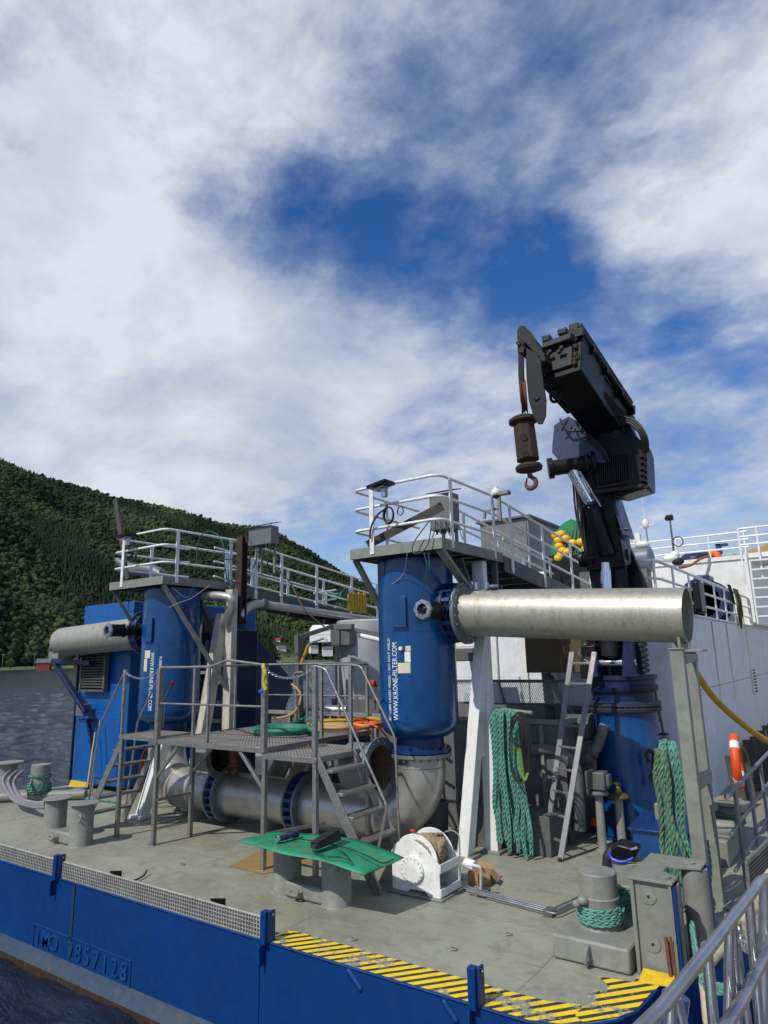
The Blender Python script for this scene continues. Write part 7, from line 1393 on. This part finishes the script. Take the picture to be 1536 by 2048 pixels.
mb.done('rope_turns', M_ropeg, t); mb = MB(); mb.box(p+V((0, 0, .51)), (.25, .16, .03)); mb.done('lid_pad', M_ropet, t)
t = thing('deck_winch', 'grey machinery block low on the deck behind the quay side railing', 'winch', (-2.0, 10.0, 0)); mb = MB(); mb.bx(-2.3, -1.75, 9.7, 10.6, 0, .3); mb.cyl((-2.3, 10.1, .36), (-1.7, 10.1, .36), .10, n=20); mb.bar((-2.3, 9.9, .38), (-1.6, 9.6, .5), .04); mb.done('winch_block', M_grey2, t, bevel=.02)
# slatted panel
t = thing('slatted_panel', 'grey ribbed metal panel at the right, above the gangway rail', 'panel', at(1500, 1740, y=7.6)); a, b, c_, d_ = at(1493, 1725, y=7.9), at(1552, 1668, y=8.9), at(1552, 1738, y=8.9), at(1500, 1800, y=7.9)
for k in range(10): f = (k+.5)/10; mb = MB(); mb.bar(a.lerp(d_, f), b.lerp(c_, f), .032, .02); mb.done('slat', M_galv, t)
mb = MB(); mb.bar(a, b, .03, .04); mb.bar(a, d_, .03, .04); mb.done('panel_frame', M_inox, t)
# cream fender tubes on chains, blue pole, quay
def seg(P, r, lab, m=M_cream): mb = MB(); mb.tube(P, r, 16); tag(mb.done('fender_tube', m), lab, 'fender', 'cream fender tubes hung on chains')
seg([at(1412, 1925, y=5.9), at(1460, 1868, y=6.3)], .055, 'lowest cream fender tube in the sloping row behind the gangway rail')
seg([at(1476, 1848, y=6.3), at(1500, 1815, y=6.5)], .06, 'middle cream fender tube in the sloping row')
seg([at(1508, 1806, y=6.6), at(1546, 1750, y=7.1)], .06, 'upper cream fender tube in the sloping row, near the gangway corner')
seg([at(1406, 1935, y=5.8), at(1414, 1990, y=5.7), at(1420, 2060, y=5.6)], .045, 'upright cream fender tube below the rusty shackle')
mb = MB(); q = at(1408, 1946, y=5.75); mb.cyl(q+V((-.02, -.03, .05)), q+V((.03, .03, -.09)), .06, n=16); tag(mb.done('rusty_shackle', M_rust), 'rusty shackle joining the cream fender tubes', 'shackle')
for (a, b, lab) in ((at(1445, 1865, y=6.2), at(1478, 1840, y=6.3), 'chain linking the lowest and middle cream tubes'), (at(1482, 1855, y=6.3), at(1492, 1905, y=6.2), 'chain hanging below the middle cream tube'), (at(1483, 1835, y=6.5), at(1500, 1785, y=6.8), 'chain rising beside the upper cream tube')):
    P = sag(a, b, .03, 8); mb = MB()
    for i in range(8):
        p, q = P[i], P[i+1]; c = (p+q)/2; d = (q-p); L = d.length; d.normalize(); u = d.orthogonal().normalized(); u = d.cross(u) if i % 2 else u
        mb.tube([c+d*math.cos(k)*L*.7+u*math.sin(k)*.022 for k in [2*math.pi*j/10 for j in range(10)]], .008, 6, closed=True)
    tag(mb.done('fender_chain', M_alu), lab, 'chain', 'chains of the cream fender tubes')
mb = MB(); mb.cyl(at(1352, 1990, y=5.4), at(1340, 2090, y=5.35), .09, n=24); tag(mb.done('blue_pile', mat('glossy_blue_pile', (.01, .05, .25), .15, coat=.5)), 'glossy blue pile between hull and gangway', 'pile')
mb = MB(); braid(mb, spline([at(1384, 1850, y=6.2), at(1392, 1905, y=5.9), at(1410, 1970, y=5.6), at(1440, 1978, y=5.5), at(1480, 1982, y=5.5), at(1560, 1995, y=5.4)], 8), .034); tag(mb.done('mooring_line', M_rope), 'teal mooring line dropping past the fairlead to the quay', 'rope', 'loose rope tails')
mb = MB(); mb.bx(-.72, 60, 3.9, 80, -1.6, -.35); struct(mb.done('quay', mat('quay_planks', (.22, .18, .12), .85, dirt=(.10, .09, .06), dscale=3, damt=.7, bump=.3, bscale=20)))
mb = MB(); mb.bx(-.95, -.722, 3.9, 80, -1.0, -.30); tag(mb.done('quay_fender_beam', M_wood, bevel=.02), 'dark timber beam along the quay edge', 'beam')
# ---- gangway
t = thing('gangway', 'aluminium gangway with tubular rails at the lower right', 'gangway', (-.5, 3, .9))
def G(px, py, d): return at(px, py, d=d)
TOP = [G(1238, 2100, 1.55), G(1322, 2018, 1.68), G(1418, 1897, 1.98), G(1509, 1779, 2.42), G(1522, 1762, 2.55), G(1540, 1756, 2.7), G(1572, 1760, 2.9)]
mb = MB(); mb.tube(TOP[:1]+TOP[1:4]+spline(TOP[3:], 4)[1:], .0178, 20); mb.done('top_rail', M_gang, t)
mb = MB(); mb.tube([G(1425, 2090, 1.95), G(1478, 2012, 2.15), G(1545, 1880, 2.6)], .020, 16); mb.done('middle_rail', M_gang, t)
for (x0_, y0_, d0), (x1_, y1_, d1), r in (((1342, 1982, 1.78), (1338, 2100, 1.78), .016), ((1352, 1990, 1.85), (1378, 2100, 1.95), .015), ((1413, 1890, 2.02), (1432, 2100, 2.05), .017), ((1459, 1832, 2.2), (1456, 2100, 2.2), .016), ((1466, 1845, 2.24), (1480, 2100, 2.24), .014), ((1497, 1790, 2.42), (1524, 2100, 2.42), .017), ((1530, 1755, 2.65), (1526, 2100, 2.6), .022), ((1472, 1880, 2.3), (1504, 2100, 2.4), .014)):
    mb = MB(); mb.tube([G(x0_, y0_, d0), G(x1_, y1_, d1)], r, 14); mb.done('rail_post', M_gang, t)
gx = [G(1300, 2018, 1.68), G(1500, 1770, 2.42)]; d = (gx[1]-gx[0]); d.z = 0; d.normalize(); s = V((d.y, -d.x, 0)); c = gx[0]-V((0, 0, 1.05)); mb = MB(); mb.prism([c-d*2.5+s*.02, c+d*2.2+s*.02, c+d*2.2+s*.9, c-d*2.5+s*.9], (0, 0, .05)); mb.done('walkway', M_gang, t)
print('objects', len(bpy.data.objects))
# ================================================================== LOOSE GEAR AND SMALL FITTINGS
t = CR; rng = random.Random(21)
for k in range(7):
    a = A(1165+rng.uniform(0, 20), 1288+rng.uniform(0, 8), 10.3); b = A(1172+rng.uniform(0, 26), 1345+rng.uniform(-4, 8), 10.3)
    mb = MB(); mb.tube(spline([a, a.lerp(b, .3)+V((rng.uniform(-.14, .1), -.1, 0)), a.lerp(b, .7)+V((rng.uniform(-.12, .12), -.12, 0)), b], 6), .018+.006*(k % 3), 7); mb.done('hydraulic_hose', M_rubber if k % 3 else M_galv, t)
mb = MB(); a = A(1180, 1305, 10.25); mb.box(a, (.22, .18, .20)); mb.box(a+V((.05, 0, .2)), (.14, .14, .14)); mb.box(a+V((-.02, 0, -.28)), (.26, .16, .2)); SPLIT.add('valve_block'); mb.done('valve_block', M_black, t, bevel=.015)
for k in range(4):
    P = [B0.lerp(B1, f)+V((-.31+.03*k, -.24-.02*k, 0))+V((.02*math.sin(f*9+k), 0, 0)) for f in [i/8 for i in range(9)]]; mb = MB(); mb.tube(spline(P, 3), .016, 7); mb.done('boom_hose', M_rubber, t)
for k in range(3):
    f0 = .18+.2*k; P = [J0.lerp(J1, f0+.06*i)-u*(.33)+s*(-.20+.02*i)+V((0, 0, .015*math.sin(i*2))) for i in range(5)]; mb = MB(); mb.tube(spline(P, 4), .014, 6); mb.done('boom_hose', M_rubber, t)
mb = MB()
for k in range(9): f = .12+.09*k; mb.box(J0.lerp(J1, f)-s*.29+u*(.1*math.sin(k*2.1)), (.03, .05, .05), Matrix((s, ax, u)).transposed())
SPLIT.add('bolt_head'); mb.done('bolt_head', M_craneg, t)
for k in range(5): q = J1+ax*.06+s*(-.18+.09*k)-u*(.12-.05*(k % 2)); mb = MB(); mb.cyl(q, q+ax*.05, .03, n=10); mb.done('end_fitting', M_rustd, t)
mb = MB(); a, b = A(1258, 1075, 10.5), A(1228, 985, 10.5); mb.bar(a, b, .05, .5); mb.done('side_strip', MATS['crane_blue_plate'], t, bevel=.008)
mb = MB(); mb.tube([A(1236, 1059, 10.3), A(1258, 1058, 10.3)], .022, 8); mb.done('step_peg', M_black, t)
mb = MB(); P = [A(1236, 1090, 10.8), A(1262, 1100, 10.8), A(1296, 1178, 10.8), A(1290, 1290, 10.8), A(1240, 1290, 10.8)]; mb.prism(P, (0, .12, 0)); mb.done('rear_cheek', M_crane, t, bevel=.01)
# deckhouse rust and fittings
M_rustk = mat('rust_run', (0.40, 0.26, 0.13), 0.7, dirt=(0.22, 0.10, 0.04), dscale=9, damt=.8, streak=.5)
for px, py, w_, h_ in ((1046, 1272, .035, .9), (1038, 1280, .02, .55), (1052, 1276, .015, .7)):
    p = at(px, py, y=11.985); mb = MB(); n = 8; L = [V((p.x-w_*(1-.7*i/n)*(1+.4*math.sin(i*2.3)), 11.988, p.z-h_*i/n)) for i in range(n+1)]; Rr = [V((p.x+w_*(1-.8*i/n)*(1+.4*math.sin(i*1.7+1)), 11.988, p.z-h_*i/n)) for i in range(n+1)]; mb.grid([L, Rr]); mb.done('rust_run', M_rustk, HS)
for y in (13.2, 15.6, 17.4, 20.5):
    mb = MB(); w_ = .02+.01*(y % 2); mb.grid([[(-2.588, y+w_*(1-.6*i/6)*s_+.01*math.sin(i*2+y), 3.2-.28*i*(1+.1*(y % 1))) for i in range(7)] for s_ in (-1, 1)]); mb.done('rust_run', mat('pale_rust_run', (.42, .38, .32), .7), HS)
# loose gear on hopper and stage
def gear(P, r, m, lab, name='loose_hose', cat='hose', grp='loose hoses behind the stage'): mb = MB(); mb.tube(spline(P, 6), r, 8); tag(mb.done(name, m), lab, cat, grp)
zz_ = 1.68
gear([at(615, 1437, z=zz_), at(622, 1428, z=zz_), at(600, 1442, z=ZT+.05), at(565, 1452, z=ZT+.05), at(530, 1450, z=ZT+.05)], .032, M_greenh, 'green hose tail running back from the green coil')
gear([at(640, 1442, z=zz_), at(700, 1440, z=zz_), at(745, 1437, z=zz_), at(768, 1444, z=zz_), at(735, 1452, z=zz_), at(705, 1449, z=zz_)], .026, M_yhose, 'yellow hose bundle lying on the hopper rim by the near blue tank')
gear([at(705, 1452, z=zz_), at(730, 1446, z=zz_), at(755, 1455, z=zz_), at(772, 1472, z=1.5), at(776, 1480, z=1.4)], .012, M_orange, 'thin orange cable falling from the hopper toward the open flanged pipe', 'loose_cable', 'cable', None)
gear([at(698, 1446, z=zz_), at(720, 1440, z=zz_), at(742, 1452, z=zz_), at(715, 1458, z=zz_), at(700, 1450, z=zz_)], .016, M_red, 'red cable loop on the hopper rim', 'loose_cable', 'cable', None)
gear([at(612, 1440, z=zz_), at(636, 1430, z=zz_), at(660, 1425, z=zz_)], .02, M_alu, 'thin grey tube lying across the hopper rim', 'loose_tube', 'tube', None)
p, q = at(672, 1475, y=8.6), at(712, 1490, y=8.6); mb = MB(); mb.bx(p.x, q.x, 8.5, 9.0, q.z, p.z); tag(mb.done('blue_crate', M_blued, bevel=.02), 'blue crate under the stage right of the landing', 'crate')
cable([at(560, 1462, z=ZT+.02), at(520, 1470, z=ZT+.02), at(470, 1458, z=ZT+.02), at(440, 1462, z=ZT+.02)], M_cableb, .008, 'black lead lying along the stage grating')
cable([at(420, 1170, y=7.5), at(385, 1195, y=7.5), at(360, 1205, y=7.6), at(338, 1215, y=7.7)], MATS['grey_cable'], .006, 'pale cable curving in front of the far blue tank')
# tie-down rings and small stains on deck
for px, py, lab in ((700, 1880, 'deck ring in front of the middle bollard'), (1010, 1870, 'deck ring in the open deck right of the winch'), (360, 1730, 'deck ring between stage leg and grating fence'), (900, 1900, 'deck ring near the striped edge')):
    p = at(px, py, z=0); mb = MB(); mb.lathe(p, (0, 0, 1), [(0, .002), (.035, .002), (.03, .010), (0, .012)], 16); mb.torus(p+V((.03, .02, .012)), (0.1, 0, 1), .028, .006, 14, 6); tag(mb.done('deck_ring', M_grey2), lab, 'ring', 'small tie down rings on the deck')
# fish-lettering blocks: fishing lamp lead beside winch
cable([at(925, 1760, z=.02), at(905, 1752, z=.02), at(880, 1740, z=.01), at(850, 1735, z=.01)], M_cableb, .01, 'black hose on deck under the white winch')
cable([at(905, 1640, z=.02), at(935, 1660, z=.02), at(975, 1680, z=.02), at(1010, 1690, z=.02)], M_rubber, .014, 'black hose lying on deck between the white legs')
for k in range(4): gear([at(1050+6*k, 1702-3*k, z=.03), at(1085+5*k, 1690-2*k, z=.03), at(1110, 1682+3*k, z=.03)], .012, M_galv, 'one of the thin grey hoses lying behind the ladder foot', 'loose_hose', 'hose', 'thin hoses behind the ladder foot')
p = at(738, 1640, y=8.8); mb = MB(); mb.cyl((p.x, 8.9, .0), (p.x, 8.9, .75), .09, n=20); p = at(845, 1650, y=8.9); mb2 = MB(); mb2.cyl((p.x, 8.9, 0), (p.x, 8.9, .45), .11, n=24); mb.b.free(); tag(mb2.done('short_post', M_whitec), 'short cream post on deck behind the near elbow', 'post')
# white box-section cross bars under the right catwalk
t = thing('pipe_rack', 'grey pipes and trays under the near catwalk', 'pipe rack', at(1000, 1200, y=10.5))
for k in range(3): mb = MB(); mb.tube([(-4.95+.12*k, 9.5, 3.62), (-4.95+.12*k, 13, 3.4)], .035, 10); mb.done('pipe_run', M_galv, t)
mb = MB(); mb.bx(-5.15, -4.4, 10.6, 10.7, 3.25, 3.5); mb.done('hanger', M_greyd, t)
t = CR
for k, (yy, th) in enumerate(((10.12, .14), (10.42, .16))):
    mb = MB(); mb.prism([A(px, py, yy) for px, py in ((1128, 912), (1136, 880), (1152, 862), (1196, 838), (1258, 846), (1272, 872), (1268, 905), (1190, 934))], (0, th, 0)); mb.done('knuckle_plate', M_crane, t, bevel=.012)
for px, py, r_ in ((1232, 868, .07), (1152, 888, .05), (1160, 925, .06)):
    q = A(px, py, 10.08); mb = MB(); mb.cyl(q, q+V((0, .05, 0)), r_, n=20); mb.cyl(q-V((0, .02, 0)), q, r_*.5, n=12); mb.done('knuckle_pin', M_craneg, t)
for k in range(4):
    mb = MB(); mb.tube(spline([A(1150+k*5, 872-k*3, 10.04), A(1175+k*6, 882, 9.98), A(1196+k*5, 900+k*2, 10.0), A(1200+k*6, 925, 10.02)], 6), .016, 7); mb.done('hydraulic_hose', M_rubber, t)
